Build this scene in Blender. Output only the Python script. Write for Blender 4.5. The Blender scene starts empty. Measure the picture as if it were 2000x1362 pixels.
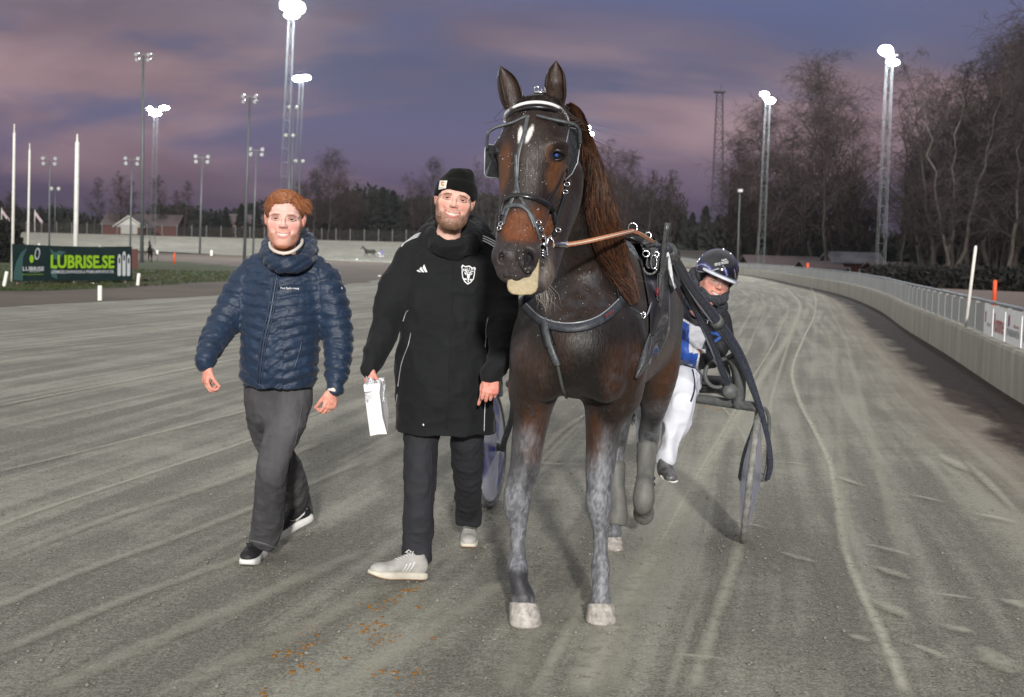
import bpy, math, random
import numpy as np
from mathutils import Vector, Matrix
from mathutils.bvhtree import BVHTree
R = math.radians
rnd = random.Random(7)
SC = bpy.context.scene
COL = SC.collection
# ---------------------------------------------------------------- camera
CAM = np.array([0.0, 0.0, 1.5]); FPX = 2680.0
PITCH, ROLL = R(4.08), R(1.6)
_f = np.array([0, math.cos(PITCH), -math.sin(PITCH)])
_r0 = np.array([1.0, 0, 0]); _u0 = np.array([0, math.sin(PITCH), math.cos(PITCH)])
CR = math.cos(ROLL)*_r0 + math.sin(ROLL)*_u0
CU = -math.sin(ROLL)*_r0 + math.cos(ROLL)*_u0
cd = bpy.data.cameras.new('camera'); cam = bpy.data.objects.new('camera', cd); COL.objects.link(cam)
cam.matrix_world = Matrix(((CR[0], CU[0], -_f[0], CAM[0]), (CR[1], CU[1], -_f[1], CAM[1]), (CR[2], CU[2], -_f[2], CAM[2]), (0, 0, 0, 1)))
cd.sensor_width = 36; cd.lens = FPX/2000*36; cd.clip_end = 9000; cd.clip_start = .05
cd.dof.use_dof = True; cd.dof.focus_distance = 5.9; cd.dof.aperture_fstop = 5.6
SC.camera = cam
SC.view_settings.view_transform = 'Standard'; SC.view_settings.look = 'None'
SC.view_settings.exposure = .35; SC.view_settings.gamma = 1
# ---------------------------------------------------------------- light: dusk sky, frontal sun lamp as camera flash, lit floodlights further down
SUN_EL, SUN_AZ = R(15), R(176)      # azimuth measured from +Y towards +X: low light coming from behind the camera
w = bpy.data.worlds.new('World'); SC.world = w; w.use_nodes = True
def build_world():
    nt = w.node_tree; nt.nodes.clear(); N = nt.nodes.new; L = nt.links.new
    out = N('ShaderNodeOutputWorld'); tc = N('ShaderNodeTexCoord')
    sep = N('ShaderNodeSeparateXYZ'); L(tc.outputs['Generated'], sep.inputs[0])
    def mth(op, a, b=None, c=None):
        n = N('ShaderNodeMath'); n.operation = op
        for i, v in enumerate((a, b, c)):
            if v is None: continue
            if isinstance(v, (int, float)): n.inputs[i].default_value = v
            else: L(v, n.inputs[i])
        return n.outputs[0]
    el = sep.outputs[2]
    ramp = N('ShaderNodeValToRGB'); L(el, ramp.inputs[0]); cr = ramp.color_ramp
    pts = [(0.0, (.030, .026, .050)), (.018, (.032, .028, .056)), (.035, (.052, .042, .080)), (.06, (.085, .072, .130)), (.085, (.075, .076, .145)),
           (.13, (.062, .066, .125)), (.19, (.066, .084, .185)), (.30, (.10, .11, .20)), (.5, (.30, .30, .31)), (1, (.42, .42, .41))]
    while len(cr.elements) < len(pts): cr.elements.new(.5)
    for e, (p, c) in zip(cr.elements, pts): e.position = p; e.color = (*c, 1)
    def clouds(sc, zst, lo, hi, detail, off, dist=0.6):
        mp = N('ShaderNodeMapping'); L(tc.outputs['Generated'], mp.inputs[0])
        mp.inputs['Scale'].default_value = (sc, sc, sc*zst); mp.inputs['Location'].default_value = off
        mp.inputs['Rotation'].default_value = (0, R(-3), 0)
        no = N('ShaderNodeTexNoise'); no.inputs['Scale'].default_value = 1; no.inputs['Detail'].default_value = detail
        no.inputs['Roughness'].default_value = .52; no.inputs['Distortion'].default_value = dist
        L(mp.outputs[0], no.inputs[0])
        mr = N('ShaderNodeMapRange'); mr.interpolation_type = 'SMOOTHSTEP'
        L(no.outputs[0], mr.inputs[0]); mr.inputs[1].default_value = lo; mr.inputs[2].default_value = hi
        return mr.outputs[0]
    big = clouds(2.2, 4.6, .40, .55, 5, (1.3, .2, .62)); fine = clouds(3.6, 4, .32, .72, 4, (3, 1, .3))
    cc = N('ShaderNodeValToRGB'); L(fine, cc.inputs[0])
    cc.color_ramp.elements[0].color = (.118, .086, .108, 1); cc.color_ramp.elements[1].color = (.205, .152, .175, 1)
    er = N('ShaderNodeValToRGB'); L(el, er.inputs[0]); e0 = er.color_ramp.elements; e0[0].color = (.55, .55, .6, 1); e0[1].color = (.55, .58, .68, 1); e0[1].position = .19
    for p_, c_ in ((.045, (.72, .68, .76)), (.085, (1.22, 1.12, 1.12)), (.115, (1.28, 1.15, 1.10)), (.15, (.80, .80, .88))): q_ = e0.new(p_); q_.color = (*c_, 1)
    cm_ = N('ShaderNodeMix'); cm_.data_type = 'RGBA'; cm_.blend_type = 'MULTIPLY'; cm_.inputs[0].default_value = 1; L(cc.outputs[0], cm_.inputs[6]); L(er.outputs[0], cm_.inputs[7])
    elm = N('ShaderNodeMapRange'); L(el, elm.inputs[0]); elm.inputs[1].default_value = .005; elm.inputs[2].default_value = .05
    mask = mth('MULTIPLY', big, elm.outputs[0]); mask = mth('MULTIPLY', mask, .92)
    # the deck thins out into open blue overhead to the right of the frame
    hi = N('ShaderNodeMapRange'); L(mth('ADD', el, mth('MULTIPLY', sep.outputs[0], .10)), hi.inputs[0])
    hi.inputs[1].default_value = .15; hi.inputs[2].default_value = .185; hi.inputs[3].default_value = 1; hi.inputs[4].default_value = .25
    mask = mth('MULTIPLY', mask, hi.outputs[0])
    mx = N('ShaderNodeMix'); mx.data_type = 'RGBA'; L(mask, mx.inputs[0]); L(ramp.outputs[0], mx.inputs[6]); L(cm_.outputs[2], mx.inputs[7])
    # glow added to the unseen sky behind and left of the camera as fill
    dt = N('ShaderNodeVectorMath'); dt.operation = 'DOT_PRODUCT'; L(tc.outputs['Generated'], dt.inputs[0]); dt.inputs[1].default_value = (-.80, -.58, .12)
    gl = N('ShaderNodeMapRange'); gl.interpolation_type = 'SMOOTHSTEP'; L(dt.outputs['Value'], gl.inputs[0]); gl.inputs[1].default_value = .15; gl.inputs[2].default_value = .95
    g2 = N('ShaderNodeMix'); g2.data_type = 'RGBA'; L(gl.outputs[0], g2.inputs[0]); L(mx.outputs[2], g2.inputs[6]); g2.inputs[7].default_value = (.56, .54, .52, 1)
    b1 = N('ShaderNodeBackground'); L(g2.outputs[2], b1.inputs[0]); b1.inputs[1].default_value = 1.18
    sky = N('ShaderNodeTexSky'); sky.sky_type = 'NISHITA'; sky.sun_disc = False; sky.sun_elevation = R(0.5); sky.sun_rotation = SUN_AZ
    b2 = N('ShaderNodeBackground'); L(sky.outputs[0], b2.inputs[0]); b2.inputs[1].default_value = .012
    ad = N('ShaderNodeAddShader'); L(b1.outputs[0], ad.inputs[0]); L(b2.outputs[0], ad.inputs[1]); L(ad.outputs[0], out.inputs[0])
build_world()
sl = bpy.data.lights.new('sun', 'SUN'); sl.energy = 3.1; sl.angle = R(2.5); sl.color = (1, .965, .92)
sun = bpy.data.objects.new('sun', sl); COL.objects.link(sun)
_sd = Vector((math.sin(SUN_AZ)*math.cos(SUN_EL), math.cos(SUN_AZ)*math.cos(SUN_EL), math.sin(SUN_EL)))
sun.rotation_euler = _sd.to_track_quat('Z', 'Y').to_euler()

# ---------------------------------------------------------------- helpers
def A(*v): return np.array(v, float)
def P(px, py, Y):
    """world point on the ray of a pixel at depth Y (used to survey positions)"""
    d = _f*FPX + CR*(px-1000) - CU*(py-681)
    return CAM + d*(Y/d[1])
def G(px, py):
    d = _f*FPX + CR*(px-1000) - CU*(py-681)
    return CAM + d*(-1.5/d[2])
def unit(v):
    v = np.asarray(v, float); return v/(np.linalg.norm(v)+1e-12)
def tag(o, label=None, cat=None, group=None, kind=None):
    if label: o['label'] = label
    if cat: o['category'] = cat
    if group: o['group'] = group
    if kind: o['kind'] = kind
    return o
def empty(name, loc=(0, 0, 0), label=None, cat=None, group=None):
    o = bpy.data.objects.new(name, None); COL.objects.link(o); o.location = loc; o.empty_display_size = .1
    return tag(o, label, cat, group)
def setparent(o, parent):
    if parent is not None:
        o.parent = parent
        root = Vector((0, 0, 0)); q = parent
        while q is not None: root = root + Vector(q.location) if q.type == 'EMPTY' else root; q = q.parent
        if parent.type == 'EMPTY': o.matrix_parent_inverse = Matrix.Translation(-root)
    return o
def link_mesh(name, V, F, mats, parent=None, smooth=True, midx=None, attrs=None, uv=None):
    """V (n,3), F list of faces or (m,3|4) array; world coordinates"""
    me = bpy.data.meshes.new(name)
    V = np.asarray(V, float)
    if isinstance(F, np.ndarray):
        m, k = F.shape
        me.vertices.add(len(V)); me.vertices.foreach_set('co', V.astype(np.float32).ravel())
        me.loops.add(m*k); me.loops.foreach_set('vertex_index', F.astype(np.int32).ravel())
        me.polygons.add(m); me.polygons.foreach_set('loop_start', np.arange(0, m*k, k, dtype=np.int32))
        me.update(calc_edges=True); me.validate()
    else:
        me.from_pydata([tuple(v) for v in V], [], [tuple(f) for f in F]); me.update()
    for m_ in (mats if isinstance(mats, (list, tuple)) else [mats]): me.materials.append(m_)
    if midx is not None: me.polygons.foreach_set('material_index', np.asarray(midx, np.int32))
    me.polygons.foreach_set('use_smooth', np.full(len(me.polygons), bool(smooth)))
    if attrs:
        for an, arr in attrs.items():
            arr = np.asarray(arr, np.float32)
            if arr.ndim == 1:
                a = me.attributes.new(an, 'FLOAT', 'POINT'); a.data.foreach_set('value', arr)
            else:
                if arr.shape[1] == 3: arr = np.hstack([arr, np.ones((len(arr), 1), np.float32)])
                a = me.attributes.new(an, 'FLOAT_COLOR', 'POINT'); a.data.foreach_set('color', arr.ravel())
    if uv is not None:
        ul = me.uv_layers.new(name='UVMap'); li = np.empty(len(me.loops), np.int32); me.loops.foreach_get('vertex_index', li)
        ul.data.foreach_set('uv', np.asarray(uv, np.float32)[li].ravel())
    o = bpy.data.objects.new(name, me); COL.objects.link(o)
    setparent(o, parent)
    return o
def copy_tree(o, parent=None):
    c = o.copy(); COL.objects.link(c)
    if parent is not None: c.parent = parent
    for ch in list(o.children): copy_tree(ch, c)
    return c
class MB:
    def __init__(s): s.V = []; s.F = []; s.M = []; s.n = 0
    def add(s, V, F, m=0):
        V = [tuple(v) for v in V]; s.V += V
        s.F += [tuple(int(i)+s.n for i in f) for f in F]; s.M += [m]*len(F); s.n += len(V); return s
    def box(s, c, size, rot=None, m=0, bev=0):
        c = np.asarray(c, float); h = np.asarray(size, float)/2
        if bev > 0:
            # chamfered box: 24 vertices
            V = []; idx = {}
            for sx in (-1, 1):
                for sy in (-1, 1):
                    for sz in (-1, 1):
                        for ax in range(3):
                            p = A(sx*h[0], sy*h[1], sz*h[2])
                            for a2 in range(3):
                                if a2 != ax: p[a2] -= (sx, sy, sz)[a2]*bev
                            idx[(sx, sy, sz, ax)] = len(V); V.append(p)
            F = []
            for ax in range(3):
                o1, o2 = [a for a in range(3) if a != ax]
                for sg in (-1, 1):
                    f = []
                    for (p, q) in ((-1, -1), (1, -1), (1, 1), (-1, 1)):
                        k = [0, 0, 0]; k[ax] = sg; k[o1] = p; k[o2] = q; f.append(idx[(*k, ax)])
                    F.append(f if (sg > 0) == (ax != 1) else f[::-1])
            for ax in range(3):
                o1, o2 = [a for a in range(3) if a != ax]
                for p in (-1, 1):
                    for q in (-1, 1):
                        a_, b_ = [0]*3, [0]*3; a_[ax] = -1; b_[ax] = 1
                        for k in (a_, b_): k[o1] = p; k[o2] = q
                        F.append((idx[(*a_, o1)], idx[(*b_, o1)], idx[(*b_, o2)], idx[(*a_, o2)]))
            for sx in (-1, 1):
                for sy in (-1, 1):
                    for sz in (-1, 1): F.append([idx[(sx, sy, sz, a)] for a in range(3)])
        else:
            V = [A(x*h[0], y*h[1], z*h[2]) for x in (-1, 1) for y in (-1, 1) for z in (-1, 1)]
            F = [(0, 1, 3, 2), (4, 6, 7, 5), (0, 4, 5, 1), (2, 3, 7, 6), (0, 2, 6, 4), (1, 5, 7, 3)]
        if rot is not None: V = [np.asarray(rot) @ v for v in V]
        return s.add([v+c for v in V], F, m)
    def tube(s, pts, rad, n=8, m=0, caps=True, flat=1.0, side=None, closed=False):
        """swept tube; rad scalar or list; flat scales the second axis (straps); side = preferred direction of the wide axis"""
        pts = [np.asarray(p, float) for p in pts]; K = len(pts)
        rad = [rad]*K if isinstance(rad, (int, float)) else list(rad)
        prev = None; rings = []
        for i in range(K):
            if closed: t = unit(pts[(i+1) % K]-pts[i-1])
            else: t = unit(pts[min(i+1, K-1)]-pts[max(i-1, 0)])
            if side is not None:
                sd = side[i] if isinstance(side, list) else side
                a = np.asarray(sd, float); a = unit(a-t*np.dot(a, t))
            elif prev is None:
                a = np.cross(t, A(0, 0, 1)); a = unit(a) if np.linalg.norm(a) > .1 else A(1, 0, 0)
                a = unit(a-t*np.dot(a, t))
            else: a = unit(prev-t*np.dot(prev, t))
            prev = a; b = np.cross(t, a)
            rings.append([pts[i]+a*rad[i]*math.cos(2*math.pi*k/n)+b*rad[i]*flat*math.sin(2*math.pi*k/n) for k in range(n)])
        V = [v for r in rings for v in r]; F = []
        for i in range(K if closed else K-1):
            j = (i+1) % K
            for k in range(n): F.append((i*n+k, i*n+(k+1) % n, j*n+(k+1) % n, j*n+k))
        if caps and not closed: F.append(tuple(range(n))[::-1]); F.append(tuple((K-1)*n+k for k in range(n)))
        return s.add(V, F, m)
    def strap(s, pts, nrm, width, thick, m=0, closed=False):
        """ribbon with thickness lying on a surface with normals nrm"""
        pts = [np.asarray(p, float) for p in pts]; K = len(pts); V = []; F = []
        width = [width]*K if isinstance(width, (int, float)) else width
        for i in range(K):
            t = unit(pts[(i+1) % K]-pts[i-1]) if closed else unit(pts[min(i+1, K-1)]-pts[max(i-1, 0)])
            n_ = unit(nrm[i]-t*np.dot(nrm[i], t)); b = np.cross(t, n_); h = width[i]/2
            V += [pts[i]-b*h, pts[i]-b*h*.8+n_*thick, pts[i]+b*h*.8+n_*thick, pts[i]+b*h]
        for i in range(K if closed else K-1):
            j = (i+1) % K
            for k in range(4): F.append((i*4+k, i*4+(k+1) % 4, j*4+(k+1) % 4, j*4+k))
        if not closed: F.append((0, 1, 2, 3)); F.append(((K-1)*4+3, (K-1)*4+2, (K-1)*4+1, (K-1)*4))
        return s.add(V, F, m)
    def lathe(s, prof, c, axis=(0, 0, 1), n=24, m=0, closed=False):
        ax = unit(axis); a = np.cross(ax, A(0, 0, 1)); a = unit(a) if np.linalg.norm(a) > .1 else A(1, 0, 0)
        b = np.cross(ax, a); V = []; F = []; K = len(prof)
        for (r, z) in prof:
            for k in range(n):
                t = 2*math.pi*k/n; V.append(np.asarray(c)+ax*z+a*r*math.cos(t)+b*r*math.sin(t))
        for i in range(K if closed else K-1):
            j = (i+1) % K
            for k in range(n): F.append((i*n+k, i*n+(k+1) % n, j*n+(k+1) % n, j*n+k))
        return s.add(V, F, m)
    def ball(s, c, r, n=12, m=0, rot=None):
        r = A(r, r, r) if isinstance(r, (int, float)) else np.asarray(r, float); V = []; F = []
        for i in range(n//2+1):
            ph = math.pi*i/(n//2)
            for k in range(n):
                th = 2*math.pi*k/n; v = A(math.sin(ph)*math.cos(th), math.sin(ph)*math.sin(th), math.cos(ph))*r
                if rot is not None: v = np.asarray(rot) @ v
                V.append(v+np.asarray(c))
        for i in range(n//2):
            for k in range(n): F.append((i*n+k, i*n+(k+1) % n, (i+1)*n+(k+1) % n, (i+1)*n+k))
        return s.add(V, F, m)
    def prism(s, poly, o, ex, ey, en, th, m=0):
        """extruded polygon: poly 2D list, plane origin o, axes ex, ey, normal en, thickness th"""
        o = np.asarray(o, float); ex = np.asarray(ex, float); ey = np.asarray(ey, float); en = np.asarray(en, float)
        V = [o+ex*p[0]+ey*p[1] for p in poly]+[o+ex*p[0]+ey*p[1]+en*th for p in poly]; K = len(poly)
        F = [tuple(range(K))[::-1], tuple(range(K, 2*K))]+[(i, (i+1) % K, K+(i+1) % K, K+i) for i in range(K)]
        return s.add(V, F, m)
    def build(s, name, mats, parent=None, smooth=False):
        return link_mesh(name, s.V, s.F, mats, parent, smooth, s.M)
def rotz(a): c, s_ = math.cos(a), math.sin(a); return np.array([[c, -s_, 0], [s_, c, 0], [0, 0, 1.0]])
def rotx(a): c, s_ = math.cos(a), math.sin(a); return np.array([[1.0, 0, 0], [0, c, -s_], [0, s_, c]])
def roty(a): c, s_ = math.cos(a), math.sin(a); return np.array([[c, 0, s_], [0, 1.0, 0], [-s_, 0, c]])
def cr(pts, n):
    """Catmull-Rom resample of rows (any dimension) into n samples per span"""
    p = np.asarray(pts, float); p = np.vstack([2*p[0]-p[1], p, 2*p[-1]-p[-2]]); out = []
    for i in range(1, len(p)-2):
        for k in range(n):
            t = k/n; out.append(.5*((2*p[i])+(-p[i-1]+p[i+1])*t+(2*p[i-1]-5*p[i]+4*p[i+1]-p[i+2])*t*t+(-p[i-1]+3*p[i]-3*p[i+1]+p[i+2])*t**3))
    out.append(p[-2]); return np.array(out)
def hsh(x):
    return (np.sin(x*127.1+311.7)*43758.5453) % 1.0
def vnoise(p, sc, seed=0):
    """cheap value noise on (n,3) points"""
    q = np.asarray(p)*sc+seed*17.3; i = np.floor(q); f = q-i; f = f*f*(3-2*f); r = 0
    for dx in (0, 1):
        for dy in (0, 1):
            for dz in (0, 1):
                h = (np.sin((i[:, 0]+dx)*127.1+(i[:, 1]+dy)*311.7+(i[:, 2]+dz)*74.7)*43758.5453) % 1.0
                r = r+h*np.where(dx, f[:, 0], 1-f[:, 0])*np.where(dy, f[:, 1], 1-f[:, 1])*np.where(dz, f[:, 2], 1-f[:, 2])
    return r
def sstep(x, a, b): t = np.clip((x-a)/(b-a), 0, 1); return t*t*(3-2*t)

# ---------------------------------------------------------------- materials
def mat(name, col=(.5, .5, .5), rough=.6, metal=0, var=None, bump=None, attr=None, coat=0, sheen=0, emit=None, alpha=None, trans=0, sss=0, spec=None, rvar=None, col2=None, attr_mul=False):
    """var=(scale, amount) brightness noise; bump=(scale, strength, distance) or list; attr=colour attribute; col2 + var mixes two colours"""
    m = bpy.data.materials.new(name); m.use_nodes = True; nt = m.node_tree; nt.nodes.clear(); N = nt.nodes.new; L = nt.links.new
    out = N('ShaderNodeOutputMaterial'); b = N('ShaderNodeBsdfPrincipled'); L(b.outputs[0], out.inputs[0])
    tc = N('ShaderNodeTexCoord')
    b.inputs['Base Color'].default_value = (*col, 1); b.inputs['Roughness'].default_value = rough; b.inputs['Metallic'].default_value = metal
    b.inputs['Coat Weight'].default_value = coat; b.inputs['Sheen Weight'].default_value = sheen
    if spec is not None: b.inputs['Specular IOR Level'].default_value = spec
    if trans: b.inputs['Transmission Weight'].default_value = trans
    if sss: b.inputs['Subsurface Weight'].default_value = sss; b.inputs['Subsurface Radius'].default_value = (.02, .008, .004); b.inputs['Subsurface Scale'].default_value = .3
    if alpha is not None: b.inputs['Alpha'].default_value = alpha
    if emit: b.inputs['Emission Color'].default_value = (*emit[0], 1); b.inputs['Emission Strength'].default_value = emit[1]
    src = None
    if attr:
        at = N('ShaderNodeAttribute'); at.attribute_name = attr; src = at.outputs['Color']
    if var:
        no = N('ShaderNodeTexNoise'); no.inputs['Detail'].default_value = 6; no.inputs['Roughness'].default_value = .62
        if isinstance(var[0], (tuple, list)):
            mp = N('ShaderNodeMapping'); mp.inputs['Scale'].default_value = var[0]; L(tc.outputs['Object'], mp.inputs[0]); L(mp.outputs[0], no.inputs[0]); no.inputs['Scale'].default_value = 1
        else: no.inputs['Scale'].default_value = var[0]; L(tc.outputs['Object'], no.inputs[0])
        mr = N('ShaderNodeMapRange'); L(no.outputs[0], mr.inputs[0]); mr.inputs[1].default_value = .3; mr.inputs[2].default_value = .7
        if col2:
            mx = N('ShaderNodeMix'); mx.data_type = 'RGBA'; L(mr.outputs[0], mx.inputs[0]); mx.inputs[7].default_value = (*col2, 1)
            if src: L(src, mx.inputs[6])
            else: mx.inputs[6].default_value = (*col, 1)
            src = mx.outputs[2]
        else:
            mr.inputs[3].default_value = 1-var[1]; mr.inputs[4].default_value = 1+var[1]
            mx = N('ShaderNodeVectorMath'); mx.operation = 'SCALE'; L(mr.outputs[0], mx.inputs['Scale'])
            if src: L(src, mx.inputs[0])
            else: mx.inputs[0].default_value = col
            src = mx.outputs[0]
        if rvar:
            r2 = N('ShaderNodeMapRange'); L(no.outputs[0], r2.inputs[0]); r2.inputs[1].default_value = .3; r2.inputs[2].default_value = .7
            r2.inputs[3].default_value = rvar[0]; r2.inputs[4].default_value = rvar[1]; L(r2.outputs[0], b.inputs['Roughness'])
    if src: L(src, b.inputs['Base Color'])
    if bump:
        nrm = None
        for (sc, st, di) in (bump if isinstance(bump, list) else [bump]):
            no = N('ShaderNodeTexNoise'); no.inputs['Detail'].default_value = 5; no.inputs['Roughness'].default_value = .6
            if isinstance(sc, (tuple, list)):
                mp = N('ShaderNodeMapping'); mp.inputs['Scale'].default_value = sc; L(tc.outputs['Object'], mp.inputs[0]); L(mp.outputs[0], no.inputs[0]); no.inputs['Scale'].default_value = 1
            else: no.inputs['Scale'].default_value = sc; L(tc.outputs['Object'], no.inputs[0])
            bp = N('ShaderNodeBump'); bp.inputs['Strength'].default_value = st; bp.inputs['Distance'].default_value = di; L(no.outputs[0], bp.inputs['Height'])
            if nrm: L(nrm, bp.inputs['Normal'])
            nrm = bp.outputs[0]
        L(nrm, b.inputs['Normal'])
    return m
# ---------------------------------------------------------------- implicit surfaces (numpy surface nets)
class SDF:
    """smooth union of elliptical chains and ellipsoids, meshed as one continuous surface"""
    def __init__(s): s.p = []
    def chain(s, rows, k=.02, sub=5, side=(1, 0, 0), op='u'):
        """rows: (x,y,z, r_side, r_other); side = direction of r_side"""
        s.p.append(('c', cr(np.asarray(rows, float), sub) if sub > 1 else np.asarray(rows, float), k, unit(side), op)); return s
    def ell(s, c, r, k=.02, rot=None, op='u'):
        r = A(r, r, r) if isinstance(r, (int, float)) else np.asarray(r, float)
        s.p.append(('e', np.asarray(c, float), r, k, np.eye(3) if rot is None else np.asarray(rot), op)); return s
    def box(s, c, h, rd=.01, k=.01, rot=None, op='u'):
        s.p.append(('b', np.asarray(c, float), np.asarray(h, float), rd, k, np.eye(3) if rot is None else np.asarray(rot), op)); return s
    def bounds(s):
        lo = A(9e9, 9e9, 9e9); hi = -lo
        for q in s.p:
            if q[-1] == 's': continue
            if q[0] == 'c':
                r = q[1][:, 3:5].max(axis=1)[:, None]; lo = np.minimum(lo, (q[1][:, :3]-r).min(0)); hi = np.maximum(hi, (q[1][:, :3]+r).max(0))
            else:
                r = (np.abs(q[4] if q[0] == 'e' else q[5]) @ (q[2] if q[0] == 'e' else q[2]+q[3])); lo = np.minimum(lo, q[1]-r); hi = np.maximum(hi, q[1]+r)
        return lo, hi
    def mesh(s, res, pad=None, disp=None, clip=None):
        lo, hi = s.bounds(); pad = pad or 4*res; lo = lo-pad; hi = hi+pad
        if clip is not None: lo = np.maximum(lo, clip[0]); hi = np.minimum(hi, clip[1])
        n = np.ceil((hi-lo)/res).astype(int)+1
        ax = [lo[i]+np.arange(n[i])*res for i in range(3)]
        D = np.full(n, 1.0, np.float32)
        def sub(a, b):
            i0 = np.maximum(np.floor((a-lo)/res).astype(int), 0); i1 = np.minimum(np.ceil((b-lo)/res).astype(int)+1, n)
            return i0, i1
        for q in s.p:
            if q[0] == 'c':
                C, k, side, op = q[1], q[2], q[3], q[4]; mg = k+3*res
                rr = C[:, 3:5].max(); i0, i1 = sub(C[:, :3].min(0)-rr-mg, C[:, :3].max(0)+rr+mg)
                if np.any(i1 <= i0): continue
                L_ = np.full(i1-i0, 1.0, np.float32)
                for j in range(len(C)-1):
                    a, b = C[j, :3], C[j+1, :3]; r_ = C[j:j+2, 3:5].max()+mg
                    j0, j1 = sub(np.minimum(a, b)-r_, np.maximum(a, b)+r_); j0 = np.maximum(j0, i0); j1 = np.minimum(j1, i1)
                    if np.any(j1 <= j0): continue
                    X = (ax[0][j0[0]:j1[0]][:, None, None]-a[0]).astype(np.float32); Y = (ax[1][j0[1]:j1[1]][None, :, None]-a[1]).astype(np.float32); Z = (ax[2][j0[2]:j1[2]][None, None, :]-a[2]).astype(np.float32)
                    ab = b-a; l2 = max(ab @ ab, 1e-12); t = np.clip((X*ab[0]+Y*ab[1]+Z*ab[2])/l2, 0, 1)
                    qx = X-t*ab[0]; qy = Y-t*ab[1]; qz = Z-t*ab[2]
                    tn = unit(ab); sd = side-tn*(side @ tn)
                    if np.linalg.norm(sd) < .05: sd = unit(np.cross(tn, A(.3, .5, .8)))
                    sd = unit(sd); ot = np.cross(tn, sd)
                    r1 = C[j, 3]+(C[j+1, 3]-C[j, 3])*t; r2 = C[j, 4]+(C[j+1, 4]-C[j, 4])*t; rm = np.minimum(r1, r2)
                    s1 = (qx*sd[0]+qy*sd[1]+qz*sd[2])/r1; s2 = (qx*ot[0]+qy*ot[1]+qz*ot[2])/r2; s3 = (qx*tn[0]+qy*tn[1]+qz*tn[2])/rm
                    d = (np.sqrt(s1*s1+s2*s2+s3*s3)-1)*rm
                    sl_ = tuple(slice(j0[i]-i0[i], j1[i]-i0[i]) for i in range(3)); L_[sl_] = np.minimum(L_[sl_], d)
            else:
                c = q[1]; op = q[-1]
                if q[0] == 'e': r, k, rot = q[2], q[3], q[4]; ext = np.abs(rot) @ r
                else: r, rd, k, rot = q[2], q[3], q[4], q[5]; ext = np.abs(rot) @ (r+rd)
                mg = k+3*res; i0, i1 = sub(c-ext-mg, c+ext+mg)
                if np.any(i1 <= i0): continue
                X = ax[0][i0[0]:i1[0]][:, None, None]-c[0]; Y = ax[1][i0[1]:i1[1]][None, :, None]-c[1]; Z = ax[2][i0[2]:i1[2]][None, None, :]-c[2]
                u = [X*rot[0, i]+Y*rot[1, i]+Z*rot[2, i] for i in range(3)]
                if q[0] == 'e':
                    k0 = np.sqrt((u[0]/r[0])**2+(u[1]/r[1])**2+(u[2]/r[2])**2); k1 = np.sqrt((u[0]/r[0]**2)**2+(u[1]/r[1]**2)**2+(u[2]/r[2]**2)**2)+1e-9
                    L_ = (k0*(k0-1)/k1)
                else:
                    v = [np.abs(u[i])-r[i] for i in range(3)]
                    L_ = np.sqrt(sum(np.maximum(t, 0)**2 for t in v))+np.minimum(np.maximum(v[0], np.maximum(v[1], v[2])), 0)-rd
                L_ = np.maximum(L_, -1).astype(np.float32)
            S = tuple(slice(i0[i], i1[i]) for i in range(3)); d1 = D[S]
            if op == 'u':
                h = np.maximum(k-np.abs(d1-L_), 0)/k if k > 0 else 0; D[S] = np.minimum(d1, L_)-h*h*k*.25
            elif op == 's':
                h = np.maximum(k-np.abs(d1+L_), 0)/k if k > 0 else 0; D[S] = np.maximum(d1, -L_)+h*h*k*.25
            else: D[S] = np.maximum(d1, L_)
        if disp is not None:
            I = np.argwhere(np.abs(D) < 3*res+.03); pts = lo+I*res
            D[tuple(I.T)] += disp(pts).astype(np.float32)
        if clip is not None:
            D[0] = D[-1] = 1; D[:, 0] = D[:, -1] = 1; D[:, :, 0] = D[:, :, -1] = 1
        return nets(D, lo, res)
def nets(D, lo, res):
    s = D < 0; n = np.array(D.shape)
    c = np.zeros(n-1, np.int8)
    for dx in (0, 1):
        for dy in (0, 1):
            for dz in (0, 1): c += s[dx:n[0]-1+dx, dy:n[1]-1+dy, dz:n[2]-1+dz]
    act = np.argwhere((c > 0) & (c < 8)); idx = np.full(n-1, -1, np.int64); idx[tuple(act.T)] = np.arange(len(act))
    acc = np.zeros((len(act), 3)); cnt = np.zeros(len(act))
    for axis in range(3):
        for a in (0, 1):
            for b in (0, 1):
                o0 = np.zeros(3, int); oth = [i for i in range(3) if i != axis]; o0[oth[0]] = a; o0[oth[1]] = b; o1 = o0.copy(); o1[axis] = 1
                p0 = act+o0; p1 = act+o1; d0 = D[tuple(p0.T)].astype(float); d1 = D[tuple(p1.T)].astype(float)
                m = (d0 < 0) != (d1 < 0); t = np.where(m, d0/np.where(m, d0-d1, 1), 0)
                pt = p0.astype(float); pt[:, axis] += t; acc[m] += pt[m]; cnt[m] += 1
    V = lo+acc/cnt[:, None]*res; F = []
    for axis in range(3):
        oth = [i for i in range(3) if i != axis]
        sl0 = [slice(1, n[i]-1) for i in range(3)]; sl0[axis] = slice(0, n[axis]-1); sl1 = list(sl0); sl1[axis] = slice(1, n[axis])
        a = s[tuple(sl0)]; b = s[tuple(sl1)]
        for flip in (0, 1):
            e = np.argwhere((a & ~b) if not flip else (~a & b))
            if len(e) == 0: continue
            for i in range(3):
                if i != axis: e[:, i] += 1
            def ix(da, db):
                q = e.copy(); q[:, oth[0]] -= da; q[:, oth[1]] -= db; return idx[tuple(q.T)]
            f = np.stack([ix(1, 1), ix(0, 1), ix(0, 0), ix(1, 0)], 1)
            if (flip == 1) != (axis == 1): f = f[:, ::-1]
            F.append(f)
    return V, np.vstack(F)
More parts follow.
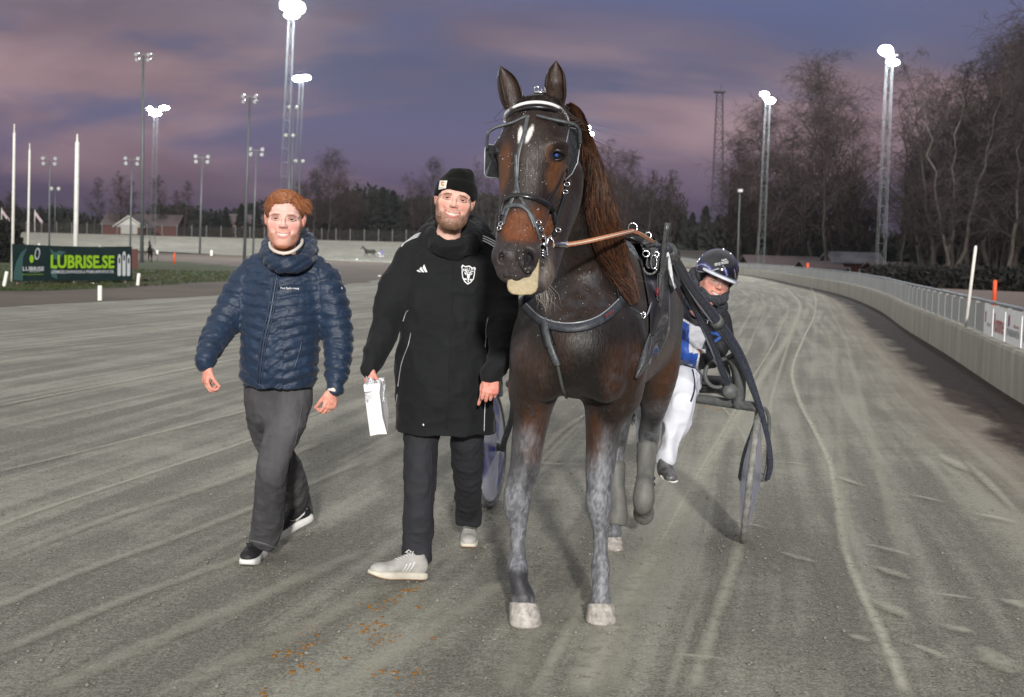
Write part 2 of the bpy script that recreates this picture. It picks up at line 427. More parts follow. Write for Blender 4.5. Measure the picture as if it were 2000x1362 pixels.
def vnormals(V, F):
    n = np.cross(V[F[:, 2]]-V[F[:, 0]], V[F[:, 3]]-V[F[:, 1]]); N_ = np.zeros_like(V)
    for k in range(4): np.add.at(N_, F[:, k], n)
    return N_/(np.linalg.norm(N_, axis=1)[:, None]+1e-12)
def join(parts):
    Vs, Fs, n = [], [], 0
    for V, F in parts: Vs.append(V); Fs.append(F+n); n += len(V)
    return np.vstack(Vs), np.vstack(Fs)
def limb_param(V, C):
    """for each vertex: arc length along the chain, nearest distance/radius, and sign on the side axis"""
    best = np.full(len(V), 9e9); s_ = np.zeros(len(V)); L0 = 0
    for j in range(len(C)-1):
        a, b = C[j, :3], C[j+1, :3]; ab = b-a; l = np.linalg.norm(ab); t = np.clip(((V-a) @ ab)/(l*l+1e-12), 0, 1)
        d = np.linalg.norm(V-a-t[:, None]*ab, axis=1)/(C[j, 3]+(C[j+1, 3]-C[j, 3])*t)
        m = d < best; best[m] = d[m]; s_[m] = L0+t[m]*l; L0 += l
    return s_, best
def bvh_of(V, F): return BVHTree.FromPolygons([tuple(v) for v in V], [tuple(int(i) for i in f) for f in F])
def hit(bvh, px, py, off=.002):
    d = _f*FPX + CR*(px-1000) - CU*(py-681); d = unit(d)
    loc, nrm, i, dist = bvh.ray_cast(Vector(CAM), Vector(d))
    if loc is None: return None, None
    n_ = np.array(nrm)
    if n_ @ d > 0: n_ = -n_
    return np.array(loc)+n_*off, n_
def surf_strap(mb, bvh, pix, width, thick, off=.001, n=8, m=0, closed=False, smooth=2):
    """strap laid on a body surface through surveyed pixels"""
    pp = cr(np.array([(p[0], p[1], (p[2] if len(p) > 2 else -1)) for p in pix], float), n); pts = []; nr = []
    for q in pp:
        h, n_ = hit(bvh, q[0], q[1], off)
        if h is None: h = None; n_ = None
        pts.append(h); nr.append(n_)
    good = [i for i, p in enumerate(pts) if p is not None]
    if len(good) < 2: return mb
    pts = [pts[i] for i in good]; nr = [nr[i] for i in good]
    for _ in range(smooth):
        pts = [pts[0]]+[(pts[i-1]+2*pts[i]+pts[i+1])/4 for i in range(1, len(pts)-1)]+[pts[-1]]
        nr = [nr[0]]+[unit(nr[i-1]+2*nr[i]+nr[i+1]) for i in range(1, len(nr)-1)]+[nr[-1]]
    return mb.strap(pts, nr, width, thick, m)
def text_mesh(txt, size=1.0, bold=0, shear=0, space=1.0, sx=1.0):
    cu = bpy.data.curves.new('text', 'FONT'); cu.body = txt; cu.size = size; cu.offset = bold; cu.shear = shear; cu.space_character = space
    cu.align_x = 'CENTER'; cu.align_y = 'CENTER'; cu.resolution_u = 3; cu.fill_mode = 'FRONT'
    o = bpy.data.objects.new('text', cu); COL.objects.link(o); dg = bpy.context.evaluated_depsgraph_get(); dg.update()
    me = o.evaluated_get(dg).to_mesh(); V = np.array([v.co[:] for v in me.vertices]).reshape(-1, 3); F = [tuple(p.vertices) for p in me.polygons]
    o.evaluated_get(dg).to_mesh_clear(); bpy.data.objects.remove(o); bpy.data.curves.remove(cu)
    if len(V): V[:, 0] *= sx
    return V, F
def fit_text(txt, w_, h_, **kw):
    V, F = text_mesh(txt, 1.0, **kw); lo, hi = V.min(0), V.max(0); c = (lo+hi)/2
    V = (V-c); V[:, 0] *= w_/(hi[0]-lo[0]); V[:, 1] *= h_/(hi[1]-lo[1]); return V, F

def row(px, py, Y, rp, rq=None):
    """chain node: pixel, depth, half-width in pixels, other half-width in pixels"""
    p = P(px, py, Y); k = Y/FPX; return [p[0], p[1], p[2], rp*k, (rq if rq is not None else rp)*k]
def pix(V):
    """survey pixel of world points, to place coat markings recorded on the photo"""
    d = V-CAM; z = d @ _f; return 1000+(d @ CR)/z*FPX, 681-(d @ CU)/z*FPX
def blob(x, y, cx, cy, rx, ry, ang=0, soft=.35):
    c, s_ = math.cos(ang), math.sin(ang); u = ((x-cx)*c+(y-cy)*s_)/rx; v = (-(x-cx)*s_+(y-cy)*c)/ry; return 1-sstep(np.sqrt(u*u+v*v), 1-soft, 1+soft)
def mixc(C, c, w_): return C*(1-w_[:, None])+np.array(c)*w_[:, None]
def strands(name, roots, func, parent, m, nseg=7, w0=.0022, seed=1, cols=None):
    r = np.random.RandomState(seed); V = []; F = []; C = []; n = 0
    for i, rt in enumerate(roots):
        pts = func(rt, r, i); K = len(pts); col = cols[i] if cols is not None else (1, 1, 1)
        for k, p in enumerate(pts):
            t = unit(pts[min(k+1, K-1)]-pts[max(k-1, 0)]); sd = unit(np.cross(t, unit(p-CAM)*1.0+r.randn(3)*.3)); ww = w0*(1-(k/(K-1))**2*.85); V += [p-sd*ww, p+sd*ww]; C += [col, col]
            if k: F.append((n+2*k-2, n+2*k-1, n+2*k+1, n+2*k))
        n += 2*K
    return link_mesh(name, V, F, m, parent, True, attrs={'col': np.array(C)})
M_chrome = mat('chrome', (.75, .76, .78), .18, 1.0, bump=(60, .1, .002))
M_hair = mat('horse_hair', attr='col', rough=.55, var=(50, .3), spec=.25)

M_white = mat('white_paint', (.72, .71, .66), .6, var=(6, .12))
# ================================================================ SETTING
WALL = cr(np.array([(-14, -28), (-7, -20), (-2.6, -12), (1.1, -5), (2.7, 0), (3.85, 5), (4.65, 9.5), (5.56, 14.9), (7.2, 22.8), (8.8, 30.8), (11.5, 43.7), (14.2, 60), (16.4, 80), (18.3, 98), (19.6, 120), (18, 150), (9, 190), (-14, 225), (-55, 248), (-105, 258), (-170, 262), (-260, 262)], float), 10)
INNER = cr(np.array([(-26, -8), (-15, 8), (-11.7, 20), (-10.9, 29), (-9.9, 33.4), (-8.3, 40), (-6.6, 52), (-6.1, 65), (-6.6, 90), (-9, 118), (-17, 148), (-38, 168), (-100, 176), (-200, 178), (-200, 60), (-120, 0), (-60, -20)], float), 8)
def near_poly(Q, C):
    """distance to a polyline and arc length there"""
    best = np.full(len(Q), 9e9); s_ = np.zeros(len(Q)); sd = np.zeros(len(Q)); L0 = 0
    for j in range(len(C)-1):
        a, b = C[j], C[j+1]; ab = b-a; l = np.linalg.norm(ab); t = np.clip(((Q-a) @ ab)/(l*l), 0, 1); q = Q-a-t[:, None]*ab; d = np.linalg.norm(q, axis=1)
        m = d < best; best[m] = d[m]; s_[m] = L0+t[m]*l; sd[m] = np.sign(ab[0]*q[m, 1]-ab[1]*q[m, 0]); L0 += l
    return best, s_, sd
def bank_z(x, y):
    """the far bend is banked up towards its outer edge"""
    Q = np.stack([np.atleast_1d(x), np.atleast_1d(y)], 1).astype(float); d, s_, sd = near_poly(Q, WALL)
    d = np.where(sd > 0, d, 0)
    return 2.4*sstep(-d, -42, 0)*sstep(Q[:, 1]-np.minimum(0, Q[:, 0])*.3, 130, 215)
def groundz(x, y): return float(bank_z(x, y)[0])

def sand_material(name, base_d, base_l, u_scale=5.0, contrast=1.0):
    m = bpy.data.materials.new(name); m.use_nodes = True; nt = m.node_tree; nt.nodes.clear(); N = nt.nodes.new; L = nt.links.new
    out = N('ShaderNodeOutputMaterial'); b = N('ShaderNodeBsdfPrincipled'); L(b.outputs[0], out.inputs[0]); b.inputs['Roughness'].default_value = .88; b.inputs['Specular IOR Level'].default_value = .3
    uv = N('ShaderNodeUVMap'); uv.uv_map = 'UVMap'; tc = N('ShaderNodeTexCoord'); sep = N('ShaderNodeSeparateXYZ'); L(uv.outputs[0], sep.inputs[0])
    def noise(vec, scale, detail, rough=.6, sc3=None, dist=0):
        no = N('ShaderNodeTexNoise'); no.inputs['Detail'].default_value = detail; no.inputs['Roughness'].default_value = rough; no.inputs['Scale'].default_value = scale; no.inputs['Distortion'].default_value = dist
        if sc3: mp = N('ShaderNodeMapping'); mp.inputs['Scale'].default_value = sc3; L(vec, mp.inputs[0]); vec = mp.outputs[0]
        L(vec, no.inputs[0]); return no.outputs[0]
    def mr(v, a, c, lo=0, hi=1, smooth=True):
        n = N('ShaderNodeMapRange'); L(v, n.inputs[0]); n.inputs[1].default_value = a; n.inputs[2].default_value = c; n.inputs[3].default_value = lo; n.inputs[4].default_value = hi
        if smooth: n.interpolation_type = 'SMOOTHSTEP'
        return n.outputs[0]
    def mth(op, a, c):
        n = N('ShaderNodeMath'); n.operation = op
        for i, v in enumerate((a, c)):
            if isinstance(v, (int, float)): n.inputs[i].default_value = v
            else: L(v, n.inputs[i])
        return n.outputs[0]
    st1 = noise(uv.outputs[0], 1, 4, .55, (u_scale, .16, 1), .3)       # harrow streaks along the track
    st2 = noise(uv.outputs[0], 1, 3, .5, (1.1, .10, 1))
    blot = noise(tc.outputs['Object'], .9, 5, .62)
    med = noise(tc.outputs['Object'], 7, 6, .7); grain = noise(tc.outputs['Object'], 85, 3, .75); fine = noise(tc.outputs['Object'], 30, 5, .8)
    s = mth('ADD', mth('MULTIPLY', st1, .55), mth('MULTIPLY', st2, .3)); s = mth('ADD', s, mth('MULTIPLY', blot, .28)); s = mth('ADD', s, mth('MULTIPLY', med, .22))
    k = mr(s, .58, .80)
    g = mth('ADD', mth('MULTIPLY', k, .60*contrast), mth('MULTIPLY', mr(fine, .42, .58), .30)); g = mth('ADD', g, mth('MULTIPLY', mr(grain, .42, .58), .50)); g = mth('SUBTRACT', g, .20)
    mx = N('ShaderNodeMix'); mx.data_type = 'RGBA'; L(g, mx.inputs[0]); mx.inputs[6].default_value = (*base_d, 1); mx.inputs[7].default_value = (*base_l, 1)
    # damp brown dirt gathered along the foot of the outer wall
    uw = mth('ADD', sep.outputs[0], mth('MULTIPLY', mth('SUBTRACT', noise(uv.outputs[0], 1, 5, .6, (1.2, .55, 1)), .5), .9))
    d1 = mr(uw, .62, .88, 1, 0); d2 = mr(uw, .6, 1.9, 1, 0)
    ds = N('ShaderNodeMix'); ds.data_type = 'RGBA'; L(mr(med, .35, .65), ds.inputs[0]); ds.inputs[6].default_value = (.012, .006, .003, 1); ds.inputs[7].default_value = (.055, .030, .017, 1)
    m1 = N('ShaderNodeMix'); m1.data_type = 'RGBA'; L(mth('MULTIPLY', d2, .55), m1.inputs[0]); L(mx.outputs[2], m1.inputs[6]); m1.inputs[7].default_value = (.27, .215, .17, 1)
    m2 = N('ShaderNodeMix'); m2.data_type = 'RGBA'; L(d1, m2.inputs[0]); L(m1.outputs[2], m2.inputs[6]); L(ds.outputs[2], m2.inputs[7])
    L(m2.outputs[2], b.inputs['Base Color'])
    L(mr(d1, 0, 1, .9, .8), b.inputs['Roughness'])
    h = mth('ADD', mth('MULTIPLY', grain, .35), mth('MULTIPLY', fine, .6)); h = mth('ADD', h, mth('MULTIPLY', med, 1.2)); h = mth('ADD', h, mth('MULTIPLY', st1, 1.0))
    bp = N('ShaderNodeBump'); bp.inputs['Strength'].default_value = .55; bp.inputs['Distance'].default_value = .010; L(h, bp.inputs['Height']); L(bp.outputs[0], b.inputs['Normal'])
    return m
M_track = sand_material('track_sand', (.132, .127, .105), (.40, .392, .328))
# ---- track surface, one strip following the outer wall
def build_track():
    C = WALL; tg = np.gradient(C, axis=0); tg /= np.linalg.norm(tg, axis=1)[:, None]; nr = np.stack([-tg[:, 1], tg[:, 0]], 1)
    us = np.concatenate([[-.3], np.linspace(0, 50, 40)]); s_ = np.concatenate([[0], np.cumsum(np.linalg.norm(np.diff(C, axis=0), axis=1))])
    V = []; UV = []
    for i in range(len(C)):
        p = C[i][None]+nr[i][None]*us[:, None]; z = bank_z(p[:, 0], p[:, 1])
        V.append(np.column_stack([p, z])); UV.append(np.column_stack([us, np.full(len(us), s_[i])]))
    V = np.vstack(V); UV = np.vstack(UV); m = len(us); n = len(C)
    F = np.array([(i*m+j, i*m+j+1, (i+1)*m+j+1, (i+1)*m+j) for i in range(n-1) for j in range(m-1)])[:, ::-1].copy()
    tag(link_mesh('track', V, F, M_track, None, True, uv=UV), kind='structure')
build_track()
# ---- ground beyond everything
M_earth = mat('earth', (.075, .052, .040), .95, var=(.35, .35), bump=(3, .5, .05), col2=(.050, .046, .028))
def build_ground():
    xs = np.concatenate([-np.geomspace(3000, 60, 14), np.linspace(-50, 60, 23), np.geomspace(70, 3000, 14)]); ys = np.concatenate([[-300, -100, -40], np.linspace(-20, 300, 65), np.geomspace(320, 6000, 16)])
    X, Y = np.meshgrid(xs, ys, indexing='ij'); x, y = X.ravel(), Y.ravel(); d, s_, sd = near_poly(np.column_stack([x, y]), WALL)
    z = np.where(sd > 0, -.6, bank_z(x, y)-.10); z = np.where((sd > 0), np.minimum(bank_z(x, y)-.5, -.3), z)
    V = np.column_stack([x, y, z]); m = len(ys); F = np.array([(i*m+j, (i+1)*m+j, (i+1)*m+j+1, i*m+j+1) for i in range(len(xs)-1) for j in range(m-1)])
    tag(link_mesh('ground', V, F, M_earth), kind='structure')
build_ground()
# ---- infield: brown verge sheet and grass on top
def sheet(name, poly, z, material, step=2.0, kind='structure', raggedness=.25):
    import bmesh
    bm = bmesh.new(); P2 = []
    for i in range(len(poly)):
        a, b = poly[i], poly[(i+1) % len(poly)]; n = max(1, int(np.linalg.norm(b-a)/.8)) if min(a[1], b[1]) < 200 and min(a[0], b[0]) > -60 else 1
        for k in range(n): P2.append(a+(b-a)*k/n)
    P2 = np.array(P2); nz = (vnoise(np.column_stack([P2, P2[:, 0]*0]), .45, 3)-.5)*2*raggedness; P2[:, 0] += nz*1.5; P2[:, 1] += nz*3
    vs = [bm.verts.new((p[0], p[1], z)) for p in P2]; es = [bm.edges.new((vs[i], vs[(i+1) % len(vs)])) for i in range(len(vs))]
    bmesh.ops.triangle_fill(bm, use_beauty=True, edges=es)
    me = bpy.data.meshes.new(name); bm.to_mesh(me); bm.free(); me.materials.append(material); o = bpy.data.objects.new(name, me); COL.objects.link(o)
    return tag(o, kind=kind)
M_verge = mat('verge_soil', (.070, .052, .040), .95, var=(.35, .3), bump=(8, .5, .03), col2=(.125, .098, .072))
M_grass = mat('grass_turf', (.026, .062, .008), .95, var=(.25, .3), bump=(25, .9, .05), col2=(.062, .050, .022))
sheet('verge', INNER, .008, M_verge)
gp = np.array([(-13.2, 38.2), (-12, 44), (-11.2, 54), (-12.3, 70), (-16, 84), (-24, 100), (-40, 120), (-90, 135), (-190, 140), (-190, 60), (-80, 30), (-30, 31), (-18, 35.5)], float)
o = sheet('grass', gp, .014, M_grass, raggedness=.5); o['kind'] = 'stuff'
gp2 = np.array([(13.5, 44), (17, 66), (19.4, 88), (45, 90), (60, 60), (40, 40)], float)
sheet('yard', gp2, .0, mat('yard_gravel', (.125, .085, .070), .95, var=(1.5, .25), bump=(20, .5, .02)), raggedness=.1)
# ---- blades that roughen the turf
def grass_tufts():
    n = 9000; r = np.random.RandomState(3); V = []; F = []
    lo, hi = A(-42, 37), A(-11, 70); c = 0
    poly = gp
    def inside(x, y):
        k = False; j = len(poly)-1
        for i in range(len(poly)):
            if (poly[i][1] > y) != (poly[j][1] > y) and x < (poly[j][0]-poly[i][0])*(y-poly[i][1])/(poly[j][1]-poly[i][1])+poly[i][0]: k = not k
            j = i
        return k
    for _ in range(n):
        y = lo[1]+(hi[1]-lo[1])*r.rand()**1.6; x = lo[0]+(hi[0]-lo[0])*r.rand()
        if not inside(x, y): continue
        for q in range(3):
            a = r.rand()*6.28; h = .05+.07*r.rand(); dx, dy = math.cos(a)*.03, math.sin(a)*.03; ox, oy = r.randn(2)*.05
            V += [(x+ox-dx, y+oy-dy, .02), (x+ox+dx, y+oy+dy, .02), (x+ox+r.randn()*.03, y+oy+r.randn()*.03, h)]; F.append((c, c+1, c+2)); c += 3
    tag(link_mesh('grass_tufts', V, F, M_grass, None, False), kind='stuff')
grass_tufts()

# ---- wheel marks pressed in the sand (pale compressed sand, surveyed on the ground)
def rut_material():
    m = bpy.data.materials.new('packed_sand'); m.use_nodes = True; nt = m.node_tree; nt.nodes.clear(); N = nt.nodes.new; L = nt.links.new
    out = N('ShaderNodeOutputMaterial'); b = N('ShaderNodeBsdfPrincipled'); b.inputs['Roughness'].default_value = .85; tr = N('ShaderNodeBsdfTransparent'); mx = N('ShaderNodeMixShader')
    at = N('ShaderNodeAttribute'); at.attribute_name = 'soft'; tc = N('ShaderNodeTexCoord')
    no = N('ShaderNodeTexNoise'); no.inputs['Scale'].default_value = 14; no.inputs['Detail'].default_value = 7; no.inputs['Roughness'].default_value = .75; L(tc.outputs['Object'], no.inputs[0])
    gr = N('ShaderNodeTexNoise'); gr.inputs['Scale'].default_value = 110; gr.inputs['Detail'].default_value = 3; L(tc.outputs['Object'], gr.inputs[0])
    mr = N('ShaderNodeMapRange'); L(no.outputs[0], mr.inputs[0]); mr.inputs[1].default_value = .25; mr.inputs[2].default_value = .52
    mu = N('ShaderNodeMath'); mu.operation = 'MULTIPLY'; L(at.outputs['Fac'], mu.inputs[0]); L(mr.outputs[0], mu.inputs[1])
    cm = N('ShaderNodeMix'); cm.data_type = 'RGBA'; L(gr.outputs[0], cm.inputs[0]); cm.inputs[6].default_value = (.42, .405, .325, 1); cm.inputs[7].default_value = (.66, .64, .53, 1); L(cm.outputs[2], b.inputs['Base Color'])
    bp = N('ShaderNodeBump'); bp.inputs['Distance'].default_value = .003; bp.inputs['Strength'].default_value = .3; L(gr.outputs[0], bp.inputs['Height']); L(bp.outputs[0], b.inputs['Normal'])
    L(mu.outputs[0], mx.inputs[0]); L(tr.outputs[0], mx.inputs[1]); L(b.outputs[0], mx.inputs[2]); L(mx.outputs[0], out.inputs[0]); return m
M_rut = rut_material()
RUTS = [([(1575, 548), (1590, 575), (1592, 610), (1570, 660), (1548, 720), (1560, 780), (1590, 840), (1618, 900), (1636, 980), (1650, 1070), (1680, 1150), (1722, 1240), (1775, 1370)], .065, .95),
        ([(1530, 560), (1560, 590), (1550, 640), (1505, 710), (1448, 800), (1390, 890), (1330, 990), (1260, 1110), (1190, 1240), (1130, 1370)], .17, .75),
        ([(1480, 556), (1533, 590), (1520, 650), (1470, 740), (1420, 830), (1350, 950), (1275, 1090)], .05, .8),
        ([(1555, 610), (1540, 670), (1512, 760), (1495, 850), (1462, 960), (1440, 1080), (1400, 1200), (1345, 1370)], .07, .7),
        ([(1600, 570), (1640, 640), (1665, 720), (1690, 820), (1718, 920), (1745, 1030), (1765, 1100)], .10, .42),
        ([(1570, 590), (1615, 650), (1632, 740), (1640, 860), (1645, 980), (1655, 1100)], .11, .38),
        ([(1380, 756), (1415, 800), (1450, 850), (1468, 905), (1490, 960)], .05, .6),
        ([(1360, 800), (1320, 880), (1240, 1000), (1150, 1160), (1040, 1370)], .07, .6),
        ([(1310, 1080), (1240, 1200), (1190, 1370)], .09, .5), ([(1120, 1150), (1040, 1250), (985, 1370)], .14, .4),
        ([(1160, 800), (1090, 850), (1020, 930)], .07, .5), ([(1130, 830), (1060, 900), (1000, 960)], .05, .5),
        ([(-30, 1040), (120, 985), (330, 915), (480, 865), (640, 800)], .06, .5), ([(-30, 1110), (200, 1020), (460, 935), (640, 860)], .10, .42),
        ([(-30, 930), (180, 880), (420, 820), (640, 765)], .07, .40), ([(-30, 1200), (160, 1120), (380, 1040), (600, 950), (720, 900)], .08, .45),
        ([(-30, 800), (200, 755), (480, 700)], .12, .5), ([(-30, 1290), (260, 1170), (480, 1090), (640, 1020)], .09, .42), ([(60, 1370), (300, 1260), (520, 1165), (720, 1075)], .12, .40),
        ([(300, 1370), (520, 1270), (700, 1180), (900, 1070)], .14, .36), ([(620, 1370), (760, 1290), (900, 1200), (980, 1140)], .12, .4), ([(-30, 690), (200, 670), (440, 645)], .12, .3),
        ([(1400, 560), (1470, 585), (1450, 640), (1420, 690)], .10, .5), ([(1420, 548), (1500, 562), (1538, 585)], .14, .4), ([(1440, 556), (1490, 590), (1470, 660), (1440, 720)], .07, .45),
        ([(1380, 1130), (1340, 1250), (1300, 1370)], .05, .35), ([(1240, 1000), (1160, 1120), (1090, 1230)], .05, .35)]
SCUFF = [((1010, 905), (1145, 913), .05), ((1500, 906), (1590, 915), .035), ((1630, 935), (1690, 955), .06), ((1770, 970), (1850, 988), .05), ((1420, 1018), (1500, 1038), .05), ((1520, 1084), (1600, 1108), .06), ((1685, 1068), (1785, 1094), .06), ((1705, 1112), (1778, 1140), .10),
         ((1805, 1168), (1910, 1180), .06), ((1700, 1178), (1780, 1222), .10), ((1840, 1230), (1905, 1246), .09), ((1910, 1270), (1980, 1330), .14), ((1830, 890), (1900, 930), .12), ((1880, 900), (1990, 1010), .08), ((1655, 1250), (1700, 1265), .07), ((1900, 1010), (1990, 1030), .1), ((1950, 1180), (2010, 1200), .1), ((1300, 1290), (1420, 1300), .04), ((1780, 1270), (1850, 1300), .06)]
def ruts():
    V = []; F = []; S = []; n = 0
    def ribbon(pts, wd, st, taper=False, sub=6):
        nonlocal n
        Q = cr(np.array([G(*p)[:2] for p in pts]), sub); K = len(Q); prof = [(-1, 0), (-.6, .65), (-.15, 1), (.15, 1), (.6, .65), (1, 0)]
        for i in range(K):
            t = unit(np.append(Q[min(i+1, K-1)]-Q[max(i-1, 0)], 0)); b = A(-t[1], t[0]); wv = wd*(.8+.4*rnd.random())*.5
            e = math.sin(math.pi*i/(K-1))**.6 if taper else min(1, i/3+.02, (K-1-i)/3+.02)
            for (a, s_) in prof: V.append((Q[i][0]+b[0]*a*wv*(e if taper else 1), Q[i][1]+b[1]*a*wv*(e if taper else 1), .004+.0000*n)); S.append(s_*st*e)
            if i:
                for k in range(5): F.append((n+(i-1)*6+k, n+(i-1)*6+k+1, n+i*6+k+1, n+i*6+k))
        n += K*6
    zz = 0
    for pts, wd, st in RUTS: ribbon(pts, wd*1.05, min(1, st*.92), sub=14)
    for a, b, wd in SCUFF: ribbon([a, ((a[0]+b[0])/2, (a[1]+b[1])/2+rnd.uniform(-3, 2)), b], wd*1.1, .55, True, 8)
    Va = np.array(V); return Va, F, S
_V, _F, _S = ruts()
# every ribbon gets its own millimetre so that crossing marks never share a plane
_i = 0; _lv = np.zeros(len(_V)); _seg = np.array([f[0] for f in _F]); 
_comp = np.zeros(len(_V), int); _c = 0; _last = -1
for f in _F:
    if f[0] % 6 == 0 and f[0] > _last+6: _c += 1
    _last = max(_last, f[0]) if f[0] % 6 == 0 else _last
    for v in f: _comp[v] = _c
_V[:, 2] = .004+_comp*.0005
tag(link_mesh('track_marks', _V, _F, M_rut, None, True, attrs={'soft': np.array(_S)}), kind='structure')
# ---- loose lumps of sand thrown up by hooves and wheels
def lumps():
    r = np.random.RandomState(21); V = []; F = []; n = 0; O = np.array([(1, 0, 0), (-1, 0, 0), (0, 1, 0), (0, -1, 0), (0, 0, 1), (0, 0, -1)], float); T_ = [(0, 2, 4), (2, 1, 4), (1, 3, 4), (3, 0, 4), (2, 0, 5), (1, 2, 5), (3, 1, 5), (0, 3, 5)]
    spots = [(1027, 1232), (1174, 1226), (1197, 1082), (1455, 1068), (505, 1112), (590, 1040), (790, 1146), (917, 1084), (945, 1000)]
    for i in range(5200):
        if r.rand() < .30: a = spots[r.randint(len(spots))]; c = G(a[0], a[1])[:2]+r.randn(2)*A(.16, .16)
        else: y = 3.9+8*r.rand()**1.7; c = A((r.rand()-.5)*.80*y, y)
        s_ = .0022+.0075*r.rand()**4; q = O*(s_*(.7+.6*r.rand(6, 1)))*A(1, 1, .7); q = q @ rotz(r.rand()*3).T; V.append(q+A(c[0], c[1], s_*.25+.004)); F += [tuple(n+k for k in t) for t in T_]; n += 6
    tag(link_mesh('sand_lumps', np.vstack(V), F, mat('loose_sand', (.10, .095, .076), .95, var=(9, .6), col2=(.30, .29, .24)), None, False), kind='stuff')
lumps()
# ---- spilled orange crumbs
def crumbs():
    r = np.random.RandomState(5); cl = [(800, 1153, 14), (740, 1190, 12), (768, 1172, 14), (735, 1220, 22), (740, 1245, 16), (715, 1235, 8), (770, 1238, 8), (820, 1186, 6), (735, 1255, 8), (575, 1276, 22), (592, 1262, 12), (605, 1230, 8), (600, 1305, 14), (563, 1313, 6), (735, 1310, 10), (765, 1316, 8), (810, 1314, 8), (838, 1246, 6), (512, 1355, 8), (626, 1251, 4), (1405, 800, 14), (1385, 795, 14), (1432, 812, 12), (1360, 790, 8), (700, 1180, 3), (675, 1285, 3)]
    mb = MB()
    for (x, y, n) in cl:
        c = G(x, y)
        for _ in range(int(n*1.1)):
            p = c+A(r.randn()*.016*math.sqrt(n)/2.4, r.randn()*.02*math.sqrt(n)/2.2, 0); s_ = .002+.005*r.rand()**2
            mb.ball((p[0], p[1], s_*.3), (s_*(1+r.rand()), s_*(1+r.rand()), s_*.6), 6, rot=rotz(r.rand()*3))
    for _ in range(60):
        p = G(520+r.rand()*320, 1160+r.rand()*200); s_ = .002+.002*r.rand(); mb.ball((p[0], p[1], .001), s_, 5)
    tag(mb.build('spilled_crumbs', mat('orange_crumbs', (.26, .115, .014), .8, var=(60, .4))), kind='stuff')
crumbs()

# ---- outer wall, railing, panels
def wall_frame(s_target):
    return s_target
_C = WALL; _TG = np.gradient(_C, axis=0); _TG /= np.linalg.norm(_TG, axis=1)[:, None]; _NR = np.stack([-_TG[:, 1], _TG[:, 0]], 1)
_SL = np.concatenate([[0], np.cumsum(np.linalg.norm(np.diff(_C, axis=0), axis=1))])
def at_s(s_, off=0.0):
    """point on the wall line at arc length s, off metres towards the track"""
    p = A(np.interp(s_, _SL, _C[:, 0]), np.interp(s_, _SL, _C[:, 1])); t = unit(A(np.interp(s_, _SL, _TG[:, 0]), np.interp(s_, _SL, _TG[:, 1]))); n = A(-t[1], t[0])
    return p+n*off, t, n
def s_of_y(y):
    i = np.argmax(_C[:, 1] > y); return float(np.interp(y, [_C[i-1, 1], _C[i, 1]], [_SL[i-1], _SL[i]]))
S0, S1 = s_of_y(3.0), s_of_y(224)
M_conc = mat('weathered_concrete', (.35, .335, .28), .92, var=((3, 3, .6), .28), bump=[(30, .5, .006), (4, .4, .02)])
def build_wall():
    mb = MB(); ss = np.concatenate([np.arange(S0, S0+70, .8), np.arange(S0+70, S1, 3)]); prof = [(0, -.25), (0, .50), (-.015, .535), (-.165, .535), (-.18, .50), (-.18, -.25)]; n = 0; V = []; F = []
    for i, s_ in enumerate(ss):
        for (o_, z) in prof: p, t, nn = at_s(s_, o_); V.append((p[0], p[1], z+groundz(*at_s(s_, 0)[0])))
        if i:
            for k in range(5): a = (i-1)*6+k; F.append((a, a+1, a+7, a+6))
    o = link_mesh('concrete_wall', V, F, M_conc, None, False)
    tag(o, 'long low curved concrete wall carrying the railing on the right of the track', 'wall')
build_wall()
M_galv = mat('galvanised_steel', (.17, .19, .20), .55, .15, var=(2.5, .25)); M_panel = mat('grey_mesh_panel', (.30, .31, .30), .7, .0, var=((.6, .6, .1), .15))
def build_railing():
    e = empty('railing', (*at_s(S0)[0], .53), 'grey steel railing with slim posts and a round top rail on the concrete wall', 'railing')
    ss = np.concatenate([np.arange(S0, S0+90, .9), np.arange(S0+90, S1, 3)])
    mb = MB(); mb.tube([(*at_s(s_, -.09)[0], 1.0+groundz(*at_s(s_)[0])) for s_ in ss], .024, 8); mb.build('top_rail', M_galv, e, True)
    k = 0
    for s_ in np.arange(S0+.3, S0+105, 1.05):
        p, t, n = at_s(s_, -.118); mb = MB(); rt = np.column_stack([np.append(t, 0), np.append(n, 0), A(0, 0, 1)]); z = groundz(*p)
        mb.box((p[0], p[1], .77+z), (.045, .045, .46), rt); k += 1
        if k <= 96: mb.build('post', M_galv, e)
    mb = MB()
    for s_ in np.arange(S0+.3+96*1.05, S1, 3): p, t, n = at_s(s_, -.09); mb.box((p[0], p[1], .77+groundz(*p)), (.06, .06, .46))
    tag(mb.build('far_posts', M_galv, e), kind='stuff')
    # infill panels between posts: dull steel mesh, except for the advertising boards near the camera
    mb = MB(); sa = s_of_y(18.6)
    st = sa
    while st < S1-3:
        w_ = 1.05 if st < S0+110 else 3; a, t, n = at_s(st+.03, -.085); b, t2, n2 = at_s(st+w_-.03, -.085); za, zb = groundz(*a), groundz(*b)
        V = [(a[0], a[1], .57+za), (b[0], b[1], .57+zb), (b[0], b[1], .95+zb), (a[0], a[1], .95+za)]; nn = np.append(n, 0)*.012
        mb.add(V+[tuple(np.array(v)+nn) for v in V], [(0, 1, 2, 3), (7, 6, 5, 4), (0, 4, 5, 1), (3, 2, 6, 7), (1, 5, 6, 2), (0, 3, 7, 4)]); st += w_
    mb.build('infill_panel', M_panel, e)
build_railing()
M_board = mat('white_board', (.82, .84, .83), .5, var=(5, .08)); M_red = mat('red_print', (.42, .05, .05), .6); M_darkp = mat('dark_print', (.10, .11, .15), .6); M_blue = mat('blue_print', (.05, .12, .30), .6)
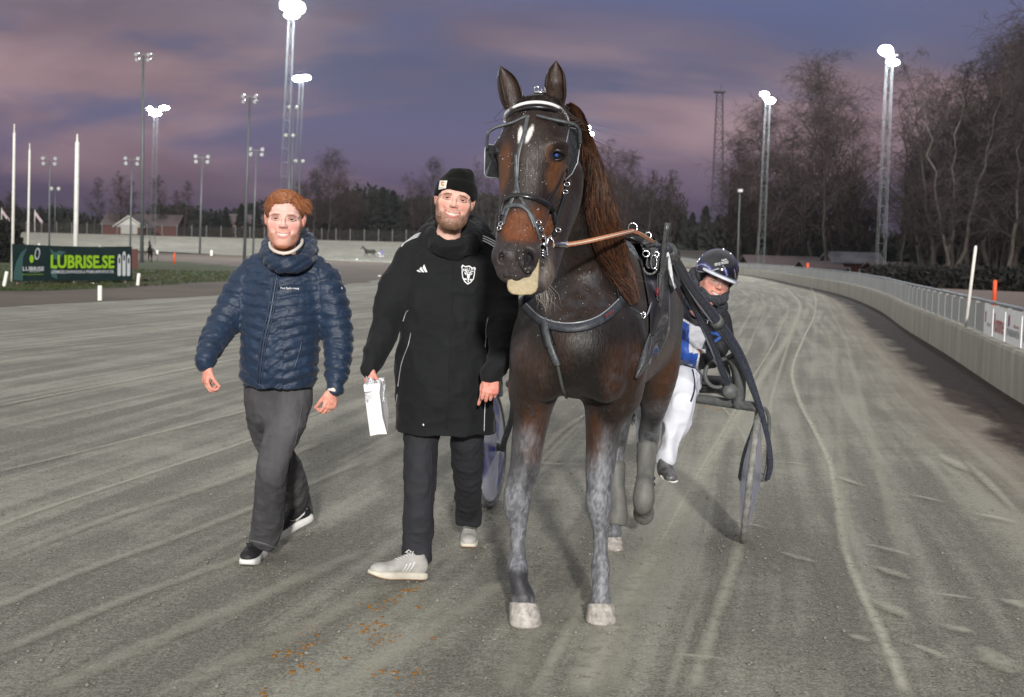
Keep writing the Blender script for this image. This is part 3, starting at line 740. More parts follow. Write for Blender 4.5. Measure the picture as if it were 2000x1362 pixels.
def board(sa, sb, kind, label):
    a, t, n = at_s(sa, -.055); b, t2, n2 = at_s(sb, -.055); ex = unit(np.append(a-b, 0)); en = np.append(unit((n+n2)/2), 0); c = A((a[0]+b[0])/2, (a[1]+b[1])/2, .77); wd = np.linalg.norm(a-b)
    e = empty('advertising_board', (c[0], c[1], .56), label, 'advertising board', 'advertising boards on the railing')
    mb = MB(); rt = np.column_stack([ex, en, A(0, 0, 1)]); mb.box(c, (wd, .012, .40), rt); mb.build('board', M_board, e)
    def put(txt, w_, h_, x, z, m, **kw):
        V, F = fit_text(txt, w_, h_, **kw); Q = c+en*.0085+ex*(V[:, :1]+x)+A(0, 0, 1)*(V[:, 1:2]+z); link_mesh('lettering', Q, F, m, e, False)
    if kind == 'romme': put('Romme', wd*.84, .24, 0, -.01, M_red, bold=.015)
    elif kind == 'bank':
        put('SPARBANKEN', wd*.8, .085, .0, -.07, M_darkp); put('dalarna', wd*.35, .045, wd*.2, .02, M_red)
        for (x, m) in ((-.31, M_red), (-.25, M_blue)): MB().prism([(-.03, -.06), (.03, -.03), (.03, .09), (-.03, .05)], c+en*.007+ex*x*wd+A(0, 0, .05), ex, A(0, 0, 1), en, .003).build('emblem', m, e)
    else:
        put('1', wd*.12, .14, -wd*.3, .03, M_red); put('trav', wd*.4, .05, wd*.1, -.06, M_darkp)
sb_ = [s_of_y(v) for v in (9.5, 11.1, 12.6, 14.0, 15.35, 16.55, 17.6, 18.5)]
board(sb_[3]+.03, sb_[4]-.03, 'romme', 'white board with large red lettering at the right edge of the photo')
board(sb_[4]+.03, sb_[5]-.03, 'bank', 'white board with a small red and blue emblem, between two red-lettered boards')
board(sb_[5]+.03, sb_[6]-.03, 'romme', 'white board with smaller-looking red lettering just right of the leaning post')
board(sb_[6]+.03, sb_[7]-.03, 'num', 'plain white board crossed by the leaning white post')
# leaning white post on the railing, orange stakes behind it
M_orange = mat('orange_plastic', (.75, .09, .02), .5, var=(4, .1))
def stick(px0, py0, px1, py1, Y, r_, name, m, label, cat, group=None, flat=1):
    a, b = P(px0, py0, Y), P(px1, py1, Y); e = MB(); e.tube([a, a+(b-a)*.97, b], [r_, r_, r_*.6], 8, flat=flat); o = e.build(name, m, None, True); return tag(o, label, cat, group)
stick(1886, 640, 1906, 480, 18.3, .022, 'leaning_post', M_white, 'tall white post leaning on the railing beside the advertising boards', 'post')
stick(1941, 602, 1944, 547, 40, .06, 'orange_stake', M_orange, 'orange stake behind the railing, above the advertising boards', 'stake', 'orange stakes')
stick(1577, 527, 1578, 514, 90, .09, 'orange_stake', M_orange, 'small far orange stake behind the bend of the railing', 'stake', 'orange stakes')
stick(340, 516, 341, 494, 88, .06, 'orange_stake', M_orange, 'thin orange and white stake at the far edge of the infield grass', 'stake', 'orange stakes')
# white marker posts along the inside of the track
def marker(px, py0, py1, Y, r_, label, tilt=0):
    a = P(px, py0, Y); h = (py0-py1)/FPX*Y; mb = MB(); mb.box(a+A(0, 0, h/2), (r_*2, r_*1.2, h), roty(tilt), bev=r_*.3); tag(mb.build('marker_post', M_white), label, 'marker post', 'white marker posts along the track')
marker(195, 591, 558, 33.5, .05, 'white marker post in front of the green banner')
marker(10, 565, 530, 41, .05, 'white marker post leaning at the far left edge of the grass', .2)
marker(270, 558, 534, 44, .05, 'white marker post at the right end of the banner', .1)
marker(180, 563, 552, 46, .07, 'stubby pale marker block under the middle of the banner')
marker(74, 562, 554, 46, .05, 'tiny marker block under the left part of the banner')
marker(413, 500, 489, 150, .12, 'far white marker post above the grass, left of the two unlit poles')
marker(697, 516, 506, 150, .13, 'far white marker post near the distant sulky')
marker(741, 556, 538, 70, .09, 'white marker post beside the black jacket of the bearded man')
marker(307, 497, 489, 120, .1, 'white marker post behind the distant left horse')
marker(76, 482, 476, 160, .1, 'faint white marker post above the left of the banner')
marker(195, 487, 481, 150, .1, 'faint white marker post above the right of the banner')
# ================================================================ TREES
def seg_mesh(P0, P1, R0, R1, n=3):
    P0, P1 = np.array(P0), np.array(P1); R0, R1 = np.array(R0), np.array(R1); T = P1-P0; T /= np.linalg.norm(T, axis=1)[:, None]+1e-9
    a = np.cross(T, np.array([.31, .87, .4])); a /= np.linalg.norm(a, axis=1)[:, None]+1e-9; b = np.cross(T, a); V = []
    for (Q, r_) in ((P0, R0), (P1, R1)):
        for k in range(n):
            th = 2*math.pi*k/n; V.append(Q+a*(r_*math.cos(th))[:, None]+b*(r_*math.sin(th))[:, None])
    V = np.stack(V, 1); m = len(P0); F = np.array([(k, (k+1) % n, n+(k+1) % n, n+k) for k in range(n)]); F = (F[None]+np.arange(m)[:, None, None]*2*n).reshape(-1, 4)
    return V.reshape(-1, 3), F
def bare_tree(seed, H=18, spread=1.0, droop=.3, trunks=1, density=1.0, upright=.6):
    r = np.random.RandomState(seed); T = ([], [], [], []); K = ([], [], [], [])
    def add(S, a, b, ra, rb): S[0].append(a); S[1].append(b); S[2].append(ra); S[3].append(rb)
    def twig(p, d, l, rad, lev):
        n = 4 if lev < 3 else 3; q = p.copy(); dd = d.copy()
        for i in range(n):
            dd = unit(dd+r.randn(3)*.16+A(0, 0, (.10*upright if lev < 2 else -.17*droop*(1+i*.6)))); q2 = q+dd*l/n; ra = rad*(1-.75*i/n); add(K, q, q2, max(ra, .011), max(ra*.8, .009))
            if lev < 3:
                for _ in range(int((2 if lev == 1 else 3)*density+r.rand())):
                    ax = unit(np.cross(dd, r.randn(3))); nd = unit(dd*(.75+.3*r.rand())+ax*(.75+.35*r.rand())); t = r.rand(); twig(q+(q2-q)*t, nd, l*(.40+.2*r.rand()), max(ra*.45, .012), lev+1)
            q = q2
    for tr in range(trunks):
        base = A(r.randn()*.7*(trunks > 1), r.randn()*.7*(trunks > 1), 0); lean = A(r.randn()*.07, r.randn()*.05, 1)*1.0; n = 12; q = base-A(0, 0, .8); h = H*(1-.16*tr*r.rand()); R0 = h*.0105
        for i in range(n):
            q2 = base+A(lean[0], lean[1], 1)*h*(i+1)/n+r.randn(3)*A(.12, .12, 0)*(1+i*.15); ra = R0*(1-i/n)+.025; add(T, q, q2, ra, R0*(1-(i+1)/n)+.025)
            f = i/n
            if f > .16:
                for _ in range(int((2.2+1.2*r.rand())*density)+1):
                    a = r.rand()*6.283; up = .35+.9*f+.25*r.rand(); d = unit(A(math.cos(a), math.sin(a), up)); l = h*(.30*(1-f)**.7+.07)*spread*(.75+.5*r.rand()); twig(q+(q2-q)*r.rand(), d, l, ra*.5, 1)
            q = q2
    return seg_mesh(*T, n=6), seg_mesh(*K, n=3)
def conifer(seed, H=15):
    r = np.random.RandomState(seed); V = []; F = []; n = 0
    for i in range(1700):
        f = r.rand()**.8; z = H*(.08+.92*f); rad = (H*.17*(1-f)**.8+.15)*(1+.25*math.sin(z*3+seed)); a = r.rand()*6.283; rr = rad*(.35+.65*r.rand())
        c = A(math.cos(a)*rr, math.sin(a)*rr, z-rr*.25); s_ = .55*(1-.6*f)+.12; out = A(math.cos(a), math.sin(a), -.35); sd = A(-math.sin(a), math.cos(a), 0)
        j = r.randn(3)*.12
        V += [c-sd*s_*.45+j, c+sd*s_*.45-j, c+out*s_*1.5+j]; F.append((n, n+1, n+2)); n += 3
        V += [c+A(0, 0, .2)-out*s_*.3, c+sd*s_*.3-A(0, 0, s_*.6), c+out*s_*1.1+A(0, 0, -s_*.5)]; F.append((n, n+1, n+2)); n += 3
    tv, tf = seg_mesh([(0, 0, -.5)], [(0, 0, H*.95)], [H*.012], [.03], 6)
    return (tv, tf), (np.array(V), F)
M_bark = mat('birch_bark', (.060, .048, .039), .9, var=((4, 4, 1.2), .75), col2=(.028, .022, .018)); M_barkd = mat('dark_bark', (.055, .04, .034), .9, var=(3, .4))
M_twig = mat('twigs', (.017, .0105, .0085), .9, var=(.4, .35)); M_twig2 = mat('reddish_twigs', (.024, .0135, .0105), .9, var=(.4, .35)); M_needle = mat('needles', (.009, .011, .007), .95, var=(.5, .4))
PRO = {}
def proto(kind, seed, **kw):
    t, k = conifer(seed, **kw) if kind == 'conifer' else bare_tree(seed, **kw); e = empty('conifer_tree' if kind == 'conifer' else 'bare_tree')
    mt, mk = (M_barkd, M_needle) if kind == 'conifer' else (M_bark, M_twig if seed % 2 else M_twig2)
    link_mesh('trunk', t[0], t[1], mt, e, True); link_mesh('crown', k[0], k[1], mk, e, False); return e
PRO['b1'] = proto('bare', 1, H=18, droop=.7); PRO['b2'] = proto('bare', 2, H=18, spread=.9, droop=.4, trunks=2, density=.8); PRO['b3'] = proto('bare', 3, H=18, spread=.7, droop=.2, density=.9)
PRO['b4'] = proto('bare', 4, H=18, spread=1.35, droop=.5, trunks=1, density=1.15, upright=1.2); PRO['b5'] = proto('bare', 5, H=18, spread=.6, droop=.9, trunks=3, density=.6)
PRO['c1'] = proto('conifer', 11, H=15); PRO['c2'] = proto('conifer', 12, H=15)
_used = set()
def tree(kind, px, Y, top_py, label, group, rz=None, wide=1.0):
    """a tree standing at depth Y on the bearing of pixel px, as tall as surveyed"""
    hb = P(px, 500, Y); x = hb[0]; z0 = groundz(x, Y)-.15; top = P(px, top_py, Y)[2]; h = top-z0; e = PRO[kind]
    if kind in _used: e = copy_tree(e)
    _used.add(kind); base = 15 if kind[0] == 'c' else 18.6
    e.location = (x, Y, z0); s_ = h/base; e.scale = (s_*wide, s_*wide, s_); e.rotation_euler = (0, 0, rnd.random()*6.28 if rz is None else rz)
    return tag(e, label, 'tree', group)
GR = 'bare trees on the right behind the railing'
T = [('b1', 1792, 118, 185), ('b2', 1836, 112, 125), ('b5', 1862, 104, 150), ('b3', 1892, 116, 120), ('b1', 1925, 110, 95), ('b2', 1958, 118, 110), ('b4', 1985, 108, 78), ('b3', 2020, 112, 60), ('b5', 1815, 128, 170), ('b2', 1905, 128, 105), ('b3', 1760, 132, 240), ('b1', 1970, 100, 150), ('b4', 2040, 104, 90), ('b5', 1940, 122, 150)]
LB = ['leftmost bare birch of the tall group on the right', 'tall bare birch with two stems in the group on the right', 'slim multi-stemmed birch among the tall right group', 'narrow bare tree in the middle of the tall right group', 'high bare birch right of the middle of the right group', 'two-stemmed bare birch near the right edge', 'broad bare tree at the right edge of the photo', 'tallest bare tree, cut by the right edge', 'thin birch with several stems at the back of the right group', 'two-stemmed bare tree behind the leaning post', 'low bare tree just right of the tall lit mast', 'nearer bare birch by the right edge', 'broad tree partly outside the right edge', 'slim birch behind the tall right group']
for (k, px, Y, tp), lb in zip(T, LB): tree(k, px, Y, tp, lb, GR)
tree('b4', 1614, 142, 158, 'large round-crowned bare tree alone between the two lit masts', GR, 1.0, 1.15)
tree('b1', 1580, 150, 205, 'bare tree leaning out left of the round-crowned tree', GR)
tree('b2', 1655, 150, 215, 'bare tree at the right side of the round-crowned tree', GR)
tree('b4', 1478, 150, 232, 'wide bare birch with forked stems behind the lattice light mast', GR, 2.2)
tree('b1', 1448, 158, 262, 'bare birch left of the forked birch', GR); tree('b3', 1520, 160, 240, 'thin bare tree right of the forked birch', GR)
tree('b2', 1425, 170, 290, 'low bare tree right of the dark lattice radio mast', GR)
tree('b5', 1545, 165, 300, 'multi-stemmed birch behind the short grey lamp post', GR)
GM = 'bare trees in the middle distance behind the horse'
for i, (k, px, Y, tp) in enumerate([('b2', 1192, 150, 285), ('b1', 1235, 158, 300), ('b3', 1262, 150, 330), ('b5', 1210, 140, 345), ('b3', 1308, 165, 330), ('b2', 1290, 175, 380), ('b1', 1330, 180, 400), ('b5', 1160, 150, 300)]):
    tree(k, px, Y*1.42, tp, ['bare tree with two stems just right of the mane', 'tallest-looking bare tree behind the mane', 'narrow bare tree behind the orange rein', 'pale multi-stemmed birch close to the mane', 'upright bare tree with a pointed top, left of the low dark wood', 'short bare tree beside the pointed one', 'last low bare tree before the dark wood', 'birch hidden mostly by the mane'][i], GM)
GL = 'bare trees along the far bend'
for i, (k, px, Y, tp) in enumerate([('b5', 955, 255, 300), ('b3', 982, 250, 310), ('b5', 930, 262, 330), ('b1', 842, 268, 312), ('b2', 812, 272, 345), ('b4', 640, 275, 312), ('b1', 610, 272, 335), ('b3', 662, 285, 350), ('b2', 588, 280, 350), ('b3', 358, 285, 352), ('b3', 345, 290, 372), ('b1', 312, 285, 350), ('b2', 240, 282, 340), ('b3', 252, 290, 352), ('b3', 183, 290, 345), ('b4', 20, 285, 385), ('b1', -10, 285, 375), ('b2', 60, 292, 410), ('b1', 880, 275, 350), ('b2', 910, 280, 345), ('b4', 690, 285, 385), ('b2', 530, 285, 385)]):
    tree(k, px, Y, tp, ['pale-stemmed birch between the black cap and the blinker', 'white birch stem right beside the horse blinker', 'pale birch right of the black cap', 'bare birch left of the black cap, wide top', 'bare tree left of the wide-topped birch', 'wide bare tree with the highest top right of the red-haired man', 'bare tree just right of the tall lit mast', 'lower bare tree right of the wide one', 'bare tree behind the red hair', 'narrow column-shaped tree left of the thin grey pole', 'second column-shaped tree, slightly left', 'bare tree right of the left lit mast', 'bare tree over the small white-gabled hut', 'tree directly behind the hut', 'lone narrow tree between the thick white pole and the hut', 'dark bare tree at the left edge', 'dark tree cut by the left edge', 'low tree behind the second flagpole', 'bare tree behind the black cap', 'tree at the back right of the black cap', 'low bare tree beyond the far sulky', 'low bare tree left of the red-haired man'][i], GL)
GC = 'dark conifers along the far bend'
cl = []
for i, (px, Y, tp) in enumerate([(745, 282, 366), (725, 290, 380), (765, 290, 372), (790, 284, 392), (705, 288, 392), (470, 290, 398), (440, 295, 405), (420, 292, 412), (500, 290, 402), (560, 285, 380), (1350, 240, 415), (1375, 245, 402), (1400, 250, 420), (1330, 245, 430), (1360, 255, 440), (1040, 270, 390), (1080, 270, 385), (1120, 260, 395), (1150, 255, 400), (680, 290, 400), (30, 300, 400), (0, 300, 392), (85, 305, 425), (1690, 165, 470), (1660, 172, 460), (1720, 170, 462), (1540, 185, 478), (1500, 190, 470), (1760, 150, 455), (1450, 200, 470), (820, 290, 395), (640, 295, 410)]):
    tree('c1' if i % 2 else 'c2', px, Y, tp, ['highest dark conifer beyond the far sulky', 'conifer left of the highest one', 'conifer right of the highest one', 'short conifer left of the bare birches', 'conifer above the far sulky', 'dark conifer between the thin grey poles', 'low conifer left of the thin grey poles', 'low conifer behind the distant beige house', 'conifer right of the thin grey poles', 'conifer behind the head of the red-haired man', 'left conifer of the low dark wood in the gap', 'highest conifer of the low dark wood in the gap', 'right conifer of the low dark wood in the gap', 'small conifer at the left of the low dark wood', 'lowest conifer in the middle of the low dark wood', 'conifer hidden behind the horse head', 'conifer behind the bridle', 'conifer behind the horse neck', 'conifer behind the mane', 'conifer beyond the far sulky, left side', 'dark conifer above the left flag', 'dark conifer at the left edge', 'low conifer right of the second flag', 'conifer behind the red house roof', 'conifer left of the red house roof', 'conifer right of the red house roof', 'conifer over the low red shed', 'conifer above the left end of the railing bend', 'conifer under the tall bare trees', 'dark conifer behind the short grey lamp post', 'conifer just left of the birches by the black cap', 'conifer under the wide bare tree'][i], GC, wide=1.25)
# far dark wood closing the view
def far_wood(name, px0, px1, Y0, Y1, prof, seed, cnt=15000, dep=14, mt=None, kind='stuff'):
    r = np.random.RandomState(seed); V = np.zeros((cnt*3, 3)); pxs = r.uniform(px0, px1, cnt)
    for i in range(cnt):
        px = pxs[i]; f = (px-px0)/(px1-px0); Y = Y0+(Y1-Y0)*f+r.rand()*dep; sp_ = 1-abs(((px*.113+seed) % 1)*2-1)**1.0; sp2 = 1-abs(((px*.047+seed*.3) % 1)*2-1)
        top = np.interp(px, *prof)+14*(1-sp_)*(.5+sp2)+9*math.sin(px*.031+seed); h0 = P(px, 484, Y); zt = P(px, top, Y)[2]; z = -1+(zt+1)*r.rand()**.75; s_ = (.55+1.0*r.rand())*(1 if z < zt*.7 else .55)
        c = A(h0[0], Y, z); fl = A(.32, .32, 1.0) if mt else A(.8, .8, 1.0); s_ = s_*(.75 if mt else .85); a = r.randn(3)*s_*fl; b = r.randn(3)*s_*fl*(.35 if mt else 1); V[3*i] = c+a; V[3*i+1] = c+b; V[3*i+2] = c-(a+b)*.5
    o = link_mesh(name, V, np.arange(cnt*3).reshape(-1, 3), mt or M_needle, None, False); tag(o, kind=kind)
far_wood('far_wood', -40, 700, 322, 312, ([-40, 60, 180, 340, 560, 640, 700], [385, 404, 420, 404, 398, 380, 364]), 1, 15000)
far_wood('far_wood', 690, 1010, 312, 290, ([690, 730, 780, 860, 940, 1010], [378, 366, 372, 388, 380, 372]), 2, 9000)
far_wood('far_wood', 1000, 1345, 285, 235, ([1000, 1100, 1200, 1290, 1345], [372, 368, 378, 395, 425]), 3, 9000)
far_wood('far_wood', 1330, 1790, 232, 168, ([1330, 1400, 1450, 1600, 1700, 1790], [428, 436, 424, 452, 462, 445]), 4, 9000)
far_wood('undergrowth', 1430, 2060, 165, 118, ([1430, 1600, 1760, 2060], [492, 500, 470, 450]), 5, 6000, 8)
M_mist = mat('twig_mass', (.018, .0105, .0085), .95, var=(.3, .4))
far_wood('far_copse', 560, 700, 300, 298, ([560, 600, 640, 700], [372, 345, 335, 372]), 7, 6000, 10, M_mist)
far_wood('far_copse', 1150, 1340, 250, 232, ([1150, 1200, 1250, 1310, 1340], [330, 325, 345, 352, 392]), 8, 8000, 10, M_mist)
far_wood('far_copse', 1760, 2060, 140, 126, ([1760, 1830, 1930, 2060], [300, 215, 185, 150]), 9, 10000, 12, M_mist)
far_wood('far_copse', 1420, 1720, 172, 160, ([1420, 1500, 1560, 1620, 1720], [330, 300, 320, 270, 400]), 10, 8000, 8, M_mist)
far_wood('far_copse', 2050, 2800, 126, 110, ([2050, 2300, 2800], [150, 170, 210]), 12, 9000, 14, M_mist)
far_wood('far_wood', 2050, 2800, 150, 130, ([2050, 2400, 2800], [380, 400, 390]), 13, 5000)
# ================================================================ MASTS, POLES, HOUSES, BANNER
M_lattice = mat('mast_steel', (.11, .12, .125), .5, .3, var=(1, .2)); M_lampb = mat('lamp_housing', (.10, .10, .10), .5, .3)
def emat(name, col, s_): return mat(name, (.8, .8, .8), .4, emit=(col, s_))
M_glow = emat('lit_floodlight', (.93, .97, 1.0), 60); M_glow2 = emat('lit_floodlight_warm', (.96, 1, .97), 30)
M_glass = mat('unlit_lamp_glass', (.45, .47, .48), .15, .2)
def lattice(base, top, wb, wt, nseg, e, r_=.022, name='lattice_mast'):
    mb = MB(); base, top = np.asarray(base, float), np.asarray(top, float)
    def c(f, i): w_ = wb+(wt-wb)*f; return base+(top-base)*f+A((-1, 1, 1, -1)[i]*w_/2, (-1, -1, 1, 1)[i]*w_/2, 0)
    for i in range(4): mb.tube([c(0, i), c(1, i)], r_, 5)
    for k in range(nseg):
        f0, f1 = k/nseg, (k+1)/nseg
        for i in range(4):
            j = (i+1) % 4; mb.tube([c(f0, i), c(f1, j)] if k % 2 else [c(f0, j), c(f1, i)], r_*.6, 4); mb.tube([c(f1, i), c(f1, j)], r_*.5, 4)
    mb.build(name, M_lattice, e)
def lit_mast(px, Y, top_py, label, heads, power, base_px=None, w_=(.85, .55)):
    """heads: list of (dx px, dy px, width px, height px)"""
    top = P(px, top_py, Y); bx = P(px if base_px is None else base_px, 505, Y)[0]; z0 = groundz(bx, Y); base = A(bx, Y, z0)
    e = empty('floodlight_mast', base, label, 'floodlight mast', 'lit floodlight masts')
    lattice(base, top, w_[0], w_[1], int((top[2]-z0)/1.3), e)
    mb = MB(); hw = 50/FPX*Y/2
    mb.box(top+A(0, 0, 0), (1.2, .2, .12)); mb.build('head_frame', M_lampb, e)
    for (dx, dy, wp, hp) in heads:
        c = P(px+dx, top_py+dy, Y-.6); ww, hh = wp/FPX*Y, hp/FPX*Y
        b = MB(); b.box(c+A(0, .35, .03), (ww*.7, .35, hh*.7), bev=.05); ho = b.build('lamp_housing', M_lampb, e)
        g = MB(); g.ball(c-A(0, .02, 0), (ww*.5, .22, hh*.52), 16); g.build('lamp_glass', M_glow, ho, True)
    c = P(px, top_py, Y-5); l = bpy.data.lights.new('floodlight', 'POINT'); l.energy = power; l.shadow_soft_size = .5; l.color = (.93, .97, 1)
    lo = bpy.data.objects.new('floodlight', l); COL.objects.link(lo); lo.location = c; setparent(lo, e)
lit_mast(570, 135, 16, 'tallest lit floodlight mast, above the red-haired man, cut by the top of the photo', [(-10, -6, 26, 22), (12, 0, 28, 24), (0, 14, 30, 14), (0, -14, 30, 18)], 24000, 549, (.75, .5))
lit_mast(589, 190, 154, 'lit floodlight mast just right of the tallest one', [(-6, 0, 22, 11), (8, -2, 20, 10)], 7000, 573, (.8, .5))
lit_mast(305, 225, 214, 'lit floodlight mast left of the red-haired man with two bright arms', [(16, -3, 20, 8), (-2, 8, 24, 9), (-12, -1, 12, 8)], 7000, 297)
lit_mast(1738, 104, 108, 'lit floodlight mast high on the right in front of the birches', [(-8, -9, 28, 20), (6, 14, 26, 12), (2, 2, 12, 10)], 6000, 1720, (.62, .42))
lit_mast(1500, 134, 192, 'lit floodlight mast in front of the forked birch', [(-7, -8, 18, 9), (4, 5, 20, 11)], 5000, 1486, (.62, .42))
lit_mast(1146, 255, 256, 'lit floodlight mast peeking out beside the right blinker', [(-4, -6, 22, 10), (6, 6, 16, 7)], 22000, 1140)
def pole(px, Y, top_py, base_px, r_, label, heads='four', mt=None, base_py=505):
    top = P(px, top_py, Y); bx = P(base_px, 505, Y)[0]; z0 = groundz(bx, Y) if Y > 130 else 0; base = A(bx, Y, z0); e = empty('lamp_post', base, label, 'lamp post', 'unlit lamp posts')
    MB().tube([base, base+(top-base)*.5, top], [r_, r_*.85, r_*.6], 8).build('pole', mt or M_lattice, e, True)
    k = Y/FPX
    if heads == 'four':
        MB().box(top, (28*k, .1, .1)).build('crossbar', M_lampb, e)
        for (dx, dy) in ((-12, -4), (12, -4), (-11, 6), (11, 6)):
            c = top+A(dx*k, -.2, -dy*k); h = MB(); h.lathe([(0, 0), (2.6*k, .0), (4.2*k, .5), (4.2*k, .6), (0, .6)], c+A(0, .5, 0), (0, -1, -.25), 10); q = h.build('lamp_housing', M_lampb, e)
            g = MB(); g.lathe([(0, .62), (3.6*k, .61)], c+A(0, .5, 0), (0, -1, -.25), 10); g.build('lamp_glass', M_glass, q)
    elif heads == 'box':
        c = top; MB().box(c+A(0, -.1, .1), (9*k, .4, 6*k), bev=.04).build('lamp_housing', mat('pale_lamp', (.5, .5, .5), .4), e)
    elif heads == 'two':
        for dx in (-7, 7):
            h = MB(); h.ball(top+A(dx*k, -.2, abs(dx)*.4*k), (4*k, .3, 4*k), 10); h.build('lamp_housing', mat('lamp_reflector', (.4, .42, .38), .3), e, True)
pole(280, 92, 108, 277, .13, 'tall unlit lamp post with a round cluster of lamps, left of the lit left mast')
pole(488, 105, 190, 477, .12, 'tall unlit lamp post left of the tallest lit mast')
pole(501, 170, 294, 494, .13, 'shorter unlit lamp post just right of the tall unlit one')
pole(395, 165, 308, 390, .13, 'unlit lamp post alone left of the red-haired man')
pole(258, 190, 312, 254, .13, 'unlit lamp post above the white-gabled hut')
pole(97, 190, 312, 96, .13, 'unlit lamp post between the second and third white flagpoles')
pole(108, 300, 372, 107, .12, 'faint faraway lamp post right of the white flagpoles', 'two')
pole(566, 170, 268, 563, .10, 'thin pole with a reflector beside the tallest lit mast', 'two'); pole(573, 180, 213, 567, .10, 'thin dark pole between the two lit masts', 'two')
pole(585, 200, 318, 583, .10, 'low thin pole with an angled camera arm behind the red hair', 'two')
pole(1445, 92, 376, 1441, .055, 'short slim grey lamp post left of the lattice lit mast', 'box')
# radio mast
e = empty('radio_mast', (*P(1399, 505, 330)[:2], 0), 'dark lattice radio mast with a platform, left of the bare birches', 'radio mast'); b_ = P(1399, 505, 330); t_ = P(1406, 182, 330)
M_dk = M_lattice; M_lattice = mat('dark_mast_steel', (.05, .045, .055), .7); lattice((b_[0], 330, 0), t_, 3.2, 1.4, 22, e, .09)
MB().box(t_+A(0, 0, .3), (2.6, 2.6, .35)).build('platform', M_lattice, e); MB().tube([t_, t_+A(.4, 0, 2)], .07, 5).build('antenna', M_lattice, e); M_lattice = M_dk
# white flagpoles
for (px0, t0, bx, by, Y, r_, lb) in ((28, 242, 24, 552, 46, .055, 'white flagpole at the left end of the banner'), (58, 280, 54, 520, 60, .055, 'thinner white flagpole, second from the left'), (151, 262, 147, 520, 50, .095, 'thick white flagpole behind the banner')):
    a, b = P(bx, by, Y), P(px0, t0, Y); a[2] = 0; m = MB(); m.tube([a, b-A(0, 0, .3), b-A(0, 0, .28), b], [r_, r_*.8, r_*.45, r_*.3], 10); tag(m.build('flagpole', M_white, None, True), lb, 'flagpole', 'white flagpoles')
# small flags far left
for (px, py, lb) in ((3, 408, 'small pale flag on a short mast at the left edge'), (68, 412, 'small pale flag on a short mast right of the first one')):
    Y = 275; a = P(px, py, Y); e = empty('flag', (a[0], a[1], 2.3), lb, 'flag', 'small far flags'); MB().tube([(a[0], Y, 2.2), a+A(0, 0, .2)], .06, 6).build('mast', M_white, e)
    V = []; F = []
    for i in range(7):
        for j in range(4): V.append(a+A(i*.26, .12*math.sin(i*1.1), -i*.32-j*.28))
    for i in range(6):
        for j in range(3): F.append((i*4+j, i*4+j+1, i*4+j+5, i*4+j+4))
    link_mesh('cloth', V, F, mat('flag_cloth', (.38, .30, .32), .8), e, True)
# far netting fence above the banked bend
M_net = mat('fence_post_grey', (.13, .13, .13), .7)
def netting():
    m = bpy.data.materials.new('wire_netting'); m.use_nodes = True; nt = m.node_tree; nt.nodes.clear(); N = nt.nodes.new; L = nt.links.new; out = N('ShaderNodeOutputMaterial'); d = N('ShaderNodeBsdfDiffuse'); d.inputs[0].default_value = (.045, .042, .036, 1); t = N('ShaderNodeBsdfTransparent'); mx = N('ShaderNodeMixShader'); mx.inputs[0].default_value = .35; L(t.outputs[0], mx.inputs[1]); L(d.outputs[0], mx.inputs[2]); L(mx.outputs[0], out.inputs[0])
    e = empty('netting_fence', (*at_s(s_of_y(224)+5, -2)[0], 2.3), 'tall wire netting fence with thin posts along the outside of the far bend', 'fence'); s0, s1 = s_of_y(205), _SL[-1]-60
    ss = np.arange(s0, s1, 3.0); V = []; F = []; k = 0
    for i, s_ in enumerate(ss):
        p, tt, n = at_s(s_, -2.5); z = groundz(*at_s(s_, -.5)[0]); V += [(p[0], p[1], z-.3), (p[0], p[1], z+1.9)]
        if i: F.append((2*i-2, 2*i, 2*i+1, 2*i-1))
        if k < 95: MB().box((p[0], p[1]-.05, z+.9), (.11, .11, 2.4)).build('post', M_net, e)
        k += 1
    link_mesh('netting', V, F, m, e, False)
netting()
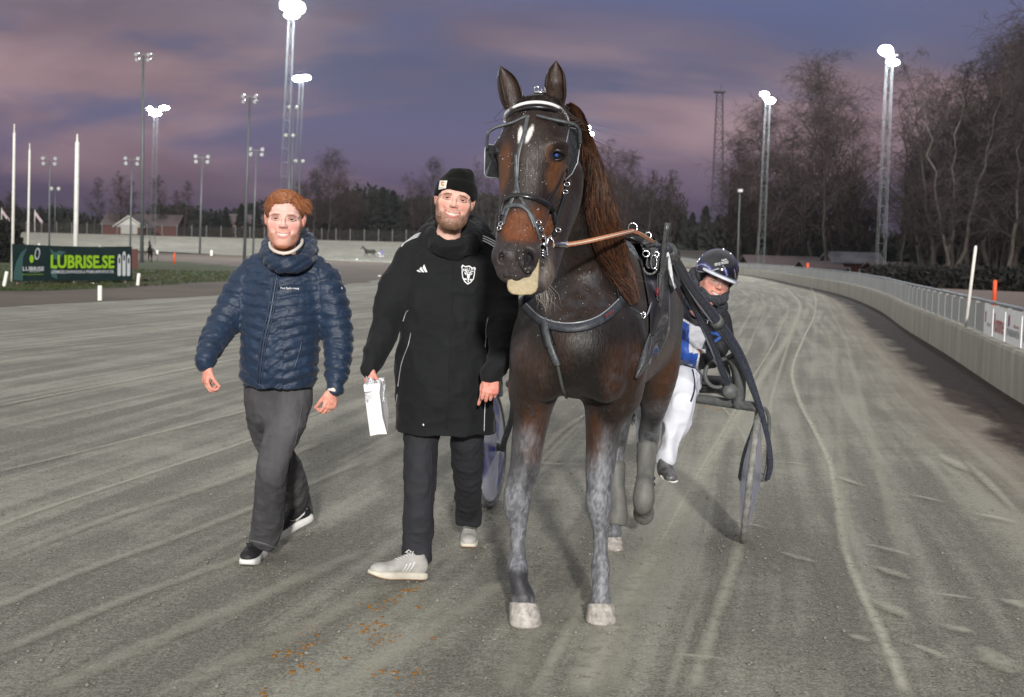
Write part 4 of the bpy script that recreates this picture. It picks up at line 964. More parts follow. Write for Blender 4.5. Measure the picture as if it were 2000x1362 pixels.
# ---- houses
M_wr = mat('red_boards', (.080, .022, .018), .85, var=((6, 6, .3), .2)); M_wt = mat('white_boards', (.36, .36, .33), .8); M_rf = mat('roof_sheet', (.080, .058, .060), .6, var=(.6, .2)); M_win = mat('dark_window', (.03, .03, .04), .2); M_beige = mat('beige_wall', (.16, .10, .07), .85); M_snow = mat('pale_roof', (.115, .11, .13), .6, var=(.5, .4))
def house(px, Y, w_, h_, dep, roofh, label, mw, mr, gable=False, windows=(), z0=None, white_gable=False, ang=0):
    c = P(px, 500, Y); z = groundz(c[0], Y) if z0 is None else z0; o = A(c[0], Y, z); e = empty('house', o, label, 'house'); rt = rotz(ang)
    MB().box(o+rt @ A(0, dep/2, h_/2), (w_, dep, h_), rt).build('wall', mw, e)
    rf = MB(); ov = .5
    if gable:
        prof = [(-w_/2-ov, h_-.25), (0, h_+roofh), (w_/2+ov, h_-.25), (w_/2+ov, h_-.05), (0, h_+roofh+.25), (-w_/2-ov, h_-.05)]
        rf.add([o+rt @ A(x, -ov, zz) for x, zz in prof]+[o+rt @ A(x, dep+ov, zz) for x, zz in prof], [(0, 1, 7, 6), (1, 2, 8, 7), (3, 4, 10, 9), (4, 5, 11, 10), (0, 5, 4, 1), (1, 4, 3, 2), (6, 7, 10, 11), (7, 8, 9, 10), (0, 6, 11, 5), (2, 3, 9, 8)])
        MB().add([o+rt @ A(*q) for q in ((-w_/2, -.02, h_-.1), (w_/2, -.02, h_-.1), (0, -.02, h_+roofh-.05), (-w_/2, dep, h_-.1), (w_/2, dep, h_-.1), (0, dep, h_+roofh-.05))], [(0, 1, 2), (5, 4, 3), (0, 3, 4, 1)]).build('gable', M_wt if white_gable else mw, e)
        if white_gable:
            for sg in (-1, 1): MB().tube([o+rt @ A(sg*(w_/2+ov), -ov-.05, h_-.15), o+rt @ A(0, -ov-.05, h_+roofh+.12)], .16, 4).build('bargeboard', M_wt, e)
            MB().box(o+rt @ A(0, -.05, h_/2), (w_*.62, .06, h_*.95), rt).build('door', M_wt, e)
    else:
        prof = [(-ov, h_-.15), (dep/2, h_+roofh), (dep+ov, h_-.15), (dep+ov, h_), (dep/2, h_+roofh+.15), (-ov, h_)]
        rf.add([o+rt @ A(-w_/2-ov, y, zz) for y, zz in prof]+[o+rt @ A(w_/2+ov, y, zz) for y, zz in prof], [(0, 6, 7, 1), (1, 7, 8, 2), (3, 9, 10, 4), (4, 10, 11, 5), (0, 1, 4, 5), (1, 2, 3, 4), (6, 11, 10, 7), (7, 10, 9, 8), (0, 5, 11, 6), (2, 8, 9, 3)])
        for sg in (-1, 1): MB().add([o+rt @ A(sg*w_/2, y, zz) for y, zz in ((0, h_-.1), (dep, h_-.1), (dep/2, h_+roofh-.05))], [(0, 1, 2)]).build('gable', mw, e)
    rf.build('roof', mr, e)
    for (x, zc, ww, hh) in windows:
        f = MB().box(o+rt @ A(x, -.04, zc), (ww+.25, .08, hh+.25), rt).build('window', M_wt, e); MB().box(o+rt @ A(x, -.09, zc), (ww, .06, hh), rt).build('pane', M_win, f)
house(252, 268, 5.2, 1.5, 8, 1.9, 'small red hut with a white gable beyond the far bend on the left', M_wr, M_rf, True, white_gable=True, z0=2.6)
house(272, 282, 15, 2.2, 8, 2.2, 'low red barn with a pinkish roof behind the white-gabled hut', M_wr, M_rf, z0=2.4)
house(478, 300, 8, 3.2, 7, 2.0, 'dim beige house beyond the far bend left of the red-haired man', M_beige, M_rf, windows=((-2, 1.8, 1, 1.1), (2, 1.8, 1, 1.1)), z0=2.5)
house(1678, 140, 4.6, 2.0, 6, .9, 'red house with a wide pale roof beside the round-crowned bare tree', M_wr, M_snow, windows=((-1.3, 1.0, .7, .7), (.4, 1.0, .5, .5), (1.4, 1.0, .5, .5)), z0=-.7)
house(1752, 134, 3.2, 1.5, 6, .6, 'low red annex right of the pale-roofed red house', M_wr, M_rf, windows=((.6, .8, .5, .5),), z0=-.8)
house(1535, 144, 7.0, 1.6, 6, .8, 'dim red shed left of the pale-roofed house, behind the railing', M_wr, M_rf, windows=((-2, .9, .6, .6), (0, .9, .6, .6), (2, .9, .6, .6)), z0=-.8)
house(1830, 137, 6, 1.3, 6, .6, 'long low red shed behind the tall birches', M_wr, M_rf, windows=((-1.0, .7, .9, .4),), z0=-.8)
house(1612, 138, 3.2, 1.6, 5, .6, 'small red porch building touching the red house on its left', M_wr, M_rf, z0=-1)
MB()
# dark hedge behind the railing
def hedge(name, px0, px1, Y0, Y1, h, label):
    a, b = P(px0, 500, Y0), P(px1, 500, Y1); r = np.random.RandomState(9); V = []; F = []; n = 0
    for i in range(7000):
        f = r.rand(); c = A(a[0]+(b[0]-a[0])*f+r.randn()*.2, a[1]+(b[1]-a[1])*f+r.rand()*1.6, h*r.rand()*(.85+.25*math.sin(f*31)*math.sin(f*77))); s_ = .16; u, v = r.randn(3)*s_, r.randn(3)*s_; V += [c+u, c+v, c-u*.5-v*.5]; F.append((n, n+1, n+2)); n += 3
    mid = (a+b)/2; mb = MB(); m = 30
    for i in range(m):
        f = (i+.5)/m; c = A(a[0]+(b[0]-a[0])*f, a[1]+(b[1]-a[1])*f+.9, h*.38); mb.ball(c, (.9*np.linalg.norm(b-a)/m, .8, h*.46), 8)
    e = empty(name, (mid[0], mid[1], 0), label, 'hedge'); link_mesh('foliage', V, F, mat('hedge_leaf', (.008, .008, .006), .95), e, False); mb.build('branch_mass', mat('hedge_core', (.01, .009, .007), 1), e)
hedge('hedge', 1715, 2040, 84, 76, 1.25, 'low black hedge behind the railing on the right')
hedge('hedge', -30, 14, 78, 78, 2.2, 'dark shrub cut by the left edge above the banner')
# bird
c = P(311, 343, 120); e = MB(); e.ball(c, (.09, .22, .07), 8, rot=rotx(.3)); e.add([c, c+A(.1, .1, .42), c+A(.16, -.08, .5), c+A(.02, -.12, 0)], [(0, 1, 2, 3)]); e.add([c, c+A(-.12, .1, -.36), c+A(-.2, -.06, -.45), c+A(0, -.12, 0)], [(0, 1, 2, 3)])
tag(e.build('bird', mat('bird_black', (.02, .02, .02), .8)), 'small dark bird flying beside the left lit floodlight mast', 'bird')
# ---- banner
def banner():
    a, b = P(24, 553, 42.5), P(258, 549, 47.5); ex = unit(A(b[0]-a[0], b[1]-a[1], 0)); en = A(ex[1], -ex[0], 0); up = A(0, 0, 1); W_ = np.linalg.norm((b-a)[:2]); H_ = 1.16; z0 = .12
    o = A(a[0], a[1], z0); e = empty('banner', (o+ex*W_/2), 'wide dark green advertising banner with bright green lettering beside the infield grass', 'banner')
    m = mat('banner_cloth', (.004, .014, .013), .55, var=(.9, .6), col2=(.008, .030, .028)); V = []; F = []; n = 40
    for i in range(n+1):
        for j in range(5):
            x = W_*i/n; z = H_*j/4; wv = .012*math.sin(x*4.1)+.008*math.sin(x*9+z*4); V.append(o+ex*x+up*(z-.04*math.sin(math.pi*x/W_)*(j/4))+en*wv)
    nv = len(V); V += [v-en*.01 for v in V]
    for i in range(n):
        for j in range(4): k = i*5+j; F += [(k, k+5, k+6, k+1), (nv+k, nv+k+1, nv+k+6, nv+k+5)]
    link_mesh('cloth', V, F, m, e, True)
    def S(pts2, mtl, name, F=None, d=.028):
        V = [o+ex*p[0]+up*p[1]+en*d for p in pts2]; link_mesh(name, V, F or [tuple(range(len(V)))], mtl, e, False)
    def put(txt, x, z, w_, h_, mtl, **kw): V, F = fit_text(txt, w_, h_, **kw); link_mesh('lettering', [o+ex*(x+v[0])+up*(z+v[1])+en*.032 for v in V], F, mtl, e, False)
    mg = mat('lime_print', (.30, .56, .015), .6); mw = mat('white_print', (.62, .66, .66), .6); mgy = mat('teal_print', (.045, .11, .105), .6); mk = mat('black_print', (.006, .010, .010), .6)
    S([(.03, .04), (.42, .02), (.38, .35), (.42, .75), (.60, 1.06), (.34, .9), (.13, .60), (.04, .3)], mgy, 'swoosh'); S([(1.62, .15), (1.9, .05), (1.86, .4), (1.7, .48)], mgy, 'swoosh'); S([(1.55, 1.05), (1.72, .70), (2.0, .66), (2.12, .85), (2.3, .92), (2.0, .98), (1.8, .9)], mgy, 'swoosh')
    put('LUBRISE.SE', .56*W_, .62, .54*W_, .44, mg, bold=.035); put('LIVSMEDELSANPASSADE & PREMIUMPRODUKTER', .56*W_, .29, .53*W_, .10, mw, bold=.012)
    put('LUBRISE', .155*W_, .39, .165*W_, .13, mw, bold=.02); put('INDUSTRY', .155*W_, .21, .165*W_, .035, mg)
    S([(.165*W_-.25, .29), (.165*W_+.25, .29), (.165*W_+.25, .30), (.165*W_-.25, .30)], mw, 'line', d=.03)
    r1 = [(.185*W_+.11*math.cos(t)+.03*math.sin(t), .86+.19*math.sin(t)) for t in np.linspace(0, 6.28, 17)[:-1]]; r2 = [(.185*W_+.075*math.cos(t)+.02*math.sin(t), .86+.15*math.sin(t)) for t in np.linspace(0, 6.28, 17)[:-1]]
    S(r1+r2, mw, 'emblem', [(i, (i+1) % 16, 16+(i+1) % 16, 16+i) for i in range(16)], .03); S([(.14*W_+.09*math.cos(t), .70+.13*math.sin(t)) for t in np.linspace(0, 6.28, 13)[:-1]], mg, 'emblem', d=.034)
    for x, z1 in ((.875, .88), (.918, .98), (.960, .88)):
        X = x*W_; q = .085
        S([(X-q, .18), (X-q*.6, .14), (X+q*.6, .14), (X+q, .18), (X+q, z1-.12), (X+q*.5, z1), (X-q*.5, z1), (X-q, z1-.12)], mw, 'printed_bottle', d=.03); S([(X-q*.5, z1-.3), (X+q*.5, z1-.3), (X+q*.4, z1-.12), (X-q*.4, z1-.12)], mk, 'printed_label', d=.033)
    MB().box(o+ex*(W_+.14)+up*.72, (.30, .02, .7), np.column_stack([ex, en, up])).build('end_flap', mat('pinkish_board', (.17, .075, .065), .8), e)
    for x in (.05, .5, .95):
        MB().box(o+ex*x*W_-en*.06+up*.5, (.06, .05, 1.25), np.column_stack([ex, en, up])).build('support_post', mat('wood_post', (.2, .16, .12), .9), e)
banner()
# ================================================================ HORSE
def build_horse_body():
    S = SDF()
    # trunk: cross sections stacked along the body axis, widest direction across
    tr = [(.250, 5.44, 1.13, .12, .14), (.265, 5.50, 1.13, .19, .20), (.285, 5.60, 1.15, .235, .25), (.325, 5.80, 1.20, .25, .30), (.375, 6.05, 1.21, .275, .345), (.43, 6.35, 1.20, .315, .365), (.49, 6.65, 1.20, .315, .365), (.55, 6.95, 1.24, .29, .345), (.60, 7.18, 1.25, .25, .31), (.63, 7.32, 1.22, .17, .21)]
    S.chain([list(t) for t in tr], k=.05, sub=4)
    # breast muscles, shoulders
    S.ell((.150, 5.455, 1.035), (.092, .085, .135), .035, roty(.18)); S.ell((.365, 5.46, 1.035), (.095, .085, .135), .035, roty(-.18))
    S.chain([(.06, 5.50, 1.20, .03, .03), (.045, 5.49, 1.08, .04, .04), (.075, 5.50, .96, .03, .03)], k=.05, sub=3); S.chain([(.475, 5.53, 1.22, .03, .03), (.49, 5.52, 1.08, .045, .045), (.45, 5.52, .96, .03, .03)], k=.05, sub=3)
    S.ell((.075, 5.62, 1.06), (.085, .15, .22), .07, rotx(-.2)); S.ell((.47, 5.66, 1.06), (.09, .16, .23), .07, rotx(-.2))
    S.ell((.085, 5.60, .93), (.088, .12, .11), .04); S.ell((.43, 5.62, .93), (.09, .12, .12), .04)
    S.ell((.28, 5.80, 1.52), (.10, .22, .12), .10)                                  # withers
    # neck
    nk = [row(1172, 640, 5.92, 92, 150), row(1158, 560, 5.80, 82, 135), row(1142, 480, 5.66, 66, 112), row(1124, 400, 5.52, 54, 92), row(1104, 320, 5.40, 46, 74), row(1082, 262, 5.30, 42, 52)]
    S.chain(nk, k=.09, sub=4)
    # forelegs
    for rows, in (([row(1044, 765, 5.66, 42, 62), row(1038, 815, 5.64, 36, 54), row(1031, 862, 5.62, 32, 44), row(1025, 915, 5.60, 30, 36), row(1014, 950, 5.585, 27, 30), row(1010, 975, 5.57, 28, 30), row(1010, 1000, 5.575, 24, 26), row(1012, 1030, 5.585, 17.5, 22), row(1011, 1070, 5.585, 15.5, 20), row(1010, 1098, 5.57, 19.5, 23), row(1011, 1118, 5.55, 21.5, 24), row(1013, 1137, 5.52, 18.5, 21), row(1018, 1153, 5.51, 21, 22), row(1022, 1168, 5.50, 24, 23)],),
                  ([row(1184, 765, 5.70, 44, 66), row(1180, 820, 5.67, 37, 56), row(1176, 868, 5.65, 32, 45), row(1172, 915, 5.62, 29, 36), row(1169, 955, 5.60, 25, 29), row(1169, 982, 5.585, 25.5, 30), row(1171, 1010, 5.59, 21, 25), row(1173, 1040, 5.60, 15.5, 21), row(1173, 1080, 5.60, 14.5, 20), row(1173, 1104, 5.59, 19, 23), row(1173, 1122, 5.57, 19, 23), row(1173, 1142, 5.55, 16.5, 20), row(1174, 1158, 5.54, 18, 20), row(1174, 1170, 5.53, 20.5, 20)],)):
        S.chain(rows, k=.045, sub=4)
    # hind legs: near one lifted, the other standing behind the foreleg
    S.chain([row(1272, 560, 6.95, 62, 110), row(1284, 640, 6.85, 46, 95), row(1290, 705, 6.82, 38, 78), row(1282, 765, 6.88, 30, 52), row(1273, 815, 6.98, 21, 36), row(1268, 845, 7.05, 21, 30), row(1266, 868, 7.04, 19, 26), row(1262, 900, 7.0, 15, 19), row(1260, 935, 6.95, 14, 18), row(1258, 962, 6.91, 17, 20), row(1258, 982, 6.93, 17, 19), row(1258, 994, 6.98, 17, 19)], k=.05, sub=4)
    S.chain([row(1225, 640, 7.0, 55, 100), row(1222, 720, 6.95, 38, 75), row(1215, 790, 7.0, 24, 44), row(1208, 850, 7.12, 18, 30), row(1205, 880, 7.13, 17, 26), row(1203, 920, 7.08, 13, 18), row(1203, 970, 7.03, 13, 17), row(1203, 1003, 7.0, 16, 20), row(1200, 1025, 6.98, 14, 17), row(1198, 1042, 6.95, 17, 20)], k=.05, sub=4)
    res = .011
    V, F = S.mesh(res)
    # ---------------- head (finer grid, joined into the same skin)
    H = SDF()
    H.chain([row(1088, 268, 5.32, 44, 50), row(1068, 244, 5.22, 50, 48), row(1050, 232, 5.12, 50, 40)], k=.03, sub=4)
    H.chain([row(1049, 240, 5.06, 56, 46), row(1044, 270, 5.00, 65, 56), row(1040, 305, 4.97, 66, 62), row(1034, 345, 4.96, 60, 60), row(1028, 385, 4.93, 52, 52), row(1021, 425, 4.89, 46, 44), row(1014, 465, 4.85, 44, 40), row(1009, 500, 4.82, 45, 38), row(1008, 525, 4.81, 38, 32)], k=.03, sub=5)
    H.ell(P(1008, 502, 4.79), (.084, .060, .058), .025)                 # muzzle
    H.ell(P(1010, 532, 4.80), (.066, .048, .036), .02)                  # upper lip
    H.chain([row(1098, 345, 5.16, 42, 62), row(1098, 385, 5.14, 38, 60), row(1088, 430, 5.04, 32, 44), row(1076, 480, 4.95, 27, 32), row(1066, 520, 4.90, 25, 26), row(1058, 550, 4.88, 18, 20)], k=.03, sub=4)   # jaw and cheek
    H.chain([row(1060, 535, 4.88, 22, 22), row(1045, 553, 4.86, 26, 17), row(1022, 556, 4.85, 22, 14)], k=.02, sub=4)  # lower lip
    H.ell(P(1088, 298, 4.94), (.040, .034, .034), .025); H.ell(P(986, 292, 4.99), (.042, .04, .036), .03)      # orbits
    H.chain([row(1066, 286, 4.885, 8), row(1084, 279, 4.885, 8), row(1104, 286, 4.92, 7)], k=.018, sub=3)       # brow
    H.chain([row(1102, 330, 4.99, 8), row(1086, 362, 4.95, 8), row(1072, 395, 4.92, 6)], k=.025, sub=3)       # facial crest
    H.ell(P(1088, 303, 4.895), (.023, .016, .016), .006, op='s')
    # nostrils
    H.chain([row(1018, 492, 4.72, 7), row(1031, 484, 4.705, 7), row(1044, 493, 4.705, 7), row(1046, 510, 4.715, 6), row(1038, 524, 4.73, 5)], k=.02, sub=4)
    H.chain([row(1019, 505, 4.72, 6), row(1022, 519, 4.72, 5), row(1029, 528, 4.73, 5)], k=.02, sub=3)
    H.ell(P(1034, 508, 4.69), (.010, .026, .017), .014, roty(.5), op='s')
    H.chain([row(985, 492, 4.74, 6), row(978, 508, 4.74, 6)], k=.016, sub=3); H.ell(P(979, 505, 4.745), (.010, .02, .018), .012, op='s')
    H.chain([row(980, 541, 4.78, 3), row(1010, 549, 4.755, 3), row(1040, 538, 4.79, 3), row(1058, 512, 4.85, 3)], k=.008, sub=4, op='s')
    Vh, Fh = H.mesh(.0055)
    (V, F) = join([(V, F), (Vh, Fh)])
    # ears: cupped leaves
    ears = []
    for base, mid, tip, inn, wd in ((P(1000, 212, 5.14), P(990, 172, 5.14), P(977, 130, 5.16), A(.35, -1, .1), .048), (P(1085, 205, 5.17), P(1085, 160, 5.15), P(1086, 119, 5.17), A(-.05, -1, .1), .046)):
        C = cr(np.array([base, base*.55+mid*.45, mid, mid*.45+tip*.55, tip]), 5); K = len(C); nV = []; nF = []; m = 12
        for lay in (0, 1):
            for i, c in enumerate(C):
                f = i/(K-1); wv = wd*(.55+1.5*f*(1-f)*1.25+.35*(1-f))*(1-f**4)*.75+.002; t = unit(C[min(i+1, K-1)]-C[max(i-1, 0)]); fw = unit(inn-t*(inn @ t)); sd = np.cross(t, fw)
                for k in range(m):
                    th = (k/(m-1)-.5)*R(250); rr = wv*(1-.10*lay); nV.append(c+sd*math.sin(th)*rr-fw*math.cos(th)*rr*.8+fw*wv*.5+fw*lay*.003)
        n1 = K*m
        for lay in (0, 1):
            for i in range(K-1):
                for k in range(m-1): a = lay*n1+i*m+k; nF.append((a, a+1, a+m+1, a+m) if lay else (a, a+m, a+m+1, a+1))
        for i in range(K-1):
            for k in (0, m-1): a = i*m+k; nF.append((a, a+m, a+m+n1, a+n1))
        ears.append((np.array(nV), np.array(nF)))
    V, F = join([(V, F)]+ears)
    return V, F, len(ears[0][0])*1+len(ears[1][0])
HV, HF, n_ear = build_horse_body()
H_BVH = bvh_of(HV, HF)
def horse_colour(V):
    x, y = pix(V); n = vnoise(V, 9, 1); n2 = vnoise(V, 38, 2); n3 = vnoise(V*A(1, 1, .25), 130, 3); z = V[:, 2]; Y = V[:, 1]
    C = np.tile(np.array((.0095, .0066, .0056)), (len(V), 1)); C = mixc(C, (.026, .0130, .009), sstep(n, .40, .75)*.7)
    body = (Y > 5.35)
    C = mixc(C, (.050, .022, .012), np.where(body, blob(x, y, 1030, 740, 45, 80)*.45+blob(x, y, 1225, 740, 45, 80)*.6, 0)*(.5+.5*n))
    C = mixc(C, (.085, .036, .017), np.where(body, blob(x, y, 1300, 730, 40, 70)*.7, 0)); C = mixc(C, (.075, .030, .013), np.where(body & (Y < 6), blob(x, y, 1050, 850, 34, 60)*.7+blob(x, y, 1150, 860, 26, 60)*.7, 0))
    head = (Y < 5.16) & (y < 580) & (z > 1.3)
    hw = head.astype(float)
    C = mixc(C, (.020, .011, .008), hw*.6)
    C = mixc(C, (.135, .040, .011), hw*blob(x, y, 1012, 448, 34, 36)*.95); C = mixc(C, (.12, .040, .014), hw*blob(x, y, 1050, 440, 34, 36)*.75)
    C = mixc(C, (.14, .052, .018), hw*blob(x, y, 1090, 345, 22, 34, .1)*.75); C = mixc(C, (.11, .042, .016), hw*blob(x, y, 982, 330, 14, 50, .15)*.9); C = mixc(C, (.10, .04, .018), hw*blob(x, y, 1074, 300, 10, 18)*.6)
    C = mixc(C, (.030, .023, .023), hw*np.clip(sstep(y+(n-.5)*30, 474, 494), 0, 1)*.96); C = mixc(C, (.06, .05, .05), hw*blob(x, y, 1000, 530, 46, 18)*.5); C = mixc(C, (.16, .13, .11), hw*blob(x, y, 1072, 540, 12, 30)*.6)
    C = mixc(C, (.012, .010, .012), hw*blob(x, y, 1032, 509, 13, 17, soft=.4)*.97)
    C = mixc(C, (.012, .008, .007), hw*blob(x, y, 1087, 303, 17, 13, -.1, .25)*.95)
    C = mixc(C, (.72, .70, .68), hw*np.maximum(blob(x, y, 1016, 264, 4.2, 16, .10, .3), blob(x, y, 1034, 262, 4.8, 18, .38, .3)))
    # dried sand and sweat on the lower legs
    leg = (z < .98)
    dust = np.where(leg, sstep(.80-z+(n-.5)*.30, 0, .34), 0)*np.where(Y < 6.3, 1, .75); grey = mixc(np.tile(np.array((.120, .126, .140)), (len(V), 1)), (.34, .355, .385), sstep(n3*.7+n2*.5, .45, .85))
    C = C*(1-.85*dust[:, None])+grey*.85*dust[:, None]
    C = mixc(C, (.035, .034, .038), np.where(z < .9, sstep(n2*.5+n3*.6, .60, .82), 0)*.7)
    past = np.where(Y < 6, blob(x, z*1000, 1013, 150, 90, 55), 0); C = mixc(C, (.020, .019, .023), past*.9)
    C = mixc(C, (.045, .05, .06), np.where(body & (z > .9), sstep(n2*.6+n*.6, .68, .95), 0)*.35)
    return C
HC = horse_colour(HV)
# ears: dark rims, brown inside
HC[-n_ear:] = np.array((.030, .017, .012))*(.7+.8*vnoise(HV[-n_ear:], 22, 5))[:, None]
def coat_material(name, attr='col', rough=(.34, .62), c=.15):
    m = mat(name, attr=attr, rough=.42, var=((95, 95, 34), .35), rvar=rough, bump=[((14, 14, 6), .3, .02), ((46, 46, 15), .15, .006), ((170, 170, 40), .5, .004)], sheen=.05, spec=.4); return m
M_coat = coat_material('horse_coat')
horse = empty('horse', (.3, 6.2, 0), 'tall dark bay racehorse with a white star walking towards the camera beside the bearded man', 'horse')
link_mesh('body', HV, HF, M_coat, horse, True, attrs={'col': HC})
# eyes
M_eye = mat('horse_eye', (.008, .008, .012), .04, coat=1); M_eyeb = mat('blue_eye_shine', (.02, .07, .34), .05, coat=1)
ec = P(1088, 303, 4.905); e1 = MB(); e1.ball(ec, (.021, .019, .0185), 16); eo = e1.build('eye', M_eye, horse, True)
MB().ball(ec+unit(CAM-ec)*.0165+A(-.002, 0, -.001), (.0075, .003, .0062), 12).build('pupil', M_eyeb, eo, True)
MB().ball(P(975, 297, 4.96), (.018, .02, .018), 12).build('eye', M_eye, horse, True)
el = MB(); el.tube([P(1074, 306, 4.895), P(1079, 297, 4.883), P(1088, 293, 4.880), P(1098, 297, 4.885), P(1103, 305, 4.90)], [.003, .006, .007, .006, .003], 8); el.tube([P(1074, 307, 4.897), P(1082, 313, 4.885), P(1094, 312, 4.887), P(1103, 306, 4.90)], [.003, .004, .004, .003], 8)
el.build('eyelid', mat('eyelid_skin', (.012, .009, .008), .4), horse, True)
# hooves
def hoof(top, bot, rt, rb, name_mat, fwd, squash=1.12, flat=True):
    top, bot = np.asarray(top, float), np.asarray(bot, float); V = []; F = []; n = 28; prof = [(0, .93), (.05, 1.02), (.12, 1.0), (.3, 1.0), (.6, 1.0), (.9, 1.0), (1.0, .97), (1.0, .55), (.93, .45)]
    if flat: b = unit(A(fwd[0], fwd[1], 0)); a = np.cross(b, A(0, 0, 1))
    else: ax = unit(bot-top); a = unit(np.cross(ax, fwd)); b = np.cross(a, ax)
    for (f, k) in prof:
        rr = (rt+(rb-rt)*f)*k; c = top+(bot-top)*f
        for i in range(n):
            t = 2*math.pi*i/n; sq = 1.0 if math.sin(t) > -.5 else .86; q = c+a*rr*math.cos(t)+b*rr*squash*math.sin(t)*sq
            if flat: q = q+A(0, 0, 1)*(.34*rr*math.sin(t)*(1-f)); q[2] = max(q[2], .001)
            V.append(q)
    K = len(prof)
    for i in range(K-1):
        for j in range(n): F.append((i*n+j, i*n+(j+1) % n, (i+1)*n+(j+1) % n, (i+1)*n+j))
    F.append(tuple((K-1)*n+j for j in range(n))); F.append(tuple(range(n))[::-1])
    return link_mesh('hoof', V, F, name_mat, horse, True)
M_hoof = mat('dusty_hoof', (.58, .54, .50), .6, var=(38, .5), col2=(.19, .18, .16), bump=((6, 6, 90), .3, .004)); M_hoof2 = mat('dark_dusty_hoof', (.10, .095, .09), .6, var=(40, .5), col2=(.30, .29, .27))
hoof(P(1023, 1178, 5.47), G(1027, 1221)+A(0, 0, .004), .057, .068, M_hoof, A(-.12, -1, 0))
hoof(P(1174, 1180, 5.50), G(1174, 1215)+A(0, 0, .002), .053, .066, M_hoof, A(.0, -1, 0))
hoof(P(1198, 1046, 6.97), G(1197, 1073)+A(0, 0, .002), .042, .054, M_hoof, A(.1, -1, 0))
hoof(P(1258, 986, 6.97), P(1257, 1004, 7.09), .046, .056, M_hoof2, A(0, -.3, -1), flat=False)
# tail, grey with dust, hanging behind
rs = np.random.RandomState(4)
tailroots = [A(.63, 7.36, 1.38)+rs.randn(3)*A(.03, .02, .04) for _ in range(900)]
def tailf(p, r, i):
    e = A(.655+r.randn()*.05, 7.55+r.randn()*.05, .55+r.rand()*.30); m1 = A(.635+r.randn()*.04, 7.52+r.randn()*.04, 1.05); return list(cr(np.array([p, p+A(0, .10, -.06), m1, (m1+e)/2+r.randn(3)*.015, e]), 2))
strands('tail', tailroots, tailf, horse, M_hair, w0=.004, seed=3, cols=[np.array((.12, .13, .15))*(.5+1.3*rs.rand()) for _ in tailroots])
# mane on the image-right side, strands mixed from near black to reddish brown
MP = cr(np.array([(1098, 212, 3), (1112, 226, 6), (1130, 256, 11), (1152, 300, 20), (1166, 350, 28), (1168, 400, 30), (1177, 450, 31), (1190, 495, 30), (1207, 540, 23), (1223, 572, 14), (1234, 600, 5)], float), 8)
MY = np.interp(np.linspace(0, 1, len(MP)), [0, .25, .5, .8, 1], [5.30, 5.40, 5.50, 5.56, 5.58])
def mane_pt(t, g, lift):
    t = min(max(t, 0), .999)*(len(MP)-1); i = int(t); q = MP[i]*(1-t+i)+MP[min(i+1, len(MP)-1)]*(t-i); Yb = MY[i]; x = q[0]+g*q[2]; h, n_ = hit(H_BVH, x, q[1], .006+lift)
    p0 = P(x, q[1], Yb-lift)
    return p0 if h is None or h[1] > Yb+.12 else h
def manef(rt, r, i):
    t0 = r.rand()**1.1*.86; L_ = min(.14+.16*r.rand(), (1.02-t0)*(.55+.45*r.rand())); g = r.uniform(-1, .5); dg = r.normal(.12, .16); fly = max(0, r.normal(0, .62))**3*.5; lift = .004+.03*r.rand()
    return [mane_pt(t0+L_*k/6, g+dg*(k/6)+fly*(k/6)**2+.045*math.sin(k*1.6+i), lift+.006*math.sin(k)) for k in range(7)]
def mcolf(t): return np.array((.014, .009, .007))*(1-t)+np.array((.115, .043, .018))*t
strands('mane', [None]*5600, manef, horse, M_hair, w0=.00105, seed=8, cols=[mcolf(min(1, max(0, rs.normal(.42, .33))))*(.65+.6*rs.rand()) for _ in range(5600)])
# forelock wisps between the ears
fr = [P(1050+rs.randn()*14, 196+rs.rand()*12, 5.05) for _ in range(420)]
def forel(p, r, i): return [p, p+A(r.randn()*.01, -.05, .012), p+A(r.randn()*.03, -.09, -.03), p+A(r.randn()*.045, -.105, -.075), p+A(r.randn()*.055, -.12, -.10-.04*r.rand())]
strands('forelock', fr, forel, horse, M_hair, w0=.0018, seed=5, cols=[np.array((.02, .014, .012))*(.5+1.2*rs.rand()) for _ in fr])
# chin whiskers
wr = [P(1045+rs.rand()*30, 555+rs.rand()*12, 4.85) for _ in range(26)]
strands('whiskers', wr, lambda p, r, i: [p, p+A(.01+r.randn()*.01, -.01, -.03), p+A(.02+r.randn()*.02, -.01, -.06-.04*r.rand())], horse, M_hair, w0=.0006, seed=6, cols=[(.25, .23, .2)]*26)
# ---- bridle
M_lea = mat('wet_black_leather', (.010, .010, .012), .28, var=(30, .3), bump=(90, .25, .002), coat=.3); M_str = mat('dusty_black_strap', (.030, .033, .038), .42, var=(60, .7), col2=(.10, .11, .12), bump=(90, .3, .002)); M_wstrap = mat('white_browband', (.80, .80, .80), .5, bump=(200, .3, .003))
bridle = empty('bridle', P(1050, 240, 5.0)); setparent(bridle, horse)
bridle.location = (0, 0, 0); bridle.matrix_parent_inverse = Matrix.Translation(-Vector(horse.location))
def bpart(name, m, fn, par=None, smooth=True): mb = MB(); fn(mb); o = link_mesh(name, mb.V, mb.F, m, None, smooth, mb.M); o.parent = par or bridle; return o
def SS(pixs, w_, t, off=.001, sm=3): return lambda mb: surf_strap(mb, H_BVH, pixs, w_, t, off, smooth=sm)
def arc(px_, w_, t_, dY=0):
    def f(mb):
        Q = cr(np.array(px_, float), 6); pts = [P(q[0], q[1], q[2]+dY) for q in Q]; c = P(1050, 250, 5.10); mb.strap(pts, [unit(p-c) for p in pts], w_, t_)
    return f
bpart('browband', M_wstrap, arc([(987, 236, 5.06), (990, 222, 5.01), (1004, 211, 4.965), (1026, 203, 4.94), (1052, 201, 4.935), (1076, 205, 4.945), (1094, 214, 4.975), (1105, 228, 5.02), (1110, 244, 5.06)], .0115, .007))
